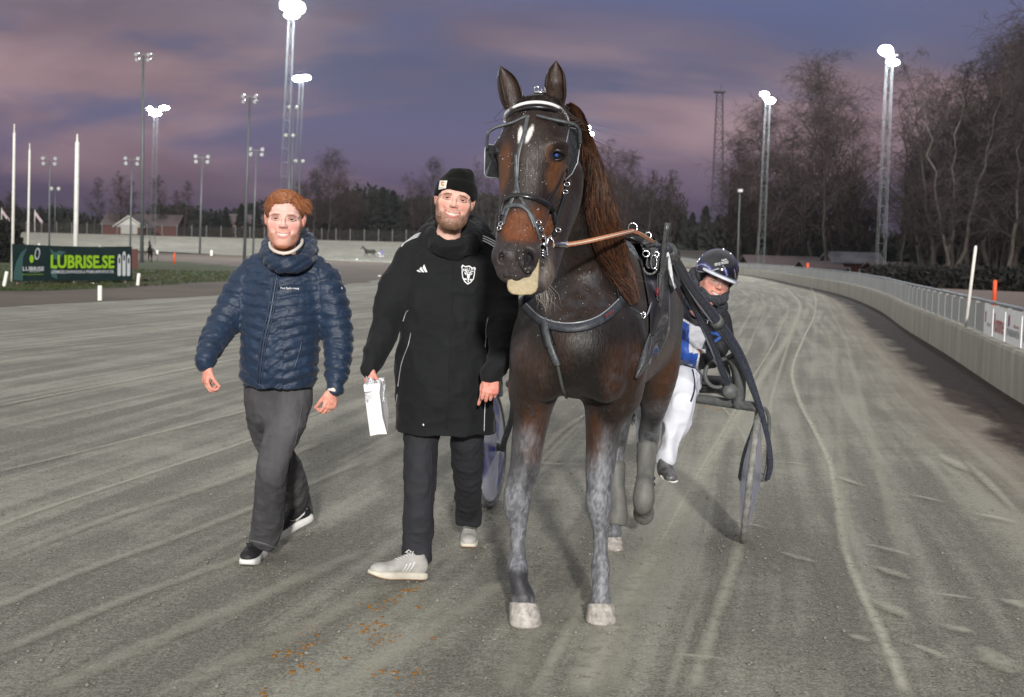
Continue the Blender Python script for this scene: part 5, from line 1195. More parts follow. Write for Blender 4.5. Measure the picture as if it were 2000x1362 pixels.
bpart('brow_strap', M_lea, arc([(990, 244, 5.04), (994, 230, 5.0), (1008, 218, 4.96), (1030, 211, 4.94), (1055, 210, 4.935), (1078, 214, 4.945), (1094, 223, 4.975), (1106, 240, 5.03)], .016, .008, .004))
def blinker_rod(mb):
    mb.tube(list(cr(np.array([P(1030, 226, 4.93), P(1000, 240, 4.93), P(972, 248, 4.93), P(955, 258, 4.93), P(951, 275, 4.94), P(952, 290, 4.96)]), 5)), .0085, 8, flat=.7)
    mb.tube(list(cr(np.array([P(1048, 226, 4.92), P(1080, 234, 4.91), P(1108, 240, 4.91), P(1125, 246, 4.93), P(1132, 260, 4.95), P(1133, 280, 4.97)]), 5)), .0085, 8, flat=.7)
bpart('blinker_rod', M_str, blinker_rod)
def plate(mb, pts, n, th):
    pts = [np.asarray(p, float) for p in pts]; K = len(pts); c = sum(pts)/K; n = np.asarray(n)
    V = [c+n*.010]+[p for p in pts]+[c+n*(.010-th)]+[p-n*th for p in pts]; F = [(0, 1+i, 1+(i+1) % K) for i in range(K)]+[(K+1, K+2+(i+1) % K, K+2+i) for i in range(K)]+[(1+i, K+2+i, K+2+(i+1) % K, 1+(i+1) % K) for i in range(K)]; mb.add(V, F)
bl1 = [P(951, 282, 4.96), P(947, 292, 4.95), P(946, 340, 4.95), P(950, 346, 4.95), P(976, 349, 5.00), P(978, 300, 5.02), P(970, 284, 5.00)]; bl2 = [P(1112, 250, 4.97), P(1128, 252, 5.00), P(1134, 275, 5.02), P(1128, 318, 5.03), P(1117, 340, 5.02), P(1104, 352, 5.00), P(1098, 338, 4.95), P(1104, 290, 4.93)]
M_bl = mat('blinker_leather', (.012, .013, .016), .35, var=(70, .6), col2=(.05, .055, .06), coat=.4, bump=(70, .3, .003))
b1 = bpart('blinker', M_bl, lambda mb: plate(mb, bl1, unit(CAM-bl1[0]), .006), smooth=False); b2 = bpart('blinker', M_bl, lambda mb: plate(mb, bl2, unit(A(-.55, -1, 0)), .006), smooth=False)
M_edge = mat('pale_piping', (.35, .37, .40), .35, .3)
bpart('piping', M_edge, lambda mb: mb.tube(bl1+[bl1[0]], .0022, 6), b1); bpart('piping', M_edge, lambda mb: mb.tube(bl2+[bl2[0]], .0022, 6), b2)
bpart('face_strap', M_str, SS([(1031, 228), (1024, 262), (1013, 300), (1010, 340), (1008, 370), (1000, 392), (990, 415), (984, 440)], .016, .004))
bpart('face_strap', M_str, SS([(1008, 300), (1009, 345), (1014, 380), (1024, 400), (1036, 425), (1044, 445)], .014, .0055))
bpart('noseband', M_lea, SS([(986, 392), (1000, 384), (1020, 383), (1045, 388), (1066, 398), (1080, 414), (1086, 440)], .021, .006))
bpart('lower_noseband', M_str, SS([(982, 420), (988, 408), (1002, 402), (1018, 403), (1032, 414), (1042, 430), (1048, 447), (1054, 468)], .017, .0065))
bpart('cheek_strap', M_lea, SS([(1106, 330), (1106, 360), (1100, 390), (1090, 420), (1085, 450), (1080, 462)], .016, .006)); bpart('cheek_strap', M_lea, SS([(1062, 402), (1072, 386), (1084, 372), (1094, 352), (1100, 335)], .010, .004)); bpart('cheek_strap', M_lea, SS([(984, 395), (979, 415), (977, 435), (976, 452)], .014, .005))
for q in ((1049, 436), (1053, 448), (1058, 462), (1106, 362), (1102, 378), (1088, 452), (982, 440), (979, 448)):
    h, n_ = hit(H_BVH, q[0], q[1], .010)
    if h is None: continue
    a = unit(np.cross(n_, A(0, 0, 1))); b = np.cross(n_, a); K = [h+a*.011*math.cos(t)+b*.008*math.sin(t) for t in np.linspace(0, 6.28, 9)[:-1]]; bpart('buckle', M_chrome, lambda mb: mb.tube(K, .0025, 6, closed=True))
def bit(mb):
    c = P(1071, 478, 4.90); t = np.linspace(0, 6.283, 15)[:-1]
    mb.tube([P(1073+9*math.cos(a), 478+14*math.sin(a), 4.885) for a in t], .0032, 8, closed=True); mb.tube([P(1077, 460, 4.875), P(1070, 468, 4.87), P(1068, 480, 4.87), P(1069, 500, 4.87), P(1071, 520, 4.87)], [.004, .005, .006, .005, .005], 8)
    mb.tube([P(1058, 476, 4.86), P(1070, 480, 4.87)], .008, 8); mb.tube([P(1060+6*math.cos(a), 470+9*math.sin(a), 4.86) for a in t], .003, 8, closed=True)
    for k in range(3): mb.tube(list(cr(np.array([P(1053, 488+k*5, 4.85), P(1062, 490+k*5, 4.845), P(1068, 496+k*5, 4.86)]), 3)), .003, 6)
bpart('bit', M_chrome, bit)
def headpiece_clip(mb):
    c = P(1055, 181, 5.1); mb.box(c, (.045, .02, .008)); mb.tube([c+A(-.02, 0, 0), c+A(-.022, 0, .018), c+A(-.008, 0, .022), c+A(-.006, 0, .004)], .0025, 6); mb.tube([c+A(.006, 0, 0), c+A(.004, 0, .02), c+A(.016, 0, .02), c+A(.02, 0, 0)], .0025, 6)
bpart('number_clip', M_chrome, headpiece_clip)
bpart('crown_strap', M_lea, lambda mb: mb.strap(list(cr(np.array([P(1003, 214, 5.08), P(1022, 196, 5.10), P(1050, 188, 5.12), P(1078, 194, 5.13), P(1098, 214, 5.12)]), 5)), [unit(A((i-10)/10*.8, -.5, 1)) for i in range(21)], .03, .006))
# tan rubber flap hanging out under the upper lip
def flap(mb):
    pts = [(991, 548), (990, 560), (993, 569), (1000, 575), (1016, 577), (1038, 576), (1047, 571), (1051, 562), (1053, 530), (1054, 505), (1049, 505), (1040, 528)]
    c = [P(a, b, 4.765) for a, b in pts]; K = len(c); V = c+[p+A(0, .012, 0) for p in c]; mb.add(V, [tuple(range(K)), tuple(range(K, 2*K))[::-1]]+[(i, K+i, K+(i+1) % K, (i+1) % K) for i in range(K)])
fo = bpart('tongue_guard', mat('tan_rubber', (.34, .27, .14), .35, var=(40, .25), bump=(80, .3, .002), coat=.3), flap, horse, smooth=False)
fo.matrix_parent_inverse = Matrix.Translation(-Vector(horse.location))
bv = fo.modifiers.new('round', 'BEVEL'); bv.width = .004; bv.segments = 3
# ---- harness
harness = empty('harness'); setparent(harness, horse); harness.location = (0, 0, 0); harness.matrix_parent_inverse = Matrix.Translation(-Vector(horse.location))
def hpart(name, m, fn, smooth=True): mb = MB(); fn(mb); o = link_mesh(name, mb.V, mb.F, m, None, smooth, mb.M); o.parent = harness; return o
M_navy = mat('navy_webbing', (.016, .019, .030), .5, var=(40, .6), col2=(.05, .055, .065), bump=(120, .4, .003))
hpart('breast_strap', M_navy, SS([(1006, 566), (1022, 592), (1045, 618), (1078, 636), (1115, 642), (1150, 636), (1182, 620), (1202, 602), (1213, 586)], .038, .008, .002, 6))
hpart('breast_edge', M_edge, SS([(1030, 597), (1056, 620), (1090, 632), (1125, 633), (1160, 624), (1186, 606), (1205, 587)], .005, .0105, .002, 6))
hpart('breastplate', M_str, SS([(1066, 626), (1070, 650), (1075, 672), (1082, 692), (1090, 712)], .030, .012, .002, 3)); hpart('breastplate', M_lea, SS([(1063, 630), (1068, 655), (1075, 678)], .052, .008, .002, 3))
hpart('between_legs_strap', mat('grey_green_strap', (.07, .075, .065), .5), SS([(1090, 712), (1095, 738), (1100, 762), (1110, 780)], .013, .005, .003, 3))
hpart('neck_strap', M_lea, SS([(1208, 585), (1203, 560), (1197, 530), (1192, 500), (1186, 470), (1182, 456)], .012, .005, .004, 4))
hpart('ring', M_chrome, lambda mb: [mb.tube([P(1206+a[0], 586+a[1], 5.52) for a in [(7*math.cos(t), 9*math.sin(t)) for t in np.linspace(0, 6.28, 11)[:-1]]], .0028, 6, closed=True), mb.tube(list(cr(np.array([P(1184, 454, 5.50), P(1191, 476, 5.50), P(1196, 500, 5.51), P(1198, 530, 5.52), P(1205, 578, 5.51)]), 4)), .0035, 6), mb.tube([P(1194+5*math.cos(t), 500+7*math.sin(t), 5.50) for t in np.linspace(0, 6.28, 11)[:-1]], .0025, 6, closed=True)])
def sidestrap(mb):
    p = list(cr(np.array([P(1212, 592, 5.51), P(1232, 602, 5.52), P(1252, 613, 5.56)]), 4)); mb.tube(p, .007, 8, flat=.5)
hpart('side_strap', M_str, sidestrap)
hpart('hook', M_chrome, lambda mb: [mb.tube(list(cr(np.array([P(1250, 612, 5.55), P(1262, 616, 5.56), P(1268, 604, 5.60), P(1272, 590, 5.66)]), 4)), .0045, 6), mb.tube([P(1257+4*math.cos(t), 616+6*math.sin(t), 5.55) for t in np.linspace(0, 6.28, 9)[:-1]], .003, 6, closed=True)])
# saddle pad and girth on the image-right side
def loft_plate(mb, L_, R_, th=.02, m=9):
    """moulded plate lying on the flank between two edge lines"""
    K = len(L_); V = []
    for i in range(K):
        for k in range(m):
            f = k/(m-1); q = L_[i]*(1-f)+R_[i]*f; h, n_ = hit(H_BVH, q[0], q[1], .016); fb = P(q[0], q[1], q[2]); p = fb if h is None or h[1] > q[2]+.4 or h[1] < q[2]-.7 else h
            V.append(p+unit(CAM-p)*math.sin(math.pi*f)*th)
    V = np.array(V).reshape(K, m, 3)
    for _ in range(2): V[1:-1] = (V[:-2]+2*V[1:-1]+V[2:])/4; V[:, 1:-1] = (V[:, :-2]+2*V[:, 1:-1]+V[:, 2:])/4
    V = list(V.reshape(-1, 3)); n = len(V); V += [v-unit(CAM-v)*.02 for v in V]; F = []
    for i in range(K-1):
        for k in range(m-1): a = i*m+k; F += [(a, a+1, a+m+1, a+m), (n+a, n+a+m, n+a+m+1, n+a+1)]
    for i in range(K-1):
        for k in (0, m-1): a = i*m+k; F.append((a, a+m, n+a+m, n+a))
    for k in range(m-1): a = (K-1)*m+k; F += [(a, a+1, n+a+1, n+a), (k, n+k, n+k+1, k+1)]
    mb.add(V, F)
def LP(rows, Yl, Yr, n=5):
    a = cr(np.array(rows, float), n); return [A(q[0], q[1], Yl) for q in a], [A(q[2], q[3], Yr) for q in a]
l_, r_ = LP([(1216, 462, 1262, 462), (1228, 478, 1276, 480), (1244, 510, 1284, 510), (1254, 560, 1290, 560), (1262, 610, 1290, 610), (1262, 660, 1280, 650)], 5.98, 6.02)
hpart('saddle_pad', M_lea, lambda mb: loft_plate(mb, l_, r_, .03))
M_girth = mat('wet_mud_splashed_leather', (.014, .015, .017), .25, var=((90, 90, 14), .9), col2=(.11, .115, .12), bump=((80, 80, 14), .8, .006), coat=.5)
l_, r_ = LP([(1276, 520, 1306, 500), (1278, 570, 1302, 560), (1276, 610, 1302, 620), (1262, 650, 1300, 648), (1252, 680, 1288, 680), (1244, 705, 1268, 705), (1234, 735, 1240, 738)], 5.88, 5.95)
hpart('girth_flap', M_girth, lambda mb: loft_plate(mb, l_, r_, .03))
l_, r_ = LP([(1262, 480, 1292, 478), (1268, 500, 1298, 498), (1274, 530, 1292, 530), (1276, 570, 1290, 570)], 5.90, 5.94); hpart('saddle', M_lea, lambda mb: loft_plate(mb, l_, r_, .035))
l_, r_ = LP([(1300, 496, 1306, 492), (1302, 515, 1312, 520), (1308, 540, 1316, 555), (1314, 562, 1318, 566)], 6.1, 6.1); hpart('saddle_cloth', mat('white_saddle_cloth', (.62, .64, .66), .7, var=(90, .3), bump=(60, .6, .004)), lambda mb: loft_plate(mb, l_, r_, .01))
def shaft_tug(mb):
    a = P(1304, 436, 5.78); b = P(1296, 500, 5.82); c = P(1291, 575, 5.86)
    mb.tube(list(cr(np.array([a, b, c, P(1288, 600, 5.87)]), 4)), [.013]*5+[.012]*4+[.010]*4, 10, flat=.6)
hpart('shaft_tip', M_girth, shaft_tug)
hpart('saddle_fitting', M_girth, lambda mb: [mb.box(P(1275, 505, 5.84), (.055, .06, .09), roty(.1), bev=.012), mb.box(P(1268, 478, 5.86), (.07, .06, .05), roty(-.4), bev=.015), mb.tube([P(1270+14*math.cos(t), 520+16*math.sin(t), 5.80) for t in np.linspace(.2, 3.0, 9)], .006, 8), mb.box(P(1288, 560, 5.83), (.022, .03, .12), bev=.006)])
for (x, y, w_, h_) in ((1262, 496, 7, 6), (1277, 512, 6, 14), (1236, 445, 9, 9), (1266, 460, 6, 6), (1282, 497, 5, 5), (1270, 630, 4, 6)): hpart('buckle', M_chrome, lambda mb: mb.tube([P(x+w_*math.cos(t), y+h_*math.sin(t), 5.79) for t in np.linspace(0, 6.28, 11)[:-1]], .003, 6, closed=True))
M_redp = mat('red_patch', (.16, .02, .025), .4)
hpart('red_tag', M_redp, lambda mb: mb.ball(P(1281, 641, 5.80), (.012, .006, .009), 10)); hpart('red_tag', M_redp, lambda mb: mb.box(P(1284, 570, 5.78), (.010, .006, .035))); hpart('red_tag', M_redp, SS([(1178, 622), (1194, 611)], .008, .013, .002, 0))
# boots on the hind legs
M_boot = mat('dusty_leg_boot', (.075, .075, .068), .6, var=((12, 12, 5), .5), col2=(.19, .19, .175), bump=(45, .6, .005))
def bootb(rows): mb = MB(); rr = cr(np.array([row(*q) for q in rows]), 4); mb.tube([q[:3] for q in rr], [q[3] for q in rr], 16, flat=1.15); o = link_mesh('leg_boot', mb.V, mb.F, M_boot, horse, True, mb.M); return o
bootb([(1264, 868, 7.03, 21), (1262, 900, 6.99, 18), (1260, 935, 6.94, 17.5), (1258, 955, 6.90, 20), (1257, 975, 6.885, 22), (1256, 988, 6.93, 19)]); bootb([(1205, 905, 7.09, 17), (1204, 950, 7.04, 16.5), (1205, 985, 7.0, 19), (1206, 1010, 6.98, 21), (1205, 1026, 6.97, 19)])
for (x, y, Y, r_) in ((1261, 934, 6.94, 18.5), (1260, 946, 6.925, 19.5), (1204, 972, 7.02, 18.5)): mb = MB(); mb.lathe([(r_*Y/FPX+.001, -.006), (r_*Y/FPX+.004, 0), (r_*Y/FPX+.001, .006)], P(x, y, Y), (0, 0, 1), 20); link_mesh('boot_strap', mb.V, mb.F, M_str, horse, True)
# reins
M_rein = mat('orange_leather', (.52, .22, .11), .45, var=(60, .3), bump=(200, .3, .002)); 
rein = MB(); rp = list(cr(np.array([P(1080, 478, 4.88), P(1100, 479, 4.95), P(1140, 473, 5.05), P(1185, 463, 5.16), P(1215, 456, 5.30), P(1236, 451, 5.50)]), 6)); rein.strap(rp, [unit(CAM-p) for p in rp], .017, .003)
rp2 = list(cr(np.array([P(1236, 451, 5.50), P(1252, 458, 5.60), P(1268, 468, 5.75), P(1290, 482, 6.0)]), 5)); rein.strap(rp2, [unit(CAM-p) for p in rp2], .015, .003)
o = link_mesh('rein', rein.V, rein.F, M_rein, None, False, rein.M); o.parent = harness
rein2 = MB(); rp3 = [p+A(0, -.004, 0) for p in rp[4:]]; rein2.strap(rp3, [unit(CAM-p) for p in rp3], .005, .0042); o = link_mesh('rein_stitching', rein2.V, rein2.F, mat('pale_thread', (.75, .62, .5), .6), None, False); o.parent = harness
hpart('rein_clip', M_chrome, lambda mb: [mb.strap([P(1083, 478, 4.87), P(1104, 478, 4.93)], [unit(CAM-P(1083, 478, 4.87))]*2, .020, .005), mb.box(P(1107, 478, 4.94), (.006, .01, .026))])
# wet foam specks on the face
def specks(mb):
    r = np.random.RandomState(2)
    for _ in range(300):
        a, b = (r.normal(1020, 30), r.uniform(210, 545)) if r.rand() < .7 else (r.normal(1090, 60), r.uniform(520, 660))
        h, n_ = hit(H_BVH, a, b, .001)
        if h is not None and r.rand() < .8: mb.ball(h, .0008+.0013*r.rand()**2, 4)
mb = MB(); specks(mb); o = link_mesh('sweat_specks', mb.V, mb.F, mat('foam', (.7, .7, .7), .3), None, True); setparent(o, horse); o['kind'] = 'stuff'
# ================================================================ PEOPLE
M_skin = mat('skin', attr='col', rough=.58, var=(55, .09), bump=(420, .15, .0006), sss=.10, spec=.28)
M_eyeball = mat('eyeball', attr='col', rough=.06, coat=1)
def hx(c):
    """sRGB 0-255 to linear"""
    return tuple(((v/255)/12.92 if v/255 < .04045 else ((v/255+.055)/1.055)**2.4) for v in c)
def head_mesh(fat=1.0, smile=.010, jawx=0.0, mw=1.0, chin=0.0):
    S = SDF(); sm = lambda x: smile*(x/.026)**2
    S.ell((0, .018, .030), (.0725, .092, .073), .02); S.ell((0, -.030, -.032), (.0575*fat, .054, .076+chin*.3), .03)
    for sx in (-1, 1):
        S.ell((sx*.043, -.052, -.024), (.022, .019, .020), .022); S.ell((sx*.033, -.034, -.050), (.022, .030, .034), .022)
        S.chain([(sx*.056, .004, -.028, .012, .016), (sx*(.0425+jawx), -.016, -.068, .0115, .014), (sx*(.029+jawx*.7), -.050, -.096+chin*.7, .0130, .013), (sx*.014, -.066, -.106+chin, .014, .013)], k=.025, sub=3)
        S.chain([(sx*.050, -.062, .014, .008, .008), (sx*.032, -.078, .021, .009, .009), (sx*.012, -.080, .018, .008, .008)], k=.014, sub=3)
        S.ell((sx*.0310, -.0925, .0000), (.0140, .0140, .0080), .013, op='s')
    S.ell((0, -.074, -.106+chin), (.020, .015, .013), .02)
    S.chain([(0, -.078, .010, .0075, .0075), (0, -.089, -.006, .0072, .0078), (0, -.0985, -.019, .0090, .0085), (0, -.1020, -.0265, .0108, .0090)], k=.010, sub=3)
    for sx in (-1, 1):
        S.ell((sx*.0122, -.0905, -.0295), (.0076, .0095, .0070), .010); S.ell((sx*.0070, -.096, -.0365), (.0034, .0045, .0020), .002, op='s')
    S.ell((0, -.068, -.062), (.036*mw**.5, .022, .028), .02)
    xs = (-.027, -.018, -.009, 0, .009, .018, .027)
    S.chain([(x*mw, -.0915+.011*(x/.026)**2, -.0560+sm(x)*.95-.0012*(abs(x) < .001), .0032*(1-.45*abs(x)/.027), .0032) for x in xs], k=.005, sub=3)
    S.chain([(x*mw, -.0895+.011*(x/.026)**2, -.0695+sm(x)*1.4, .0040*(1-.5*abs(x)/.027), .0042) for x in xs], k=.006, sub=3)
    S.chain([(x*mw, -.0965+.012*(x/.026)**2, -.0628+sm(x)*1.2, .0024*(1-(x/.030)**2)+.0005, .0075) for x in xs], k=.002, sub=3, op='s')
    for sx in (-1, 1):
        S.chain([(sx*.017, -.088, -.030, .0012, .0012), (sx*.026, -.084, -.040, .0016, .0016), (sx*.033, -.079, -.052, .0008, .0008)], k=.010, sub=3, op='s')
        up = [(.0160, -.0790, -.0015), (.0225, -.0835, .0030), (.031, -.0848, .0042), (.040, -.0815, .0024), (.0465, -.0745, -.0015)]; lo = [(.0160, -.0790, -.0022), (.0235, -.0826, -.0052), (.031, -.0834, -.0062), (.039, -.0803, -.0050), (.0465, -.0745, -.0022)]
        S.chain([(sx*a, b, c, .0031, .0032) for a, b, c in up], k=.0035, sub=3); S.chain([(sx*a, b, c, .0022, .0024) for a, b, c in lo], k=.0045, sub=3)
        S.ell((sx*.0720, .010, -.006), (.0055, .015, .026), .006, rotz(sx*.30)); S.chain([(sx*.0725, .002, .014, .0028, .0028), (sx*.0785, .012, .018, .003, .003), (sx*.0800, .020, .002, .003, .003), (sx*.0755, .014, -.024, .0038, .0038)], k=.006, sub=3)
    S.chain([(0, .024, -.06, .047, .048), (0, .034, -.12, .048, .046), (0, .042, -.17, .052, .046)], k=.02, sub=3)
    return S.mesh(.0026)
def face_colours(V, o):
    x, y, z = V[:, 0], V[:, 1], V[:, 2]; n = vnoise(V, 260, 4); n2 = vnoise(V, 60, 7); fr = sstep(-y, .02, .05)
    C = np.tile(np.array(o['skin']), (len(V), 1))
    def bl(cx, cz, rx, rz, s=.5): return (1-sstep(np.sqrt(((np.abs(x)-cx)/rx)**2+((z-cz)/rz)**2), 1-s, 1+s))*fr
    C = mixc(C, o['rosy'], bl(.040, -.030, .020, .016)*.55+bl(0, -.034, .012, .012)*.5); C = mixc(C, o['rosy'], sstep(np.abs(x), .070, .078)*.5)
    C = mixc(C, np.array(o['skin'])*np.array((.72, .50, .42)), bl(.031, .002, .017, .009, .5)*.35); C = mixc(C, np.array(o['skin'])*.45, (1-sstep(np.abs(z-.0088+(np.abs(np.abs(x)-.031)/.0155)**2*.0075), .0010, .0034))*(1-sstep(np.abs(x), .044, .048))*sstep(np.abs(x), .014, .017)*fr*.55)  # eye socket and lid crease shading painted darker into the skin
    mw = o.get('mw', 1.0); xr = x; sm = o.get('smile', .010)*(x/mw/.026)**2
    brow = (1-sstep(np.abs(z-(.0155+.30*np.clip(.026-np.abs(x), -1, .01)*.2-.35*np.clip(np.abs(x)-.034, 0, 1))), .0014, .0036))*sstep(np.abs(x), .011, .016)*(1-sstep(np.abs(x), .046, .052))*fr
    C = mixc(C, o['brow'], brow*(.55+.45*n)*o.get('browa', .8))
    # beard
    line = o.get('bline', -.046)+.060*sstep(np.abs(x), .048, .070)*(1 if o['sideburn'] else .4)
    b = sstep(line-z, -.004, .014)*sstep(.012-y, -.01, .02); must = (1-sstep(np.abs(z+.0485-sm), .0035, .0075))*(1-sstep(np.abs(x), .026*mw, .034*mw))*fr
    b = np.maximum(b*(1-bl(0, -.070, .018, .009, .5)*.65)*(1-o.get('fringe', 0)*(1-np.maximum(sstep(np.abs(x), .022, .046), sstep(-z, .098, .110)))), must*o.get('must', .7)); b *= sstep(z, -.150, -.125)
    lower = sstep(-z, .078, .105); C = mixc(C, o['beard'], b*np.clip(.35+.75*n+.30*lower, 0, 1)*o['bearda'])
    lipd = np.abs(z-(-.0628+sm*1.2)); x = x/mw; lip = (1-sstep(lipd, .0062, .0088))*(1-sstep(np.abs(x), .022, .030))*sstep(-y, .070, .078); lip = np.maximum(lip, (1-sstep(np.sqrt((x/.019)**2+((z+.0725-sm)/.0062)**2), .7, 1.25))*sstep(-y, .070, .078)*.8)
    C = mixc(C, o['lip'], lip*.75)
    inner = (lipd < .0036*(1-(x/.0275)**2)) & (np.abs(x) < .024) & (y < -.075)
    C[inner] = (.10, .03, .025)
    te = inner & (np.abs(x) < .021); C[te] = np.array((.80, .77, .70)); x = xr; gaps = te & ((np.abs((np.abs(x)*1000) % 5.2-2.6) > 2.35)); C[gaps] = (.55, .50, .44)
    lash = (1-sstep(np.abs(z-.0050+(np.abs(np.abs(x)-.031)/.0155)**2*.0075), .0006, .0020))*sstep(np.abs(x), .014, .016)*(1-sstep(np.abs(x), .046, .048))*sstep(-y, .07, .076); C = mixc(C, (.05, .03, .025), lash*.85)
    return C*(.93+.14*n2)[:, None]
def teeth_part(o, X, parent):
    mb = MB(); sm = o.get('smile', .010); V = []; F = []; n = 17
    for i in range(n):
        x = -.0225+.045*i/(n-1); z0 = -.0628+sm*1.2*(x/.026)**2; y = -.0865+.010*(x/.026)**2; h = .0036*(1-(x/.026)**2)+.0006
        V += [(x*o.get('mw', 1), y, z0+h+.001), (x*o.get('mw', 1), y-.0005, z0-h*.6)]
        if i: F.append((2*i-2, 2*i-1, 2*i+1, 2*i))
    return link_mesh('teeth', X(np.array(V)), F, mat('tooth', (.80, .77, .70), .25), parent, True)
def hand_sdf(W, d, th, n, curl=(.5, .7, .5), sc=1.0, thumb=(.5, .3), spread=.1, fore=.06):
    """W wrist, d direction of the fingers, th towards the thumb, n palm normal"""
    d = unit(d); th = unit(th-d*np.dot(th, d)); n = unit(n-d*np.dot(n, d)-th*np.dot(n, th)); S = SDF(); W = np.asarray(W, float)
    rot = np.column_stack([th, n, d])
    def pt(a, b, c): return W+(th*a+n*b+d*c)*sc
    def rw(a, b, c, r1, r2=None): return [*pt(a, b, c), r1*sc, (r2 or r1)*sc]
    S.chain([rw(0, 0, -fore, .024, .020), rw(0, 0, -.01, .026, .019), rw(.001, .001, .02, .033, .017), rw(.001, .002, .055, .040, .0155), rw(0, .001, .084, .039, .0125)], k=.01, sub=3, side=th)
    S.ell(pt(.020, .010, .035), (.017*sc, .013*sc, .028*sc), .012, rot)
    L = ((.041, .025, .019), (.045, .029, .020), (.041, .027, .019), (.033, .020, .017))
    for i, (x, off) in enumerate(((.029, .080), (.0095, .087), (-.0100, .083), (-.0275, .073))):
        p = pt(x, 0, off); a = 0; rows = [[*pt(x*.9, 0, off-.025), .0088*sc, .0088*sc], [*p, .0092*sc, .0092*sc]]; sa = (x/.03)*spread
        for k in range(3):
            a += curl[k]*(1+.10*(i-1.5)); dd = unit(d*math.cos(a)+n*math.sin(a)+th*sa*math.cos(a)); p = p+dd*L[i][k]*sc; rows.append([*p, (.0084, .0078, .0068)[k]*sc*(1-.07*(i == 3)), (.0084, .0078, .0068)[k]*sc])
        S.chain(rows, k=.004, sub=3, side=th)
    p0 = pt(.022, .008, .018); p1 = pt(.040, .010+.012*thumb[1], .050); p2 = p1+(d*.030+n*.020*thumb[1]*2+th*.012*thumb[0])*sc; p3 = p2+(d*.024+n*.024*thumb[1]*2-th*.006*thumb[0])*sc
    S.chain([[*p0, .014*sc, .014*sc], [*p1, .0112*sc, .0112*sc], [*p2, .0098*sc, .0098*sc], [*p3, .0080*sc, .0080*sc]], k=.008, sub=4)
    return S
def sleeve_quilt(V, N_, C, pitch, amp, phase=0):
    s_, b = limb_param(V, C); return np.sqrt(np.abs(np.sin(math.pi*(s_/pitch+phase))))*amp, b
def px_text(bvh, txt, cx, cy, w_, h_, m, parent, off=.0025, rot=0, name='lettering', **kw):
    V, F = fit_text(txt, w_, h_, **kw); c, s_ = math.cos(rot), math.sin(rot); O = []
    for v in V:
        x, y = cx+v[0]*c+v[1]*s_, cy-(v[1]*c-v[0]*s_); h, n_ = hit(bvh, x, y, off); O.append(h if h is not None else None)
    if any(o is None for o in O): return None
    return link_mesh(name, O, F, m, parent, False)
def px_poly(bvh, polys, m, parent, name, off=.0025):
    V = []; F = []
    for poly in polys:
        q = []
        for (x, y) in poly:
            h, n_ = hit(bvh, x, y, off)
            if h is None: break
            q.append(h)
        else: F.append(tuple(range(len(V), len(V)+len(q)))); V += q
    return link_mesh(name, V, F, m, parent, False) if V else None
def pstrap(bvh, name, m, pixs, w_, t, parent, off=.001, sm=2, n=8):
    mb = MB(); surf_strap(mb, bvh, pixs, w_, t, off, n=n, smooth=sm); o = link_mesh(name, mb.V, mb.F, m, parent, True, mb.M); return o
def person_head(parent, c, scale, yaw, pitch, roll, o, extra=None):
    Rm = roty(roll) @ rotz(yaw) @ rotx(pitch); X = lambda v: np.asarray(c)+scale*(np.atleast_2d(v) @ Rm.T)
    V, F = head_mesh(o.get('fat', 1), o.get('smile', .010), o.get('jawx', 0), o.get('mw', 1), o.get('chin', 0)); col = face_colours(V, o)
    parts = [(X(V), F)]; cols = [col]
    return parts, cols, X, Rm
def eyes(parent, X, o, par2=None):
    for sx in (-1, 1):
        mb = MB(); c = A(sx*.0310, -.0706, -.0004); mb.ball(c, .0126, 48, rot=rotx(math.pi/2)); V = np.array(mb.V); gz = unit(A(-sx*.02+o.get('gaze', 0), -1, .0)); q = (V-c) @ gz/.0126; C = np.tile((.56, .52, .50), (len(V), 1)); C[q > .85] = o['iris']; C[q > .955] = (.006, .006, .008)
        sk = np.array(o['skin']); zz = V[:, 2]-c[2]; C[zz > .0036] = sk*.55; C[zz < -.0050] = sk*.80; C[(zz > .0026) & (zz <= .0036)] = (.05, .03, .025)
        link_mesh('eye', X(V), mb.F, M_eyeball, parent, True, attrs={'col': C})
M_denim = mat('charcoal_denim', (.040, .040, .044), .85, var=((5, 5, 2.2), .45), bump=[((500, 500, 500), .25, .0008), ((9, 9, 5), .35, .012)], col2=(.095, .094, .100))
M_bdenim = mat('black_denim', (.014, .0155, .020), .85, var=((3, 3, 1.4), .4), bump=[((500, 500, 500), .25, .0008), ((9, 9, 5), .35, .012)], col2=(.026, .028, .035))
M_puff = mat('navy_nylon', (.0125, .027, .058), .50, var=(14, .2), bump=[((22, 22, 50), .6, .006), (110, .3, .002)], sheen=.1, spec=.35)
M_parka = mat('black_shell_fabric', (.0105, .0115, .0130), .82, var=(7, .18), bump=[(7, .35, .02), (300, .15, .0008)], sheen=.05, spec=.2)
M_zip = mat('dark_zip', (.03, .045, .08), .4, .3); M_wprint = mat('white_transfer_print', (.72, .73, .74), .5); M_cuff = mat('white_knit', (.68, .62, .56), .8, bump=(200, .3, .002))
def folds(V, N_, seed, amp, sc=(9, 9, 3.2)):
    """soft garment folds: ridged noise pushed along the normal"""
    n = vnoise(V*np.array(sc), 1, seed); n2 = vnoise(V*np.array(sc)*2.3, 1, seed+3); r_ = (1-np.abs(n*2-1))**2*.7+(1-np.abs(n2*2-1))**2*.3; return V+N_*((r_-.45)*amp)[:, None]
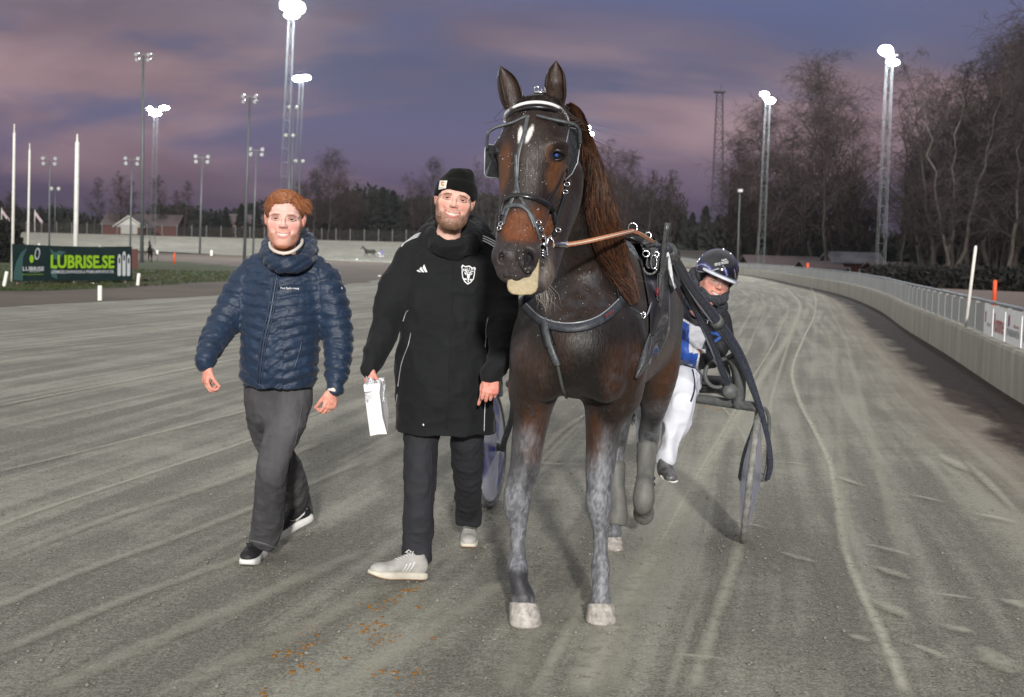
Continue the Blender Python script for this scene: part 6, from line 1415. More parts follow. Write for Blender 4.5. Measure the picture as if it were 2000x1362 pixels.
def shoe(parent_name, heel, yaw, pitch, kind, side=1, roll=0, L=.295):
    """heel = ground point under the heel; toe towards local -y"""
    Rm = rotz(yaw) @ rotx(pitch) @ roty(roll); X = lambda v: np.asarray(heel)+np.atleast_2d(v) @ Rm.T; k = L/.295
    e = empty('shoe'); e.parent = parent_name; e.matrix_parent_inverse = Matrix.Translation(-Vector(parent_name.location)); 
    def lm(name, V, F, m, par=e, **kw): o = link_mesh(name, X(np.asarray(V, float)*k), F, m, None, **kw); o.parent = par; return o
    out = np.array([(0, .0), (.018, .001), (.030, -.010), (.035, -.035), (.034, -.08), (.033, -.12), (.040, -.17), (.0465, -.21), (.044, -.25), (.035, -.282), (.014, -.295)]); out = np.vstack([out, [(-a*.92, b) for a, b in out[::-1][:-1]]])
    out = cr(np.vstack([out, out[:1]]), 3)[:-1]; K = len(out); hs = .034 if kind == 'black' else .028; prof = [(.96, 0), (1.02, .004), (1.03, hs*.5), (1.0, hs), (.9, hs+.002)]; V = []
    for (sc_, z) in prof:
        for a, b in out: V.append((a*sc_, (b+.147)*sc_-.147, z+(.010*max(0, (-b-.21)/.08)**2 if z < .02 else 0)))
    F = [(i*K+j, i*K+(j+1) % K, (i+1)*K+(j+1) % K, (i+1)*K+j) for i in range(len(prof)-1) for j in range(K)]+[tuple(range(K))[::-1], tuple(range((len(prof)-1)*K, len(prof)*K))]
    sole_m = mat('white_rubber', (.72, .71, .68), .5, var=(30, .08)) if kind == 'black' else mat('cream_rubber', (.66, .62, .52), .55, var=(30, .1))
    lm('sole', V, F, sole_m, smooth=True)
    if kind != 'black': V2 = [(a*.97, (b+.147)*.97-.147, -.002+(.010*max(0, (-b-.21)/.08)**2)) for a, b in out]; V2 += [(v[0], v[1], v[2]+.004) for v in V2]; lm('outsole', V2, [tuple(range(K))[::-1]]+[(j, (j+1) % K, K+(j+1) % K, K+j) for j in range(K)], mat('gum_rubber', (.28, .12, .05), .6), smooth=False)
    S = SDF(); h0 = hs
    S.chain([(0, -.032, h0+.030, .033, .036), (0, -.085, h0+.036, .033, .040), (0, -.13, h0+.028, .034, .036), (0, -.175, h0+.020, .040, .028), (0, -.215, h0+.012, .043, .026), (0, -.250, h0+.010, .040, .026), (0, -.272, h0+.007, .030, .020)], k=.02, sub=4)
    S.chain([(0, -.04, h0+.02, .032, .036), (0, -.050, h0+.045, .032, .038), (0, -.056, h0+.060, .032, .040)], k=.02, sub=3); S.ell((0, -.060, h0+.098), (.026, .034, .03), .006, op='s')
    S.chain([(0, -.090, h0+.078, .018, .009), (0, -.13, h0+.058, .020, .009), (0, -.165, h0+.044, .020, .008)], k=.008, sub=3)
    S.box((0, -.15, h0-.05), (.1, .2, .048), .0, .002, op='s')
    V, F = S.mesh(.0042)
    um = mat('black_suede', (.012, .013, .015), .65, var=(60, .3), bump=(150, .25, .001)) if kind == 'black' else mat('pale_grey_suede', (.50, .49, .46), .85, var=(30, .16), col2=(.36, .35, .33), bump=(200, .3, .001))
    lm('upper', V, F, um, smooth=True); bv_ = bvh_of(V, F)
    lc = mat('laces', (.02, .02, .02) if kind == 'black' else (.68, .67, .64), .8)
    for i in range(6):
        y = -.088-.015*i; z = h0+.083-.0058*i-.0; mb = MB(); mb.tube([(-.019, y, z-.006), (-.008, y-.004, z+.0015), (.010, y-.002, z+.0015), (.019, y+.002, z-.006)], .0028, 6, flat=.6); lm('lace', mb.V, mb.F, lc, smooth=True)
    if kind != 'black':
        mb = MB()
        for s_ in (-1, 1): mb.tube([(s_*.004, -.088, h0+.088), (s_*.018, -.095, h0+.094), (s_*.026, -.105, h0+.080), (s_*.012, -.100, h0+.086)], .0022, 6)
        lm('lace_bow', mb.V, mb.F, lc, smooth=True)
    def side_patch(polys, nm, m):
        for s_ in (-1, 1):
            Vp = []; Fp = []
            for poly in polys:
                q = []
                for (y, z) in poly:
                    h = bv_.ray_cast(Vector((s_*.2, y, z)), Vector((-s_, 0, 0)))
                    if h[0] is None: break
                    q.append(np.array(h[0])+A(s_*.0016, 0, 0))
                else: Fp.append(tuple(range(len(Vp), len(Vp)+len(q)))); Vp += q
            if Vp: lm(nm, Vp, Fp, m, smooth=False)
    wm = mat('white_leather', (.74, .74, .73), .5)
    if kind == 'black':
        up = [(-.150, .066), (-.138, .056), (-.118, .052), (-.09, .055), (-.06, .066), (-.03, .080)]; lo = [(-.158, .048), (-.146, .032), (-.124, .029), (-.095, .042), (-.06, .056), (-.03, .079)]
        side_patch([[(up[i][0], up[i][1]+h0-.034+.004), (up[i+1][0], up[i+1][1]+h0-.034+.004), (lo[i+1][0], lo[i+1][1]+h0-.034+.004), (lo[i][0], lo[i][1]+h0-.034+.004)] for i in range(5)], 'swoosh_mark', wm)
    else:
        pol = []
        for i in range(3):
            for q in range(4): y = -.105-.020*i; f0, f1 = q/4, (q+1)/4; z0, z1 = h0+.006, h0+.050-.005*i; pol.append([(y+.018*f0, z0+(z1-z0)*f0), (y-.009+.018*f0, z0+(z1-z0)*f0), (y-.009+.018*f1, z0+(z1-z0)*f1), (y+.018*f1, z0+(z1-z0)*f1)])
        side_patch(pol, 'stripe', wm)
    return e, X
# ------------------------------------------------------------ man in the blue quilted jacket
def jacket_quilt_man():
    man = empty('person', G(540, 1090), 'smiling red-haired man in a navy quilted jacket and grey jeans walking on the left', 'person')
    S = SDF()
    torso = [row(556, 503, 6.27, 46, 40), row(555, 525, 6.29, 66, 44), row(554, 560, 6.27, 76, 52), row(552, 605, 6.25, 77, 56), row(548, 650, 6.24, 76, 56), row(545, 700, 6.24, 76, 57), row(544, 740, 6.25, 74, 56), row(544, 768, 6.25, 72, 54)]
    S.chain(torso, k=.04, sub=4)
    armL = [row(500, 532, 6.29, 30), row(482, 552, 6.28, 33), row(462, 588, 6.26, 33), row(438, 630, 6.22, 30), row(418, 665, 6.14, 26), row(405, 692, 6.06, 21), row(401, 706, 6.03, 19)]
    armR = [row(612, 530, 6.29, 30), row(630, 550, 6.28, 34), row(647, 595, 6.26, 34), row(658, 642, 6.25, 30), row(661, 680, 6.22, 27), row(659, 715, 6.18, 24), row(656, 745, 6.14, 21), row(655, 758, 6.13, 20)]
    S.chain(armL, k=.035, sub=4); S.chain(armR, k=.035, sub=4)
    S.box(P(544, 830, 6.25), (.22, .6, (830-757)*6.25/FPX), 0, .01, op='s')
    V, F = S.mesh(.0068); N_ = vnormals(V, F); x, y = pix(V)
    CL, CRt, CT = (cr(np.array(c), 4) for c in (armL, armR, torso))
    sl, bl_ = limb_param(V, CL); sr, br_ = limb_param(V, CRt); st, bt = limb_param(V, CT)
    side = np.where(x < 553, -1, 1); xc = np.abs(x-(546-(y-560)*.16)); slope = np.interp(y, [520, 600, 660, 750], [.10, .32, .62, .75])*np.where(side < 0, 1, .55)
    q = (y+slope*xc-6*np.sin(x*.03))/23.5; puffT = np.sqrt(np.abs(np.sin(math.pi*q)))
    ql = (sl*FPX/6.25)/22.5+(x-440)*.008; qr = (sr*FPX/6.25)/22+.2-(x-655)*.010
    isL = (bl_ < bt*1.02) & (bl_ <= br_); isR = (br_ < bt*1.02) & (br_ < bl_)
    puff = np.where(isL, np.sqrt(np.abs(np.sin(math.pi*ql))), np.where(isR, np.sqrt(np.abs(np.sin(math.pi*qr))), puffT))
    seam = np.minimum(np.abs(bl_-bt), np.abs(br_-bt)); seam = np.where((y > 640), 1, seam)
    V = V+N_*((puff*.0105-.005)*sstep(seam, 0, .09))[:, None]; V = V+N_*((vnoise(V*A(1, 1, 2.2), 24, 3)-.5)*.008+(vnoise(V*A(1, 1, 2), 60, 5)-.5)*.006)[:, None]
    hem = sstep(y, 738, 752); V = V-N_*(hem*.010)[:, None]
    link_mesh('jacket', V, F, M_puff, man, True); JB = bvh_of(V, F)
    jk = man.children[-1]
    # collar and hood
    H = SDF(); loop = [row(524, 497, 6.17, 11, 12), row(523, 482, 6.28, 11, 13), row(534, 468, 6.40, 12, 17), row(565, 462, 6.47, 14, 20), row(590, 465, 6.43, 15, 20), row(602, 482, 6.31, 14, 17), row(598, 500, 6.20, 11, 13), row(578, 510, 6.12, 9, 10), row(553, 510, 6.09, 8, 10), row(534, 506, 6.12, 9, 10), row(524, 497, 6.17, 11, 12)]
    H.chain(loop, k=.02, sub=5); H.chain([row(600, 470, 6.42, 14, 14), row(609, 490, 6.34, 13, 15), row(606, 512, 6.26, 12, 14)], k=.02, sub=4); H.chain([row(526, 508, 6.18, 10), row(542, 519, 6.11, 12.5), row(562, 522, 6.10, 12.5), row(588, 517, 6.14, 12.5), row(602, 506, 6.22, 12)], k=.03, sub=4)
    V2, F2 = H.mesh(.006); N2 = vnormals(V2, F2); x2, y2 = pix(V2); V2 = V2+N2*((np.sqrt(np.abs(np.sin((x2*.6+y2)*.17)))-.5)*.010+(vnoise(V2, 40, 6)-.5)*.012)[:, None]; o = link_mesh('hood', V2, F2, M_puff, None, True); o.parent = jk; 
    sh = MB(); sh.tube(list(cr(np.array([P(527, 474, 6.22), P(529, 484, 6.13), P(540, 492, 6.07), P(557, 495, 6.05), P(574, 490, 6.07), P(588, 478, 6.13), P(590, 468, 6.20)]), 5)), .0075, 10); link_mesh('shirt_collar', sh.V, sh.F, M_cuff, man, True)
    # head, hands: one body mesh
    opt = dict(mw=1.12, chin=.008, fringe=.55, must=.62, bline=-.052, skin=hx((224, 182, 170)), rosy=hx((212, 134, 122)), brow=hx((150, 84, 46)), beard=hx((178, 102, 56)), bearda=.85, lip=hx((190, 104, 102)), iris=(.045, .055, .065), sideburn=True, smile=.0075, fat=.97, jawx=.001, browa=.85)
    hc = P(556.5, 426.5, 6.12); pts, cols, X, Rm = person_head(man, hc, 1.13, R(6), R(2), R(2.2), opt)
    h1 = hand_sdf(P(403, 714, 6.03), A(-.02, -.10, -1), A(.55, -.85, 0), A(.85, .5, 0), (.55, 1.0, .8), .86, (.1, .5), .0); h2 = hand_sdf(P(650, 764, 6.12), A(-.18, -.12, -1), A(-.80, -.6, 0), A(-.35, .9, -.1), (.75, 1.0, .7), .86, (.2, .6), .0)
    core = SDF(); core.chain([r_[:3]+[r_[3]*.6, r_[4]*.6] for r_ in torso[1:-2]], k=.03, sub=2)
    for arm in (armL, armR): core.chain([r_[:3]+[r_[3]*.5, r_[4]*.5] for r_ in arm[:-1]], k=.03, sub=2)
    for hs in (h1, h2): pts.append(hs.mesh(.0026))
    pts.append(core.mesh(.02))
    for p_ in pts[1:3]:
        c = np.tile(np.array(hx((222, 158, 140))), (len(p_[0]), 1)); nn = vnoise(p_[0], 70, 2); c = mixc(c, hx((204, 120, 108)), sstep(nn, .5, .85)*.6); cols.append(c)
    cols.append(np.tile(np.array(opt['skin']), (len(pts[-1][0]), 1))); Vb, Fb = join(pts); body = link_mesh('body', Vb, Fb, M_skin, man, True, attrs={'col': np.vstack(cols)}); man_body = body
    eyes(man, X, opt); teeth_part(opt, X, man)
    for c_, a_, r_ in ((P(403, 713, 6.03), A(.0, -.1, -1), .028), (P(652, 762, 6.12), A(-.15, -.1, -1), .028)): MB().lathe([(r_, -.012), (r_+.002, 0), (r_+.0015, .006), (r_-.004, .007)], c_, a_, 24).build('shirt_cuff', M_cuff, man, True)
    # hair
    M_red = mat('red_hair', attr='col', rough=.5, var=(80, .25), spec=.4); r = np.random.RandomState(11)
    HS = SDF(); HS.ell((0, .026, .032), (.0765, .096, .076), .01); HS.ell((-.006, -.024, .076), (.052, .046, .024), .02); HS.ell((.054, .006, .044), (.018, .05, .034), .02); HS.ell((-.058, .008, .030), (.016, .055, .038), .02)
    HS.ell((0, -.122, .026), (.0655, .068, .052), .006, op='s'); HS.box((0, -.06, -.06), (.2, .10, .055), .0, .01, op='s'); HS.box((0, .05, -.09), (.2, .2, .06), .0, .01, op='s')
    Vh, Fh = HS.mesh(.0024); Nh = vnormals(Vh, Fh); an = np.arctan2(Vh[:, 0]-.02, Vh[:, 2]); Vh = Vh+Nh*((vnoise(np.column_stack([an*10, Vh[:, 1]*170, Vh[:, 1]*0]), 1, 2)-.5)*.007)[:, None]
    base = hx((116, 70, 42)); ch = np.array(base)*(.55+.9*vnoise(np.column_stack([an*8, Vh[:, 1]*240, Vh[:, 1]*0]), 1, 5))[:, None]
    hm = link_mesh('hair', X(Vh), Fh, M_red, man, True, attrs={'col': ch}); HB = bvh_of(Vh, Fh)
    roots = []; cc = []
    for i in range(2600): roots.append((r.uniform(-.094, .10), -1 if r.rand() < .60 else 1)); cc.append(np.array(hx((146, 92, 58)))*(.45+1.1*r.rand()))
    def hf(rt, r_, i):
        y0, sg = rt; pts_ = []; th0 = .32+r_.randn()*.05; th = th0+r_.rand()*.9*sg; dth = sg*(.35+.35*r_.rand()); yy = y0; lift = .0015+.004*r_.rand()**2; flick = sg > 0 and r_.rand() < .22
        for k in range(6):
            a = th+dth*k/5*1.6; dirv = A(math.sin(a), 0, math.cos(a)); o_ = A(.012, min(max(yy, -.092), .10), .03); h = HB.ray_cast(Vector(o_+dirv*.25), Vector(-dirv))
            if h[0] is None or h[1][2] < -.3: break
            p = np.array(h[0])+np.array(h[1])*(lift+(.0035*k*k/3 if flick and a > .9 else 0)); 
            if p[2] < .014 and abs(a) > .6: break
            pts_.append(X(p)[0]); yy += .006*(1 if y0 > -.05 else .3)
        return pts_ if len(pts_) > 2 else [X(A(0, .05, .1))[0]]*3
    so = strands('hair_strands', roots, hf, None, M_red, w0=.0010, seed=2, cols=cc); so.parent = hm
    fr_ = [(r.uniform(-.066, .062), r.uniform(.066, .104)) for _ in range(1100)]
    def hf2(rt, r_, i):
        x0, z0 = rt; sg = -1 if x0 < .022 else 1; out = []; dz = r_.normal(.0015, .002)
        for k in range(5):
            h = HB.ray_cast(Vector((x0+sg*.0085*k, -.3, z0+dz*k-.0011*k*k)), Vector((0, 1, 0)))
            if h[0] is None or h[0][1] > .02: break
            out.append(X(np.array(h[0])+A(0, -.0012-.002*r_.rand(), .0004))[0])
        return out if len(out) > 2 else [X(A(0, .05, .09))[0]]*3
    so2 = strands('hair_fringe', fr_, hf2, None, M_red, w0=.0011, seed=6, cols=[np.array(hx((150, 94, 58)))*(.45+1.0*r.rand()) for _ in fr_]); so2.parent = hm
    # side burns and neck hair are painted on the skin; eyebrow and lash too
    # zip, pocket, lettering
    for nm, pp, w_ in (('front_zip', [(545, 514), (537, 560), (527, 620), (515, 670), (509, 720), (507, 752)], .011), ('pocket_zip', [(590, 664), (584, 690), (575, 719)], .007)): o = pstrap(JB, nm, M_zip, pp, w_, .004, None, .001, 5); o.parent = jk
    for dx in (-5, 5): o = pstrap(JB, 'zip_seam', M_puff, [(545+dx, 516), (537+dx, 560), (527+dx, 620), (515+dx, 670), (509+dx, 720), (507+dx, 750)], .008, .006, None, .0, 5); o.parent = jk
    o = px_text(JB, 'Peak Performance', 566, 564, 35, 4.2, M_wprint, None, .004, R(0), bold=.01); 
    if o: o.parent = jk
    o = px_poly(JB, [[(664, 553), (669, 552), (671, 556), (668, 560), (666, 560)], [(665, 561), (667, 561), (668, 565), (666, 565)]], M_wprint, None, 'sleeve_emblem', .004)
    if o: o.parent = jk
    # jeans
    T = SDF(); T.chain([row(545, 742, 6.30, 64, 42), row(545, 775, 6.30, 64, 46), row(543, 800, 6.30, 56, 44)], k=.03, sub=3)
    legF = [row(572, 775, 6.30, 38, 44), row(560, 820, 6.26, 38, 42), row(545, 868, 6.22, 34, 38), row(535, 905, 6.20, 31, 34), row(531, 940, 6.24, 29, 32), row(527, 985, 6.32, 29.5, 32), row(522, 1025, 6.40, 29.5, 33), row(517, 1056, 6.46, 28, 33), row(513, 1085, 6.48, 27, 33)]
    legB = [row(516, 775, 6.32, 36, 42), row(519, 825, 6.40, 34, 38), row(535, 870, 6.52, 30, 34), row(560, 915, 6.68, 27, 32), row(574, 950, 6.84, 25, 32), row(583, 985, 7.0, 25, 30), row(588, 1020, 7.05, 25, 28)]
    T.chain(legF, k=.03, sub=4); T.chain(legB, k=.03, sub=4); T.box(P(590, 1050, 7.05), (.16, .3, (1050-1004)*7.05/FPX), 0, .004, rot=roty(-.08), op='s')
    T.box(P(505, 1120, 6.46), (.20, .16, (1120-1064)*6.46/FPX), 0, .004, rot=roty(.22), op='s')
    Vt, Ft = T.mesh(.0075); Nt = vnormals(Vt, Ft); Vt = folds(Vt, Nt, 5, .017, (7, 7, 4.5)); Vt = folds(Vt, vnormals(Vt, Ft), 15, .007, (16, 16, 22)); jn = link_mesh('jeans', Vt, Ft, M_denim, man, True); TB = bvh_of(Vt, Ft)
    o = pstrap(TB, 'side_seam', M_denim, [(590, 790), (580, 850), (568, 900), (560, 960), (553, 1020), (548, 1060)], .006, .003, None, 0, 3); o.parent = jn
    o = pstrap(TB, 'hem_stitch', mat('denim_edge', (.12, .12, .125), .9), [(490, 1056), (505, 1059), (520, 1063), (538, 1070)], .008, .003, None, .001, 1); o.parent = jn
    fl = MB(); c0 = P(492, 1061, 6.37); q3 = [P(480, 1061, 6.37), P(484, 1070, 6.36), P(492, 1068, 6.37)]; fl.add([c0]+q3+[p+A(0, .008, 0) for p in [c0]+q3], [(0, 1, 2, 3), (7, 6, 5, 4), (0, 4, 5, 1), (1, 5, 6, 2), (2, 6, 7, 3), (3, 7, 4, 0)]); o = link_mesh('torn_hem', fl.V, fl.F, mat('torn_cloth', (.012, .012, .012), .9), None, False); o.parent = jn
    shoe(man, G(511, 1084)+A(.0, .03, .0), R(-5), R(0), 'black'); shoe(man, P(606, 1016, 6.98)+A(0, .02, 0), R(-42), R(17), 'black')
    return man
jacket_quilt_man()
# ------------------------------------------------------------ man in the long black parka
def parka_man():
    man = empty('person', G(870, 1110), 'bearded smiling man in a long black parka and black knit cap carrying a white bag', 'person')
    S = SDF()
    torso = [row(884, 468, 6.16, 50, 44), row(881, 485, 6.19, 78, 46), row(878, 530, 6.17, 88, 54), row(876, 590, 6.15, 88, 58), row(873, 660, 6.14, 91, 60), row(871, 720, 6.13, 94, 62), row(870, 780, 6.13, 96.5, 64), row(869, 830, 6.13, 97.5, 66), row(869, 875, 6.13, 98, 66)]
    S.chain(torso, k=.04, sub=4)
    armL = [row(822, 486, 6.19, 26), row(802, 500, 6.18, 30), row(783, 540, 6.16, 30), row(765, 590, 6.12, 29), row(748, 640, 6.05, 26), row(736, 680, 5.99, 23), row(726, 712, 5.95, 19), row(722, 724, 5.94, 17)]
    armR = [row(940, 486, 6.19, 27), row(958, 502, 6.18, 31), row(973, 545, 6.15, 32), row(980, 598, 6.10, 31), row(979, 648, 6.03, 28), row(973, 690, 5.96, 24), row(965, 722, 5.90, 21), row(962, 735, 5.89, 20)]
    S.chain(armL, k=.03, sub=4); S.chain(armR, k=.03, sub=4)
    for (bx, by, w_, rt) in ((820, 906, .14, .13), (915, 912, .24, -.03)): S.box(P(bx, by, 6.13), (w_, .5, (by-846)*6.13/FPX), 0, .004, roty(rt), op='s')
    V, F = S.mesh(.0075); N_ = vnormals(V, F); V = folds(V, N_, 2, .030, (5, 5, 5)); V = folds(V, vnormals(V, F), 12, .012, (10, 10, 12)); pk = link_mesh('parka', V, F, M_parka, man, True); JB = bvh_of(V, F)
    H = SDF(); loop = [row(845, 462, 6.07, 8.5, 11), row(842, 447, 6.18, 8.5, 12), row(850, 436, 6.33, 9, 14), row(886, 431, 6.41, 10, 15), row(918, 434, 6.37, 10, 16), row(930, 448, 6.25, 10.5, 14), row(926, 464, 6.11, 9.5, 12), row(907, 475, 6.03, 8, 10), row(882, 479, 6.00, 7, 9), row(858, 474, 6.02, 7.5, 9), row(845, 462, 6.07, 8.5, 11)]
    H.chain(loop, k=.02, sub=5); H.chain([row(843, 476, 6.10, 12, 12), row(864, 489, 6.055, 13, 12), row(888, 493, 6.05, 13, 12), row(914, 488, 6.07, 13, 12), row(936, 474, 6.14, 12, 12)], k=.06, sub=4)
    H.chain([row(932, 436, 6.36, 12, 12), row(946, 452, 6.30, 11, 12), row(950, 470, 6.24, 9, 10)], k=.02, sub=3); H.chain([row(842, 440, 6.28, 11), row(832, 456, 6.24, 9)], k=.02, sub=3)
    V2, F2 = H.mesh(.006); V2 = folds(V2, vnormals(V2, F2), 4, .016, (16, 16, 16)); o = link_mesh('hood', V2, F2, M_parka, None, True); o.parent = pk
    opt = dict(mw=1.30, chin=.003, must=.68, bline=-.052, skin=hx((222, 178, 162)), rosy=hx((206, 130, 112)), brow=hx((96, 60, 38)), beard=hx((104, 74, 54)), bearda=.80, lip=hx((182, 98, 92)), iris=(.05, .075, .11), sideburn=True, smile=.0095, fat=1.0, jawx=.006, browa=1.0)
    hc = P(888, 391, 6.02); pts, cols, X, Rm = person_head(man, hc, 1.10, R(3), R(-2), R(9), opt)
    h1 = hand_sdf(P(720, 716, 5.93), A(.0, -.12, -1), A(.55, -.85, 0), A(.85, .5, 0), (.95, 1.2, .7), .82, (.1, .6), .0, .02); h2 = hand_sdf(P(963, 735, 5.885), A(-.14, -.55, -.85), A(-1, -.1, .1), A(-.1, .85, -.5), (1.0, 1.35, .8), .92, (-.6, 1.0), .0)
    core = SDF(); core.chain([r_[:3]+[r_[3]*.6, r_[4]*.6] for r_ in torso[1:-3]], k=.03, sub=2)
    for arm in (armL, armR): core.chain([r_[:3]+[r_[3]*.5, r_[4]*.5] for r_ in arm[:-1]], k=.03, sub=2)
    for hs in (h1, h2): pts.append(hs.mesh(.0026))
    pts.append(core.mesh(.02))
    for p_ in pts[1:3]:
        c = np.tile(np.array(hx((220, 154, 138))), (len(p_[0]), 1)); nn = vnoise(p_[0], 70, 2); c = mixc(c, hx((202, 112, 100)), sstep(nn, .5, .85)*.7); cols.append(c)
    cols.append(np.tile(np.array(opt['skin']), (len(pts[-1][0]), 1))); Vb, Fb = join(pts); link_mesh('body', Vb, Fb, M_skin, man, True, attrs={'col': np.vstack(cols)})
    eyes(man, X, opt); teeth_part(opt, X, man)
    # beard stubble strands
    r = np.random.RandomState(4); V0, F0 = head_mesh(1.0, .0105, .006, 1.30, .003); N0 = vnormals(V0, F0); x, z, y = V0[:, 0], V0[:, 2], V0[:, 1]
    m = np.where(((z < -.086) | ((z < -.066) & (np.abs(x) > .040))) & (z > -.118) & (y < -.008) & ~((np.abs(x) < .024) & (z > -.090) & (z < -.058)))[0]
    lim = np.where(np.abs(x[m]) > .040, -.066, -.086); keep = r.rand(len(m)) < sstep(lim-z[m], -.002, .016)+.02; m = m[keep]; sel = m[r.randint(0, len(m), 2400)]
    def bf(i_, r_, i): p = V0[i_]; n_ = N0[i_]; q = p+n_*.0005; e = p+n_*(.0006+.0010*r_.rand())+A(0, 0, -.004); return [X(q)[0], X(e)[0]]
    strands('beard', list(sel), bf, man, M_hair, w0=.0009, seed=3, cols=[np.array(hx((98, 68, 46)))*(.35+1.1*r.rand()) for _ in sel])
    # knit cap
    K = SDF(); K.ell((.004, .020, .044), (.0790, .099, .078), .01); K.ell((.034, .020, .100), (.022, .040, .026), .025); K.ell((.006, .0, .104), (.034, .05, .016), .03)
    K.chain([(.0865*math.sin(a), .018-.104*math.cos(a), .040-.012*math.cos(a)*-1, .011, .034) for a in np.linspace(0, 2*math.pi, 21)], k=.012, sub=1, side=(0, 1, 0)) if False else None
    for a in np.linspace(0, 2*math.pi, 33)[:-1]: K.ell((.0755*math.sin(a), .020-.0950*math.cos(a), .030+.016*math.cos(a)), (.009, .009, .030), .012)
    K.ell((0, .0, -.045), (.0785, .12, .065), .004, op='s'); K.box((0, 0, -.10), (.2, .25, .094), 0, .006, rotx(-.34), op='s')
    Vk, Fk = K.mesh(.004); Nk = vnormals(Vk, Fk); Vk = Vk+Nk*((vnoise(Vk, 28, 3)-.5)*.008)[:, None]; an = np.arctan2(Vk[:, 0], -Vk[:, 1])
    cap = link_mesh('knit_cap', X(Vk), Fk, mat('black_knit', (.0055, .006, .0056), .95, var=(40, .25), bump=[((900, 900, 150), .6, .0012), (14, .4, .01)], sheen=.04, spec=.15), man, True); KB = bvh_of(X(Vk), Fk)
    q = [(860, 354), (874, 353.5), (871.5, 368), (857.5, 370.5)]; o = px_poly(KB, [[tuple((np.array(q[0])*(1-a)+np.array(q[1])*a)*(1-b)+(np.array(q[3])*(1-a)+np.array(q[2])*a)*b) for a, b in ((i/5, j/5), ((i+1)/5, j/5), ((i+1)/5, (j+1)/5), (i/5, (j+1)/5))] for i in range(5) for j in range(5)], mat('white_label', (.72, .70, .66), .6), None, 'label_patch', .0035); o.parent = cap
    g_ = [(866.2+3.6*math.cos(t)*(1+.15*math.sin(t)), 359.8-4.2*math.sin(t)) for t in np.linspace(.6, 5.9, 12)]; g2 = [(866.4+1.5*math.cos(t), 359.8-1.9*math.sin(t)) for t in np.linspace(.6, 5.9, 12)]
    o = px_poly(KB, [[g_[i], g_[i+1], g2[i+1], g2[i]] for i in range(11)], mat('orange_thread', (.50, .20, .03), .6), None, 'patch_emblem', .005); o.parent = cap
    o = px_text(KB, 'carhartt', 864.3, 367.0, 9, 1.8, mat('dark_thread', (.06, .04, .03), .6), None, .005, R(6))
    if o: o.parent = cap
    # marks on the parka
    def pp(nm, m, pixs, w_, t=.0015, off=.0015, sm=1): o = pstrap(JB, nm, m, pixs, w_, t, None, off, sm); o.parent = pk; return o
    for k in range(3): pp('shoulder_stripe', M_wprint, [(822-k*2.2, 455.5+k*3.6), (808-k*2, 461+k*3.4), (794-k*1.5, 470+k*2.6), (786-k, 479+k*2)], .0058); pp('shoulder_stripe', M_wprint, [(942+k*.2, 461+k*4.6), (954, 466+k*4.8), (967-k*.5, 473+k*5)], .0062)
    for k, (x0, h_) in enumerate(((815.2, 4.4), (820.8, 9.6), (826.6, 14.5))):
        o = px_poly(JB, [[(x0-1.0, 531.5-h_*.55), (x0+2.4, 531.5-h_), (x0+8.4, 532), (x0+4.4, 532)]], M_wprint, None, 'chest_bar', .003)
        if o: o.parent = pk
    # shield emblem
    def sc_(p): return (915+p[0]*14.5, 536.5-p[1]*19.5)
    rim = [(-.80, .98), (-.5, .84), (0, .88), (.08, .90), (.5, .70), (.82, .76), (.98, .62), (.86, .40), (.84, 0), (.66, -.5), (.30, -.82), (-.12, -1.02), (-.55, -.75), (-.84, -.3), (-.92, .2), (-.90, .60), (-1.0, .76)]; inn = [((a+.04)*.84-.04, (b+.03)*.86-.03) for a, b in rim]; L_ = len(rim)
    o = px_poly(JB, [[sc_(rim[i]), sc_(rim[(i+1) % L_]), sc_(inn[(i+1) % L_]), sc_(inn[i])] for i in range(L_)], M_wprint, None, 'shield_rim', .003); o.parent = pk
    o = px_text(JB, 'FALUN', 915.5, 526.3, 21.5, 5.6, M_wprint, None, .0032, R(-7), bold=.02)
    if o: o.parent = pk
    goat = [[(-.24, .10), (.20, .06), (.10, -.35), (-.16, -.34)], [(-.14, -.30), (.08, -.32), (.02, -.60), (-.12, -.60)], [(-.10, .14), (-.20, .34), (-.42, .50), (-.68, .52), (-.66, .43), (-.44, .38), (-.32, .24), (-.24, .08)], [(.02, .12), (.16, .28), (.42, .38), (.66, .36), (.64, .27), (.42, .26), (.28, .14), (.14, .05)], [(-.26, .06), (-.48, .30), (-.54, .14), (-.34, -.06)], [(.20, .04), (.50, .18), (.46, .02), (.24, -.08)], [(-.10, .34), (.06, .33), (.04, .20), (-.08, .21)], [(-.56, -.36), (-.22, -.40), (-.26, -.58), (-.56, -.54)], [(.12, -.44), (.48, -.48), (.44, -.64), (.14, -.60)], [(-.14, -.62), (.06, -.64), (-.05, -.84)]]
    o = px_poly(JB, [[sc_(p) for p in g] for g in goat], M_wprint, None, 'goat_emblem', .0032); o.parent = pk
    gz = mat('silver_piping', (.42, .43, .44), .4, .3)
    pp('piping', gz, [(798, 606), (793, 613), (788, 628)], .0035, .003); pp('piping', gz, [(803, 650), (798, 674), (790, 695), (784, 715), (778, 755)], .0035, .003); pp('piping', gz, [(777, 770), (773, 800), (772, 826)], .0035, .003); pp('piping', gz, [(954, 622), (950, 645), (947, 678)], .0035, .003); pp('piping', gz, [(948, 768), (946, 800), (945, 842)], .0035, .003)
    pp('placket_edge', M_parka, [(886, 494), (884, 560), (880, 640), (877, 720), (874, 800), (872, 842)], .006, .004, .0, 5)
    h_, n_ = hit(JB, 827, 830, .001); MB().lathe([(0, .004), (.006, .0035), (.007, 0)], h_, n_, 14).build('snap_button', M_chrome, None, True).parent = pk; h_, n_ = hit(bvh_of(V2, F2), 862, 462, .001)
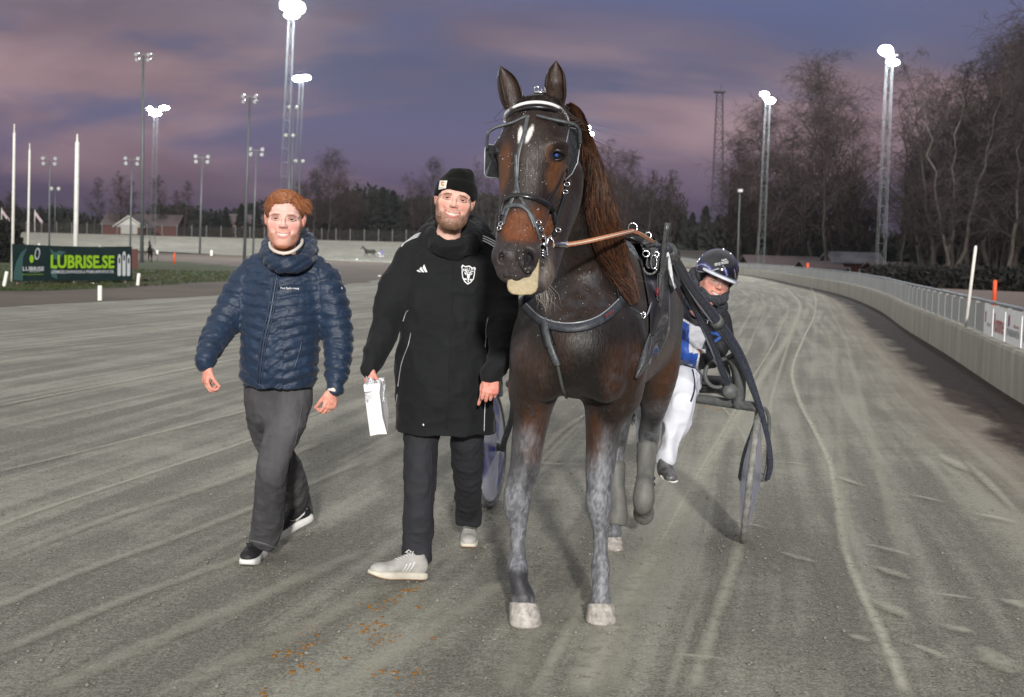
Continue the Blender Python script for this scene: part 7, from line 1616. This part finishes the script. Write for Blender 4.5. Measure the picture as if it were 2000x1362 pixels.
    # trousers
    T = SDF(); T.chain([row(872, 730, 6.16, 78, 50), row(870, 775, 6.18, 76, 50)], k=.03, sub=3)
    lg1 = [row(834, 775, 6.16, 42, 46), row(827, 825, 6.15, 37, 43), row(823, 870, 6.14, 33, 40), row(822, 925, 6.12, 31, 36), row(819, 965, 6.12, 29, 34), row(818, 1010, 6.14, 29.5, 34), row(816, 1060, 6.18, 29, 33), row(816, 1105, 6.2, 28.5, 32)]
    lg2 = [row(908, 775, 6.18, 40, 46), row(912, 825, 6.22, 33, 43), row(913, 870, 6.28, 31, 40), row(914, 920, 6.42, 28, 36), row(915, 965, 6.60, 25, 34), row(915, 1000, 6.78, 23.5, 30), row(916, 1035, 6.86, 23, 29)]
    T.chain(lg1, k=.025, sub=4); T.chain(lg2, k=.025, sub=4); T.box(P(816, 1142, 6.18), (.12, .3, (1142-1096)*6.18/FPX), 0, .004, roty(.12), op='s'); T.box(P(916, 1066, 6.86), (.14, .3, (1066-1020)*6.86/FPX), 0, .004, op='s')
    Vt, Ft = T.mesh(.0075); Vt = folds(Vt, vnormals(Vt, Ft), 8, .016, (7, 7, 4.5)); Vt = folds(Vt, vnormals(Vt, Ft), 18, .007, (16, 16, 22)); tr = link_mesh('trousers', Vt, Ft, M_bdenim, man, True); TB = bvh_of(Vt, Ft)
    o = pstrap(TB, 'side_seam', M_bdenim, [(843, 880), (841, 950), (839, 1020), (838, 1080)], .006, .003, None, 0, 3); o.parent = tr
    shoe(man, G(828, 1132)+A(0, .0, .004), R(-50), R(-9), 'grey', L=.30); shoe(man, G(917, 1054)+A(0, .06, 0), R(0), R(0), 'grey')
    return man
parka_man()
# ------------------------------------------------------------ the white bag in his hand
def bag():
    e = empty('paper_bag', P(738, 850, 5.9), 'small white paper bag hanging by its strings from the bearded man\'s hand', 'bag'); m = mat('white_paper', (.74, .74, .76), .55, var=(5, .05), bump=[(18, .5, .008)]); D = .075
    fl = [[(711, 750), (713, 772), (714, 784), (718, 815), (723, 852)], [(743, 749), (741, 768), (743, 782), (747, 815), (756, 848)], ]
    rb = [(752, 738), (753, 762), (756, 785), (759, 812), (757, 846)]; Yf, Yb = 5.86, 5.94
    V = []; F = []; K = 5
    for i in range(K):
        a, b, c = P(*fl[0][i], Yf), P(*fl[1][i], Yf-.02), P(*rb[i], Yb); d = a+(c-b); w_ = (math.sin(i*1.9)*.004) if 0 < i < 4 else 0
        V += [a, (a+b)/2+A(0, -.006-w_, .001*i), b, (b+c)/2+A(-.002+w_, 0, 0), c, (c+d)/2, d, (a+d)/2+A(.008, 0, 0)]
    for i in range(K-1):
        for k in range(8): F.append((i*8+k, i*8+(k+1) % 8, (i+1)*8+(k+1) % 8, (i+1)*8+k))
    F.append(tuple((K-1)*8+k for k in range(8))); link_mesh('bag_body', V, F, m, e, False)
    cr_ = MB(); r = np.random.RandomState(3); n = 12; Vc = []; Fc = []
    for i in range(n+1):
        for j in range(6):
            f = i/n; x = 715+f*36; y = 786-(786-735-8*math.sin(f*3.1))*(j/5)*(1 if f < .95 else .9); Vc.append(P(x+r.randn()*1.2, y+r.randn()*1.2, 5.845+.05*f+r.randn()*.006))
    for i in range(n):
        for j in range(5): Fc.append((i*6+j, (i+1)*6+j, (i+1)*6+j+1, i*6+j+1))
    link_mesh('foil_wrap', Vc, Fc, mat('crinkled_plastic', (.62, .63, .66), .18, .35, var=(60, .2), bump=(70, 1, .01)), e, False)
    MB().tube(list(cr(np.array([P(715, 782, 5.84), P(718, 760, 5.84), P(721, 740, 5.86), P(722, 733, 5.9)]), 4)), .0016, 6).build('string', m, e, True); MB().tube(list(cr(np.array([P(742, 778, 5.84), P(734, 756, 5.85), P(724, 740, 5.87), P(722, 733, 5.9)]), 4)), .0016, 6).build('string', m, e, True)
    MB().prism([(-.022, 0), (.012, 0), (.010, -.028), (-.018, -.030)], P(720, 752, 5.83), CR, CU, -_f, .002).build('paper_tab', m, e)
bag()
# ================================================================ SULKY AND DRIVER
M_carbon = mat('muddy_blue_black_tube', (.010, .016, .040), .22, var=(110, .9), col2=(.055, .06, .07), bump=(120, .3, .001), coat=.8)
M_frame = mat('dusty_frame', (.060, .066, .068), .55, var=(45, .6), col2=(.13, .135, .13), bump=(80, .4, .002)); M_tyre = mat('dusty_tyre', (.11, .11, .105), .7, var=(30, .5), col2=(.30, .30, .275), bump=(60, .5, .003))
def disc_material(graphic):
    m = bpy.data.materials.new('wheel_disc'); m.use_nodes = True; nt = m.node_tree; nt.nodes.clear(); N = nt.nodes.new; L = nt.links.new; out = N('ShaderNodeOutputMaterial'); b = N('ShaderNodeBsdfPrincipled'); t = N('ShaderNodeBsdfTransparent'); mx = N('ShaderNodeMixShader')
    b.inputs['Base Color'].default_value = (.36, .37, .44, 1); b.inputs['Subsurface Weight'].default_value = .0; b.inputs['Roughness'].default_value = .22; b.inputs['Coat Weight'].default_value = .6; mx.inputs[0].default_value = .80
    at = N('ShaderNodeAttribute'); at.attribute_name = 'col'; L(at.outputs['Color'], b.inputs['Base Color'])
    tl = N('ShaderNodeBsdfTranslucent'); m2 = N('ShaderNodeMixShader'); m2.inputs[0].default_value = .45; L(at.outputs['Color'], tl.inputs[0]); L(b.outputs[0], m2.inputs[1]); L(tl.outputs[0], m2.inputs[2]); L(t.outputs[0], mx.inputs[1]); L(m2.outputs[0], mx.inputs[2]); L(mx.outputs[0], out.inputs[0]); return m
M_disc = disc_material(0)
sulky = empty('sulky', (.6, 7.6, 0), 'lightweight racing sulky with two clear disc wheels pulled by the dark bay horse', 'sulky')
def wheel(c, axis, Rr, graphic):
    c = np.asarray(c, float); ax = unit(axis); e = empty('wheel'); e.parent = sulky; e.matrix_parent_inverse = Matrix.Translation(-Vector(sulky.location))
    def lm(name, mb, m, sm=True): o = link_mesh(name, mb.V, mb.F, m, None, sm); o.parent = e; return o
    mb = MB(); pr = [(Rr-.020+.0165*math.cos(t), .0175*math.sin(t)) for t in np.linspace(0, 2*math.pi, 13)[:-1]]; mb.lathe([(p[0]+.005, p[1]) for p in pr], c, ax, 56, closed=True); lm('tyre', mb, M_tyre)
    mb = MB(); mb.lathe([(Rr-.030, .010), (Rr-.045, .011), (Rr-.045, -.011), (Rr-.030, -.010)], c, ax, 56, closed=True); lm('rim', mb, mat('alloy_rim', (.30, .31, .32), .35, .7, var=(40, .4)))
    for sg in (-1, 1):
        mb = MB(); K = 8; n = 56; mb.lathe([(Rr-.036-(Rr-.075)*i/K, sg*(.012+.042*(i/K)**.85)) for i in range(K+1)], c, ax, n); V = np.array(mb.V); C = np.tile(np.array((.82, .83, .92)), (len(V), 1)); q = V-c; a = np.arctan2(q[:, 2], q @ unit(np.cross(ax, A(0, 0, 1)))); rr = np.linalg.norm(q, axis=1)/Rr
        if graphic: w_ = sstep(np.cos(a*3+.6), .15, .35)*sstep(rr, .16, .22)*(1-sstep(rr, .78, .84)); C = mixc(C, (.09, .11, .52), w_); C = mixc(C, (.5, .5, .55), (np.abs(rr-.5) < .03)*w_)
        else: C = mixc(C, (.50, .52, .74), sstep(np.cos(a*3+.6), .2, .5)*.6)
        C = mixc(C, (.40, .40, .38), sstep(vnoise(V, 22, 3), .55, .8)*.35)
        o = link_mesh('disc', V, mb.F, M_disc, None, True, attrs={'col': C}); o.parent = e
    mb = MB(); mb.lathe([(0, -.065), (.022, -.065), (.026, -.05), (.026, .05), (.022, .065), (0, .065)], c, ax, 20); lm('hub', mb, M_frame)
    return e
ax_r = unit(A(math.cos(R(-11)), math.sin(R(-11)), -.075)); c_r = P(1466, 936, 7.16); c_r[2] = .352
wheel(c_r, ax_r, .355, False)
ax_l = unit(A(math.cos(R(-14)), math.sin(R(-14)), .06)); c_l = P(955, 880, 7.95); c_l[2] = .352; wheel(c_l, ax_l, .355, True)
def sp(name, m, fn, sm=True): mb = MB(); fn(mb); o = link_mesh(name, mb.V, mb.F, m, sulky, sm, mb.M); return o
def crp(L_, n=5): return list(cr(np.array([P(*q) for q in L_]), n))
mainL = [(1300, 482, 6.15), (1318, 512, 6.30), (1345, 556, 6.5), (1380, 602, 6.7), (1412, 645, 6.85), (1440, 688, 6.95), (1462, 735, 7.0), (1480, 785, 7.02), (1492, 825, 7.04), (1502, 870, 7.06), (1506, 910, 7.08), (1500, 936, 7.1)]
pl = crp(mainL, 4); nL = len(pl); sp('shaft', M_carbon, lambda mb: mb.tube(pl, [np.interp(i/nL, [0, .1, .42, .60, .75, 1], [.022, .029, .029, .018, .0135, .0105]) for i in range(nL)], 12))
sp('shaft_collar', M_frame, lambda mb: mb.tube([pl[14], pl[15]], .034, 12)); sp('shaft_fitting', M_girth, lambda mb: [mb.tube([pl[1], pl[3]], .040, 12)])
sp('strut', M_carbon, lambda mb: mb.tube(crp([(1335, 560, 6.6), (1362, 610, 6.75), (1390, 672, 6.92), (1412, 728, 7.05), (1426, 762, 7.12)]), .019, 10)); sp('strut_end', M_frame, lambda mb: mb.lathe([(0, -.02), (.038, -.02), (.042, 0), (.038, .02), (0, .02)], P(1426, 764, 7.10), (.1, -1, .05), 20))
sp('fork_inner', M_frame, lambda mb: mb.tube(crp([(1482, 806, 7.04), (1470, 840, 7.06), (1455, 880, 7.07), (1447, 915, 7.08), (1447, 938, 7.1)]), .009, 8)); sp('fork_outer', M_frame, lambda mb: mb.tube(crp([(1480, 795, 7.06), (1495, 800, 7.08), (1502, 820, 7.1), (1501, 860, 7.12), (1499, 905, 7.13), (1492, 940, 7.14)]), .010, 8))
sp('axle', M_frame, lambda mb: mb.tube([P(1444, 934, 7.12), P(1498, 938, 7.14)], .009, 8))
sp('crossbar', M_frame, lambda mb: mb.tube(crp([(1482, 796, 7.06), (1440, 790, 7.15), (1355, 778, 7.3), (1250, 768, 7.45), (1120, 758, 7.6), (1020, 752, 7.75), (995, 750, 7.85)]), .026, 12))
sp('arch', M_frame, lambda mb: mb.tube(crp([(1000, 752, 7.82), (1003, 775, 7.85), (1000, 812, 7.88), (992, 842, 7.9), (985, 862, 7.9), (982, 880, 7.92)]), .018, 10))
def frame_box(mb):
    mb.tube(crp([(1432, 700, 7.05), (1442, 730, 7.08), (1444, 765, 7.12), (1440, 796, 7.15)]), [.034]*16, 4, side=A(1, 0, 0)); mb.tube(crp([(1404, 704, 7.1), (1420, 700, 7.08), (1434, 690, 7.05), (1428, 665, 6.95), (1420, 650, 6.9)]), .020, 8, flat=.6)
sp('seat_bracket', M_frame, frame_box)
sp('foot_ring', M_frame, lambda mb: mb.tube([P(1400+23*math.cos(t), 731+26*math.sin(t), 7.15) for t in np.linspace(0, 2*math.pi, 25)[:-1]], .011, 8, closed=True, flat=1.4))
sp('wing_plate', M_frame, lambda mb: mb.add([P(1385, 708, 7.14), P(1404, 703, 7.13), P(1428, 690, 7.1), P(1440, 700, 7.1), P(1436, 722, 7.12), P(1420, 712, 7.13), P(1400, 712, 7.14)]+[P(x, y, Y+.02) for x, y, Y in ((1385, 708, 7.14), (1404, 703, 7.13), (1428, 690, 7.1), (1440, 700, 7.1), (1436, 722, 7.12), (1420, 712, 7.13), (1400, 712, 7.14))], [(0, 1, 2, 3, 4, 5, 6), tuple(range(7, 14))[::-1]]+[(i, 7+i, 7+(i+1) % 7, (i+1) % 7) for i in range(7)]), False)
sp('seat', mat('black_seat', (.015, .015, .018), .6), lambda mb: mb.box(P(1372, 745, 7.75), (.34, .30, .05), rotz(-.3), bev=.02)); sp('seat_tube', M_frame, lambda mb: mb.tube([P(1440, 780, 7.15), P(1400, 762, 7.6), P(1330, 760, 7.75)], .02, 8))
# left shaft, mostly behind the horse
sp('shaft', M_carbon, lambda mb: mb.tube([A(.10, 6.0, 1.32), A(.0, 6.7, 1.20), A(-.08, 7.3, .95), A(-.06, 7.8, .68)], [.03, .032, .025, .018], 10))
# ---- driver
def driver():
    man = empty('person', P(1370, 760, 7.7), 'driver in blue and white with a glossy black helmet leaning out of the sulky', 'person')
    M_white_t = mat('white_breeches', (.66, .68, .74), .75, var=(8, .08), bump=[(9, .4, .015)]); M_jersey = mat('racing_jersey', attr='col', rough=.55, var=(12, .12), bump=[(11, .7, .02)])
    S = SDF(); torso = [row(1330, 735, 7.72, 36, 36), row(1334, 705, 7.68, 38, 38), row(1345, 670, 7.62, 44, 40), row(1358, 635, 7.56, 48, 40), row(1370, 608, 7.52, 42, 34), row(1384, 590, 7.50, 24, 24)]
    S.chain(torso, k=.03, sub=4); armR = [row(1398, 612, 7.48, 22), row(1408, 640, 7.42, 23), row(1406, 672, 7.36, 22), row(1386, 700, 7.28, 20), row(1362, 700, 7.18, 18), row(1340, 690, 7.1, 16)]; armL = [row(1335, 612, 7.5, 22), row(1320, 645, 7.4, 21), row(1322, 675, 7.25, 18), row(1334, 680, 7.1, 15)]
    S.chain(armR, k=.025, sub=4); S.chain(armL, k=.025, sub=4); V, F = S.mesh(.0062); V = folds(V, vnormals(V, F), 3, .012, (8, 8, 8)); x, y = pix(V)
    C = np.tile(np.array((.010, .010, .013)), (len(V), 1)); blue = (.020, .075, .36); wh = (.62, .64, .68)
    t = (x-1330)*.62+618; C[y > t+4] = blue; C[(y > t+2) & (y <= t+6)] = wh
    m = (x > 1346) & (x < 1378) & (y > 636) & (y < 690) & (y < 700-(1378-x)*.2) & (y > 632+(1378-x)*.1+(x-1346)*.3); C[m] = wh
    C[(x > 1378) & (y < 712)] = (.010, .010, .013); ar = np.abs((y-660)+.62*(x-1392)) ; zig = ((np.abs(y-652-.15*(x-1400)) < 3) | (np.abs(y-664+.7*(x-1400)) < 3)) & (x > 1386) & (x < 1414); C[zig] = (.035, .11, .42)
    C[(x > 1362) & (y > 690)] = (.010, .010, .013); C[(np.abs(x-1362-.6*(712-y)*.3) < 1.8) & (y > 684)] = wh; C[(x < 1352) & (y > 712)] = (.55, .58, .66); C[(np.abs(y-(716-(x-1330)*.5)) < 2) & (x < 1360)] = (.02, .05, .2)
    jk = link_mesh('jacket', V, F, M_jersey, man, True, attrs={'col': C}); JB = bvh_of(V, F)
    for (tx, cx, cy, w_, h_, rt) in (('B', 1338, 598, 11, 10, -28), ('O', 1349, 604, 9, 9, -28), ('E', 1373, 616, 8, 9, -30), ('X', 1384, 626, 10, 10, -30)):
        o = px_text(JB, tx, cx, cy, w_, h_, mat('white_letter', (.70, .72, .74), .5), None, .006, R(rt), bold=.03)
        if o: o.parent = jk
    T = SDF(); leg = [row(1330, 735, 7.66, 40, 36), row(1332, 742, 7.45, 36, 36), row(1333, 752, 7.2, 30, 34), row(1328, 790, 7.12, 27, 30), row(1320, 830, 7.10, 24, 26), row(1310, 862, 7.08, 19, 21), row(1300, 893, 7.06, 17, 18)]; leg2 = [row(1300, 740, 7.66, 36, 36), row(1270, 755, 7.2, 30, 30), row(1262, 820, 7.3, 22, 24), row(1258, 880, 7.3, 17, 18)]
    T.chain(leg, k=.03, sub=4); T.chain(leg2, k=.03, sub=4); Vt, Ft = T.mesh(.008); Vt = folds(Vt, vnormals(Vt, Ft), 6, .030, (8, 8, 6)); xt, yt = pix(Vt); link_mesh('breeches', Vt, Ft, M_white_t, man, True); TB = bvh_of(Vt, Ft)
    o = pstrap(TB, 'leg_piping', mat('navy_piping', (.01, .014, .05), .5), [(1352, 722), (1356, 745), (1355, 765), (1349, 785)], .010, .003, None, .001, 2); o.parent = man.children[-1]
    B = SDF(); B.chain([row(1299, 885, 7.06, 14, 15), row(1298, 905, 7.05, 13.5, 16), row(1299, 922, 7.03, 14, 15)], k=.02, sub=3); B.chain([row(1298, 915, 7.05, 13, 12), row(1305, 925, 6.98, 13, 10), row(1311, 934, 6.90, 12, 7)], k=.02, sub=3); V2, F2 = B.mesh(.006); link_mesh('boot', V2, F2, mat('dusty_black_boot', (.03, .03, .032), .4, var=(30, .5), col2=(.16, .16, .16)), man, True)
    MB().tube(crp([(1290, 929, 6.98), (1300, 938, 6.93), (1314, 942, 6.87), (1323, 940, 6.88)]), .008, 6, flat=.6).build('boot_sole', M_white, man, True)
    B = SDF(); B.chain([row(1258, 870, 7.3, 14, 15), row(1256, 900, 7.28, 13, 14), row(1258, 915, 7.2, 12, 9)], k=.02, sub=3); V2, F2 = B.mesh(.008); link_mesh('boot', V2, F2, mat('black_boot', (.02, .02, .022), .4), man, True)
    opt = dict(skin=hx((214, 158, 140)), rosy=hx((206, 120, 106)), brow=hx((96, 64, 44)), beard=hx((150, 90, 70)), bearda=.15, lip=hx((170, 84, 78)), iris=(.06, .06, .06), sideburn=False, smile=.006, fat=1.02, jawx=.003, browa=.8)
    hc = P(1396, 546, 7.34); pts, cols, X, Rm = person_head(man, hc, 1.06, R(14), R(4), R(20), opt)
    h1 = hand_sdf(P(1346, 690, 7.12), A(-1, -.4, 0), A(0, -.2, 1), A(-.2, .9, 0), (.9, 1.2, .8), .95, (0, .8)); pts.append(h1.mesh(.004)); core = SDF(); core.chain([r_[:3]+[r_[3]*.6, r_[4]*.6] for r_ in torso[:-1]], k=.03, sub=2); core.chain([r_[:3]+[r_[3]*.5, r_[4]*.5] for r_ in leg], k=.03, sub=2); pts.append(core.mesh(.02))
    for p_ in pts[1:]: cols.append(np.tile(np.array(hx((200, 130, 112))), (len(p_[0]), 1)))
    Vb, Fb = join(pts); link_mesh('body', Vb, Fb, M_skin, man, True, attrs={'col': np.vstack(cols)}); eyes(man, X, opt); teeth_part(opt, X, man)
    MB().ball(P(1338, 688, 7.10), (.038, .04, .034), 12).build('glove', mat('dark_glove', (.03, .03, .035), .6), man, True)
    # helmet
    H = SDF(); H.ell((0, .018, .045), (.105, .130, .112), .01); H.ell((0, -.10, -.035), (.082, .12, .072), .02, op='s'); H.box((0, 0, -.14), (.3, .3, .075), 0, .01, op='s'); Vh, Fh = H.mesh(.004); x, y, z = Vh.T
    C = np.tile(np.array((.006, .006, .010)), (len(Vh), 1)); st = np.abs(np.sin((x*1.2+z)*38+y*18)); C[(st < .10) & (z < .085)] = (.34, .38, .50); C[(st > .10) & (st < .45) & (z < .07) & (x < .02)] = (.030, .035, .19); C[(np.abs(np.sin((x-z)*30)) < .09) & (z > .0) & (z < .06) & (x < .03)] = (.40, .42, .5)
    hm = link_mesh('helmet', X(Vh), Fh, mat('glossy_helmet', attr='col', rough=.12, coat=1), man, True, attrs={'col': C}); HB = bvh_of(X(Vh), Fh)
    V3 = []; F3 = []; n = 17
    for i in range(n):
        a = R(-72)+R(144)*i/(n-1); r0 = 1.0; b = A(.098*math.sin(a), .012-.125*math.cos(a), .034); e_ = A(.104*math.sin(a), .006-.163*math.cos(a), .024); V3 += [b+A(0, 0, .007), e_+A(0, 0, .004), e_-A(0, 0, .004), b-A(0, 0, .007)]
        if i:
            for k in range(4): F3.append(((i-1)*4+k, i*4+k, i*4+(k+1) % 4, (i-1)*4+(k+1) % 4))
    o = link_mesh('peak', X(np.array(V3)), F3, mat('peak_white', (.62, .66, .74), .2, coat=.6), None, True); o.parent = hm
    o = px_text(HB, 'GEYLE WOOD', 1409, 515, 27, 5, M_wprint, None, .003, R(-12), bold=.015)
    if o: o.parent = hm
    o = px_text(HB, 'AAA', 1414, 508.5, 11, 3.6, M_wprint, None, .003, R(-12), bold=.01)
    if o: o.parent = hm
    g = MB(); V4 = []; F4 = []
    for i in range(n):
        a = R(-68)+R(136)*i/(n-1); dip = .012*math.exp(-(a/.18)**2); V4 += [A(.074*math.sin(a), -.012-.092*math.cos(a), .020), A(.072*math.sin(a), -.012-.094*math.cos(a), -.026+dip)]
        if i: F4.append((2*i-2, 2*i-1, 2*i+1, 2*i))
    gm = mat('clear_goggles', (.30, .26, .26), .05, alpha=.32, coat=1); link_mesh('goggles', X(np.array(V4)), F4, gm, man, True)
    mb = MB(); mb.tube([X(A(.074*math.sin(a), -.012-.092*math.cos(a), .020))[0] for a in np.linspace(R(-68), R(68), 13)], .003, 6); mb.build('goggle_frame', mat('goggle_black', (.01, .01, .01), .3), man, True)
    N_ = SDF(); N_.chain([row(1350, 600, 7.46, 22, 22), row(1366, 590, 7.40, 26, 24), row(1384, 596, 7.36, 24, 20)], k=.03, sub=4); N_.chain([row(1362, 545, 7.44, 22, 24), row(1370, 575, 7.40, 27, 27), row(1388, 590, 7.36, 27, 25), row(1398, 600, 7.40, 22, 22)], k=.03, sub=4); N_.chain([row(1376, 568, 7.30, 10, 10), row(1390, 582, 7.27, 12, 10), row(1408, 586, 7.27, 10, 9), row(1420, 570, 7.32, 6, 6)], k=.02, sub=3); Vn, Fn = N_.mesh(.006); Vn = folds(Vn, vnormals(Vn, Fn), 3, .014, (20, 20, 20)); link_mesh('neck_warmer', Vn, Fn, mat('navy_neck_warmer', (.016, .020, .028), .8, var=(60, .6), col2=(.05, .055, .065)), man, True)
    mb = MB(); mb.tube(crp([(1428, 545, 7.26), (1424, 565, 7.28), (1412, 585, 7.27), (1398, 592, 7.27)]), .004, 6); mb.build('chin_strap', mat('strap_black', (.01, .01, .01), .5), man, True)
    return man
driver()
# ================================================================ DISTANT SULKIES
def far_rig(origin, heading, sc, coat, jersey, label, glabel, legs_phase=0):
    """small distant trotter with driver: built full size in local axes (x forward), then placed"""
    rot = rotz(heading); X = lambda V: np.asarray(origin)+sc*(np.atleast_2d(V) @ rot.T)
    def mk(name, S, res, m, par, amp=None): V, F = S.mesh(res); return link_mesh(name, X(V), F, m, par, True)
    h = empty('horse', X(A(0, 0, 0))[0], label, 'horse'); S = SDF(); S.chain([(.75, 0, 1.25, .2, .26), (.4, 0, 1.25, .26, .32), (-.1, 0, 1.2, .28, .33), (-.6, 0, 1.28, .27, .32), (-.85, 0, 1.25, .15, .2)], k=.08, side=(0, 1, 0)); S.chain([(.7, 0, 1.4, .13, .25), (1.0, 0, 1.72, .10, .17), (1.2, 0, 1.98, .08, .12)], k=.1, side=(0, 1, 0)); S.chain([(1.18, 0, 2.02, .09, .11), (1.4, 0, 1.85, .08, .1), (1.62, 0, 1.62, .06, .07)], k=.05, side=(0, 1, 0)); S.chain([(1.15, .06, 2.05, .03, .03), (1.13, .07, 2.2, .01, .01)], k=.02); S.chain([(1.15, -.06, 2.05, .03, .03), (1.13, -.07, 2.2, .01, .01)], k=.02)
    for (x0, y, kx, kz, fx, fz) in ((.6, .13, .85, .62, 1.0, .08), (.6, -.13, .45, .55, .15, .22), (-.65, .13, -.95, .55, -1.05, .08), (-.65, -.13, -.45, .55, -.30, .2)): S.chain([(x0, y, 1.05, .13, .13), ((x0+kx)/2, y, .85, .09, .09), (kx, y, kz, .055, .055), ((kx+fx)/2, y, (kz+fz)/2, .035, .035), (fx, y, fz, .05, .05)], k=.05)
    S.chain([(-.95, 0, 1.35, .05, .05), (-1.15, 0, 1.05, .08, .08), (-1.2, 0, .75, .04, .04)], k=.05); mk('body', S, .045, coat, h)
    w_ = empty('sulky', X(A(-2.0, 0, 0))[0], glabel, 'sulky')
    for sy in (-1, 1):
        mb = MB(); c = A(-2.05, sy*.65, .36); mb.lathe([(.36, -.02), (.36, .02), (.33, .02), (.33, -.02)], c, (0, 1, 0), 24, closed=True); V = X(np.array(mb.V)); ty = link_mesh('wheel', V, mb.F, M_tyre, w_, True); mb = MB(); mb.lathe([(.33, 0), (.05, .05), (0, .05)], c, (0, 1, 0), 24); mb.lathe([(.33, 0), (.05, -.05), (0, -.05)], c, (0, 1, 0), 24); d_ = link_mesh('disc', X(np.array(mb.V)), mb.F, mat('pale_disc', (.34, .35, .40), .4), None, True); d_.parent = ty
        mb = MB(); mb.tube([A(-2.05, sy*.6, .75), A(-1.2, sy*.45, .95), A(.5, sy*.38, 1.15)], .03, 6); link_mesh('shaft', X(np.array(mb.V)), mb.F, M_frame, w_, True)
    mb = MB(); mb.tube([A(-2.05, -.62, .75), A(-2.05, .62, .75)], .03, 6); link_mesh('crossbar', X(np.array(mb.V)), mb.F, M_frame, w_, True)
    d = empty('person', X(A(-2.0, 0, .8))[0], 'tiny distant driver in violet and white behind the trotting dark horse' if jersey == 'violet' else 'tiny distant driver behind the small oncoming horse on the left', 'person'); S = SDF(); S.chain([(-2.05, 0, .85, .17, .15), (-2.15, 0, 1.15, .2, .15), (-2.1, 0, 1.38, .18, .12)], k=.05, side=(0, 1, 0))
    for sy in (-1, 1): S.chain([(-2.08, sy*.2, 1.32, .07, .07), (-1.9, sy*.25, 1.1, .06, .06), (-1.6, sy*.12, 1.1, .05, .05)], k=.04)
    mk('jacket', S, .04, mat('violet_jersey', (.20, .17, .48), .7) if jersey == 'violet' else mat('dark_jersey', (.06, .025, .025), .8), d); S = SDF()
    for sy in (-1, 1): S.chain([(-2.0, sy*.1, .85, .11, .11), (-1.55, sy*.22, .95, .09, .09), (-1.15, sy*.3, .75, .06, .06)], k=.04)
    mk('breeches', S, .04, M_white, d); S = SDF(); S.ell((-2.05, 0, 1.62), .12); S.chain([(-2.1, 0, 1.4, .07, .07), (-2.06, 0, 1.55, .07, .07)], k=.03); mk('body', S, .03, mat('far_helmet_and_head', (.04, .035, .07), .5), d)
far_rig(A(P(722, 505, 172)[0], 172, .02), R(172), .72, mat('dark_coat_far', (.014, .012, .008), .6), 'violet', 'tiny dark horse trotting on the far side of the track, left of the black jacket', 'tiny far sulky with pale wheels behind the trotting dark horse')
far_rig(A(P(293, 512, 96)[0], 96, -.02), R(-78), .70, mat('dark_coat_near', (.020, .011, .009), .6), 'dark', 'small dark horse facing the camera beyond the banner on the left', 'small dark sulky behind the oncoming horse on the left')

# ================================================================ thin haze added to give the floodlights halos
def haze(d):
    m = bpy.data.materials.new('halo_haze'); m.use_nodes = True; nt = m.node_tree; nt.nodes.clear(); out = nt.nodes.new('ShaderNodeOutputMaterial'); v = nt.nodes.new('ShaderNodeVolumePrincipled'); v.inputs['Color'].default_value = (.82, .86, .92, 1); v.inputs['Density'].default_value = d; v.inputs['Anisotropy'].default_value = .6; nt.links.new(v.outputs[0], out.inputs['Volume'])
    mb = MB(); mb.box((0, 3000, 14), (9000, 7000, 40)); tag(mb.build('haze', m), kind='stuff')
haze(.0001)
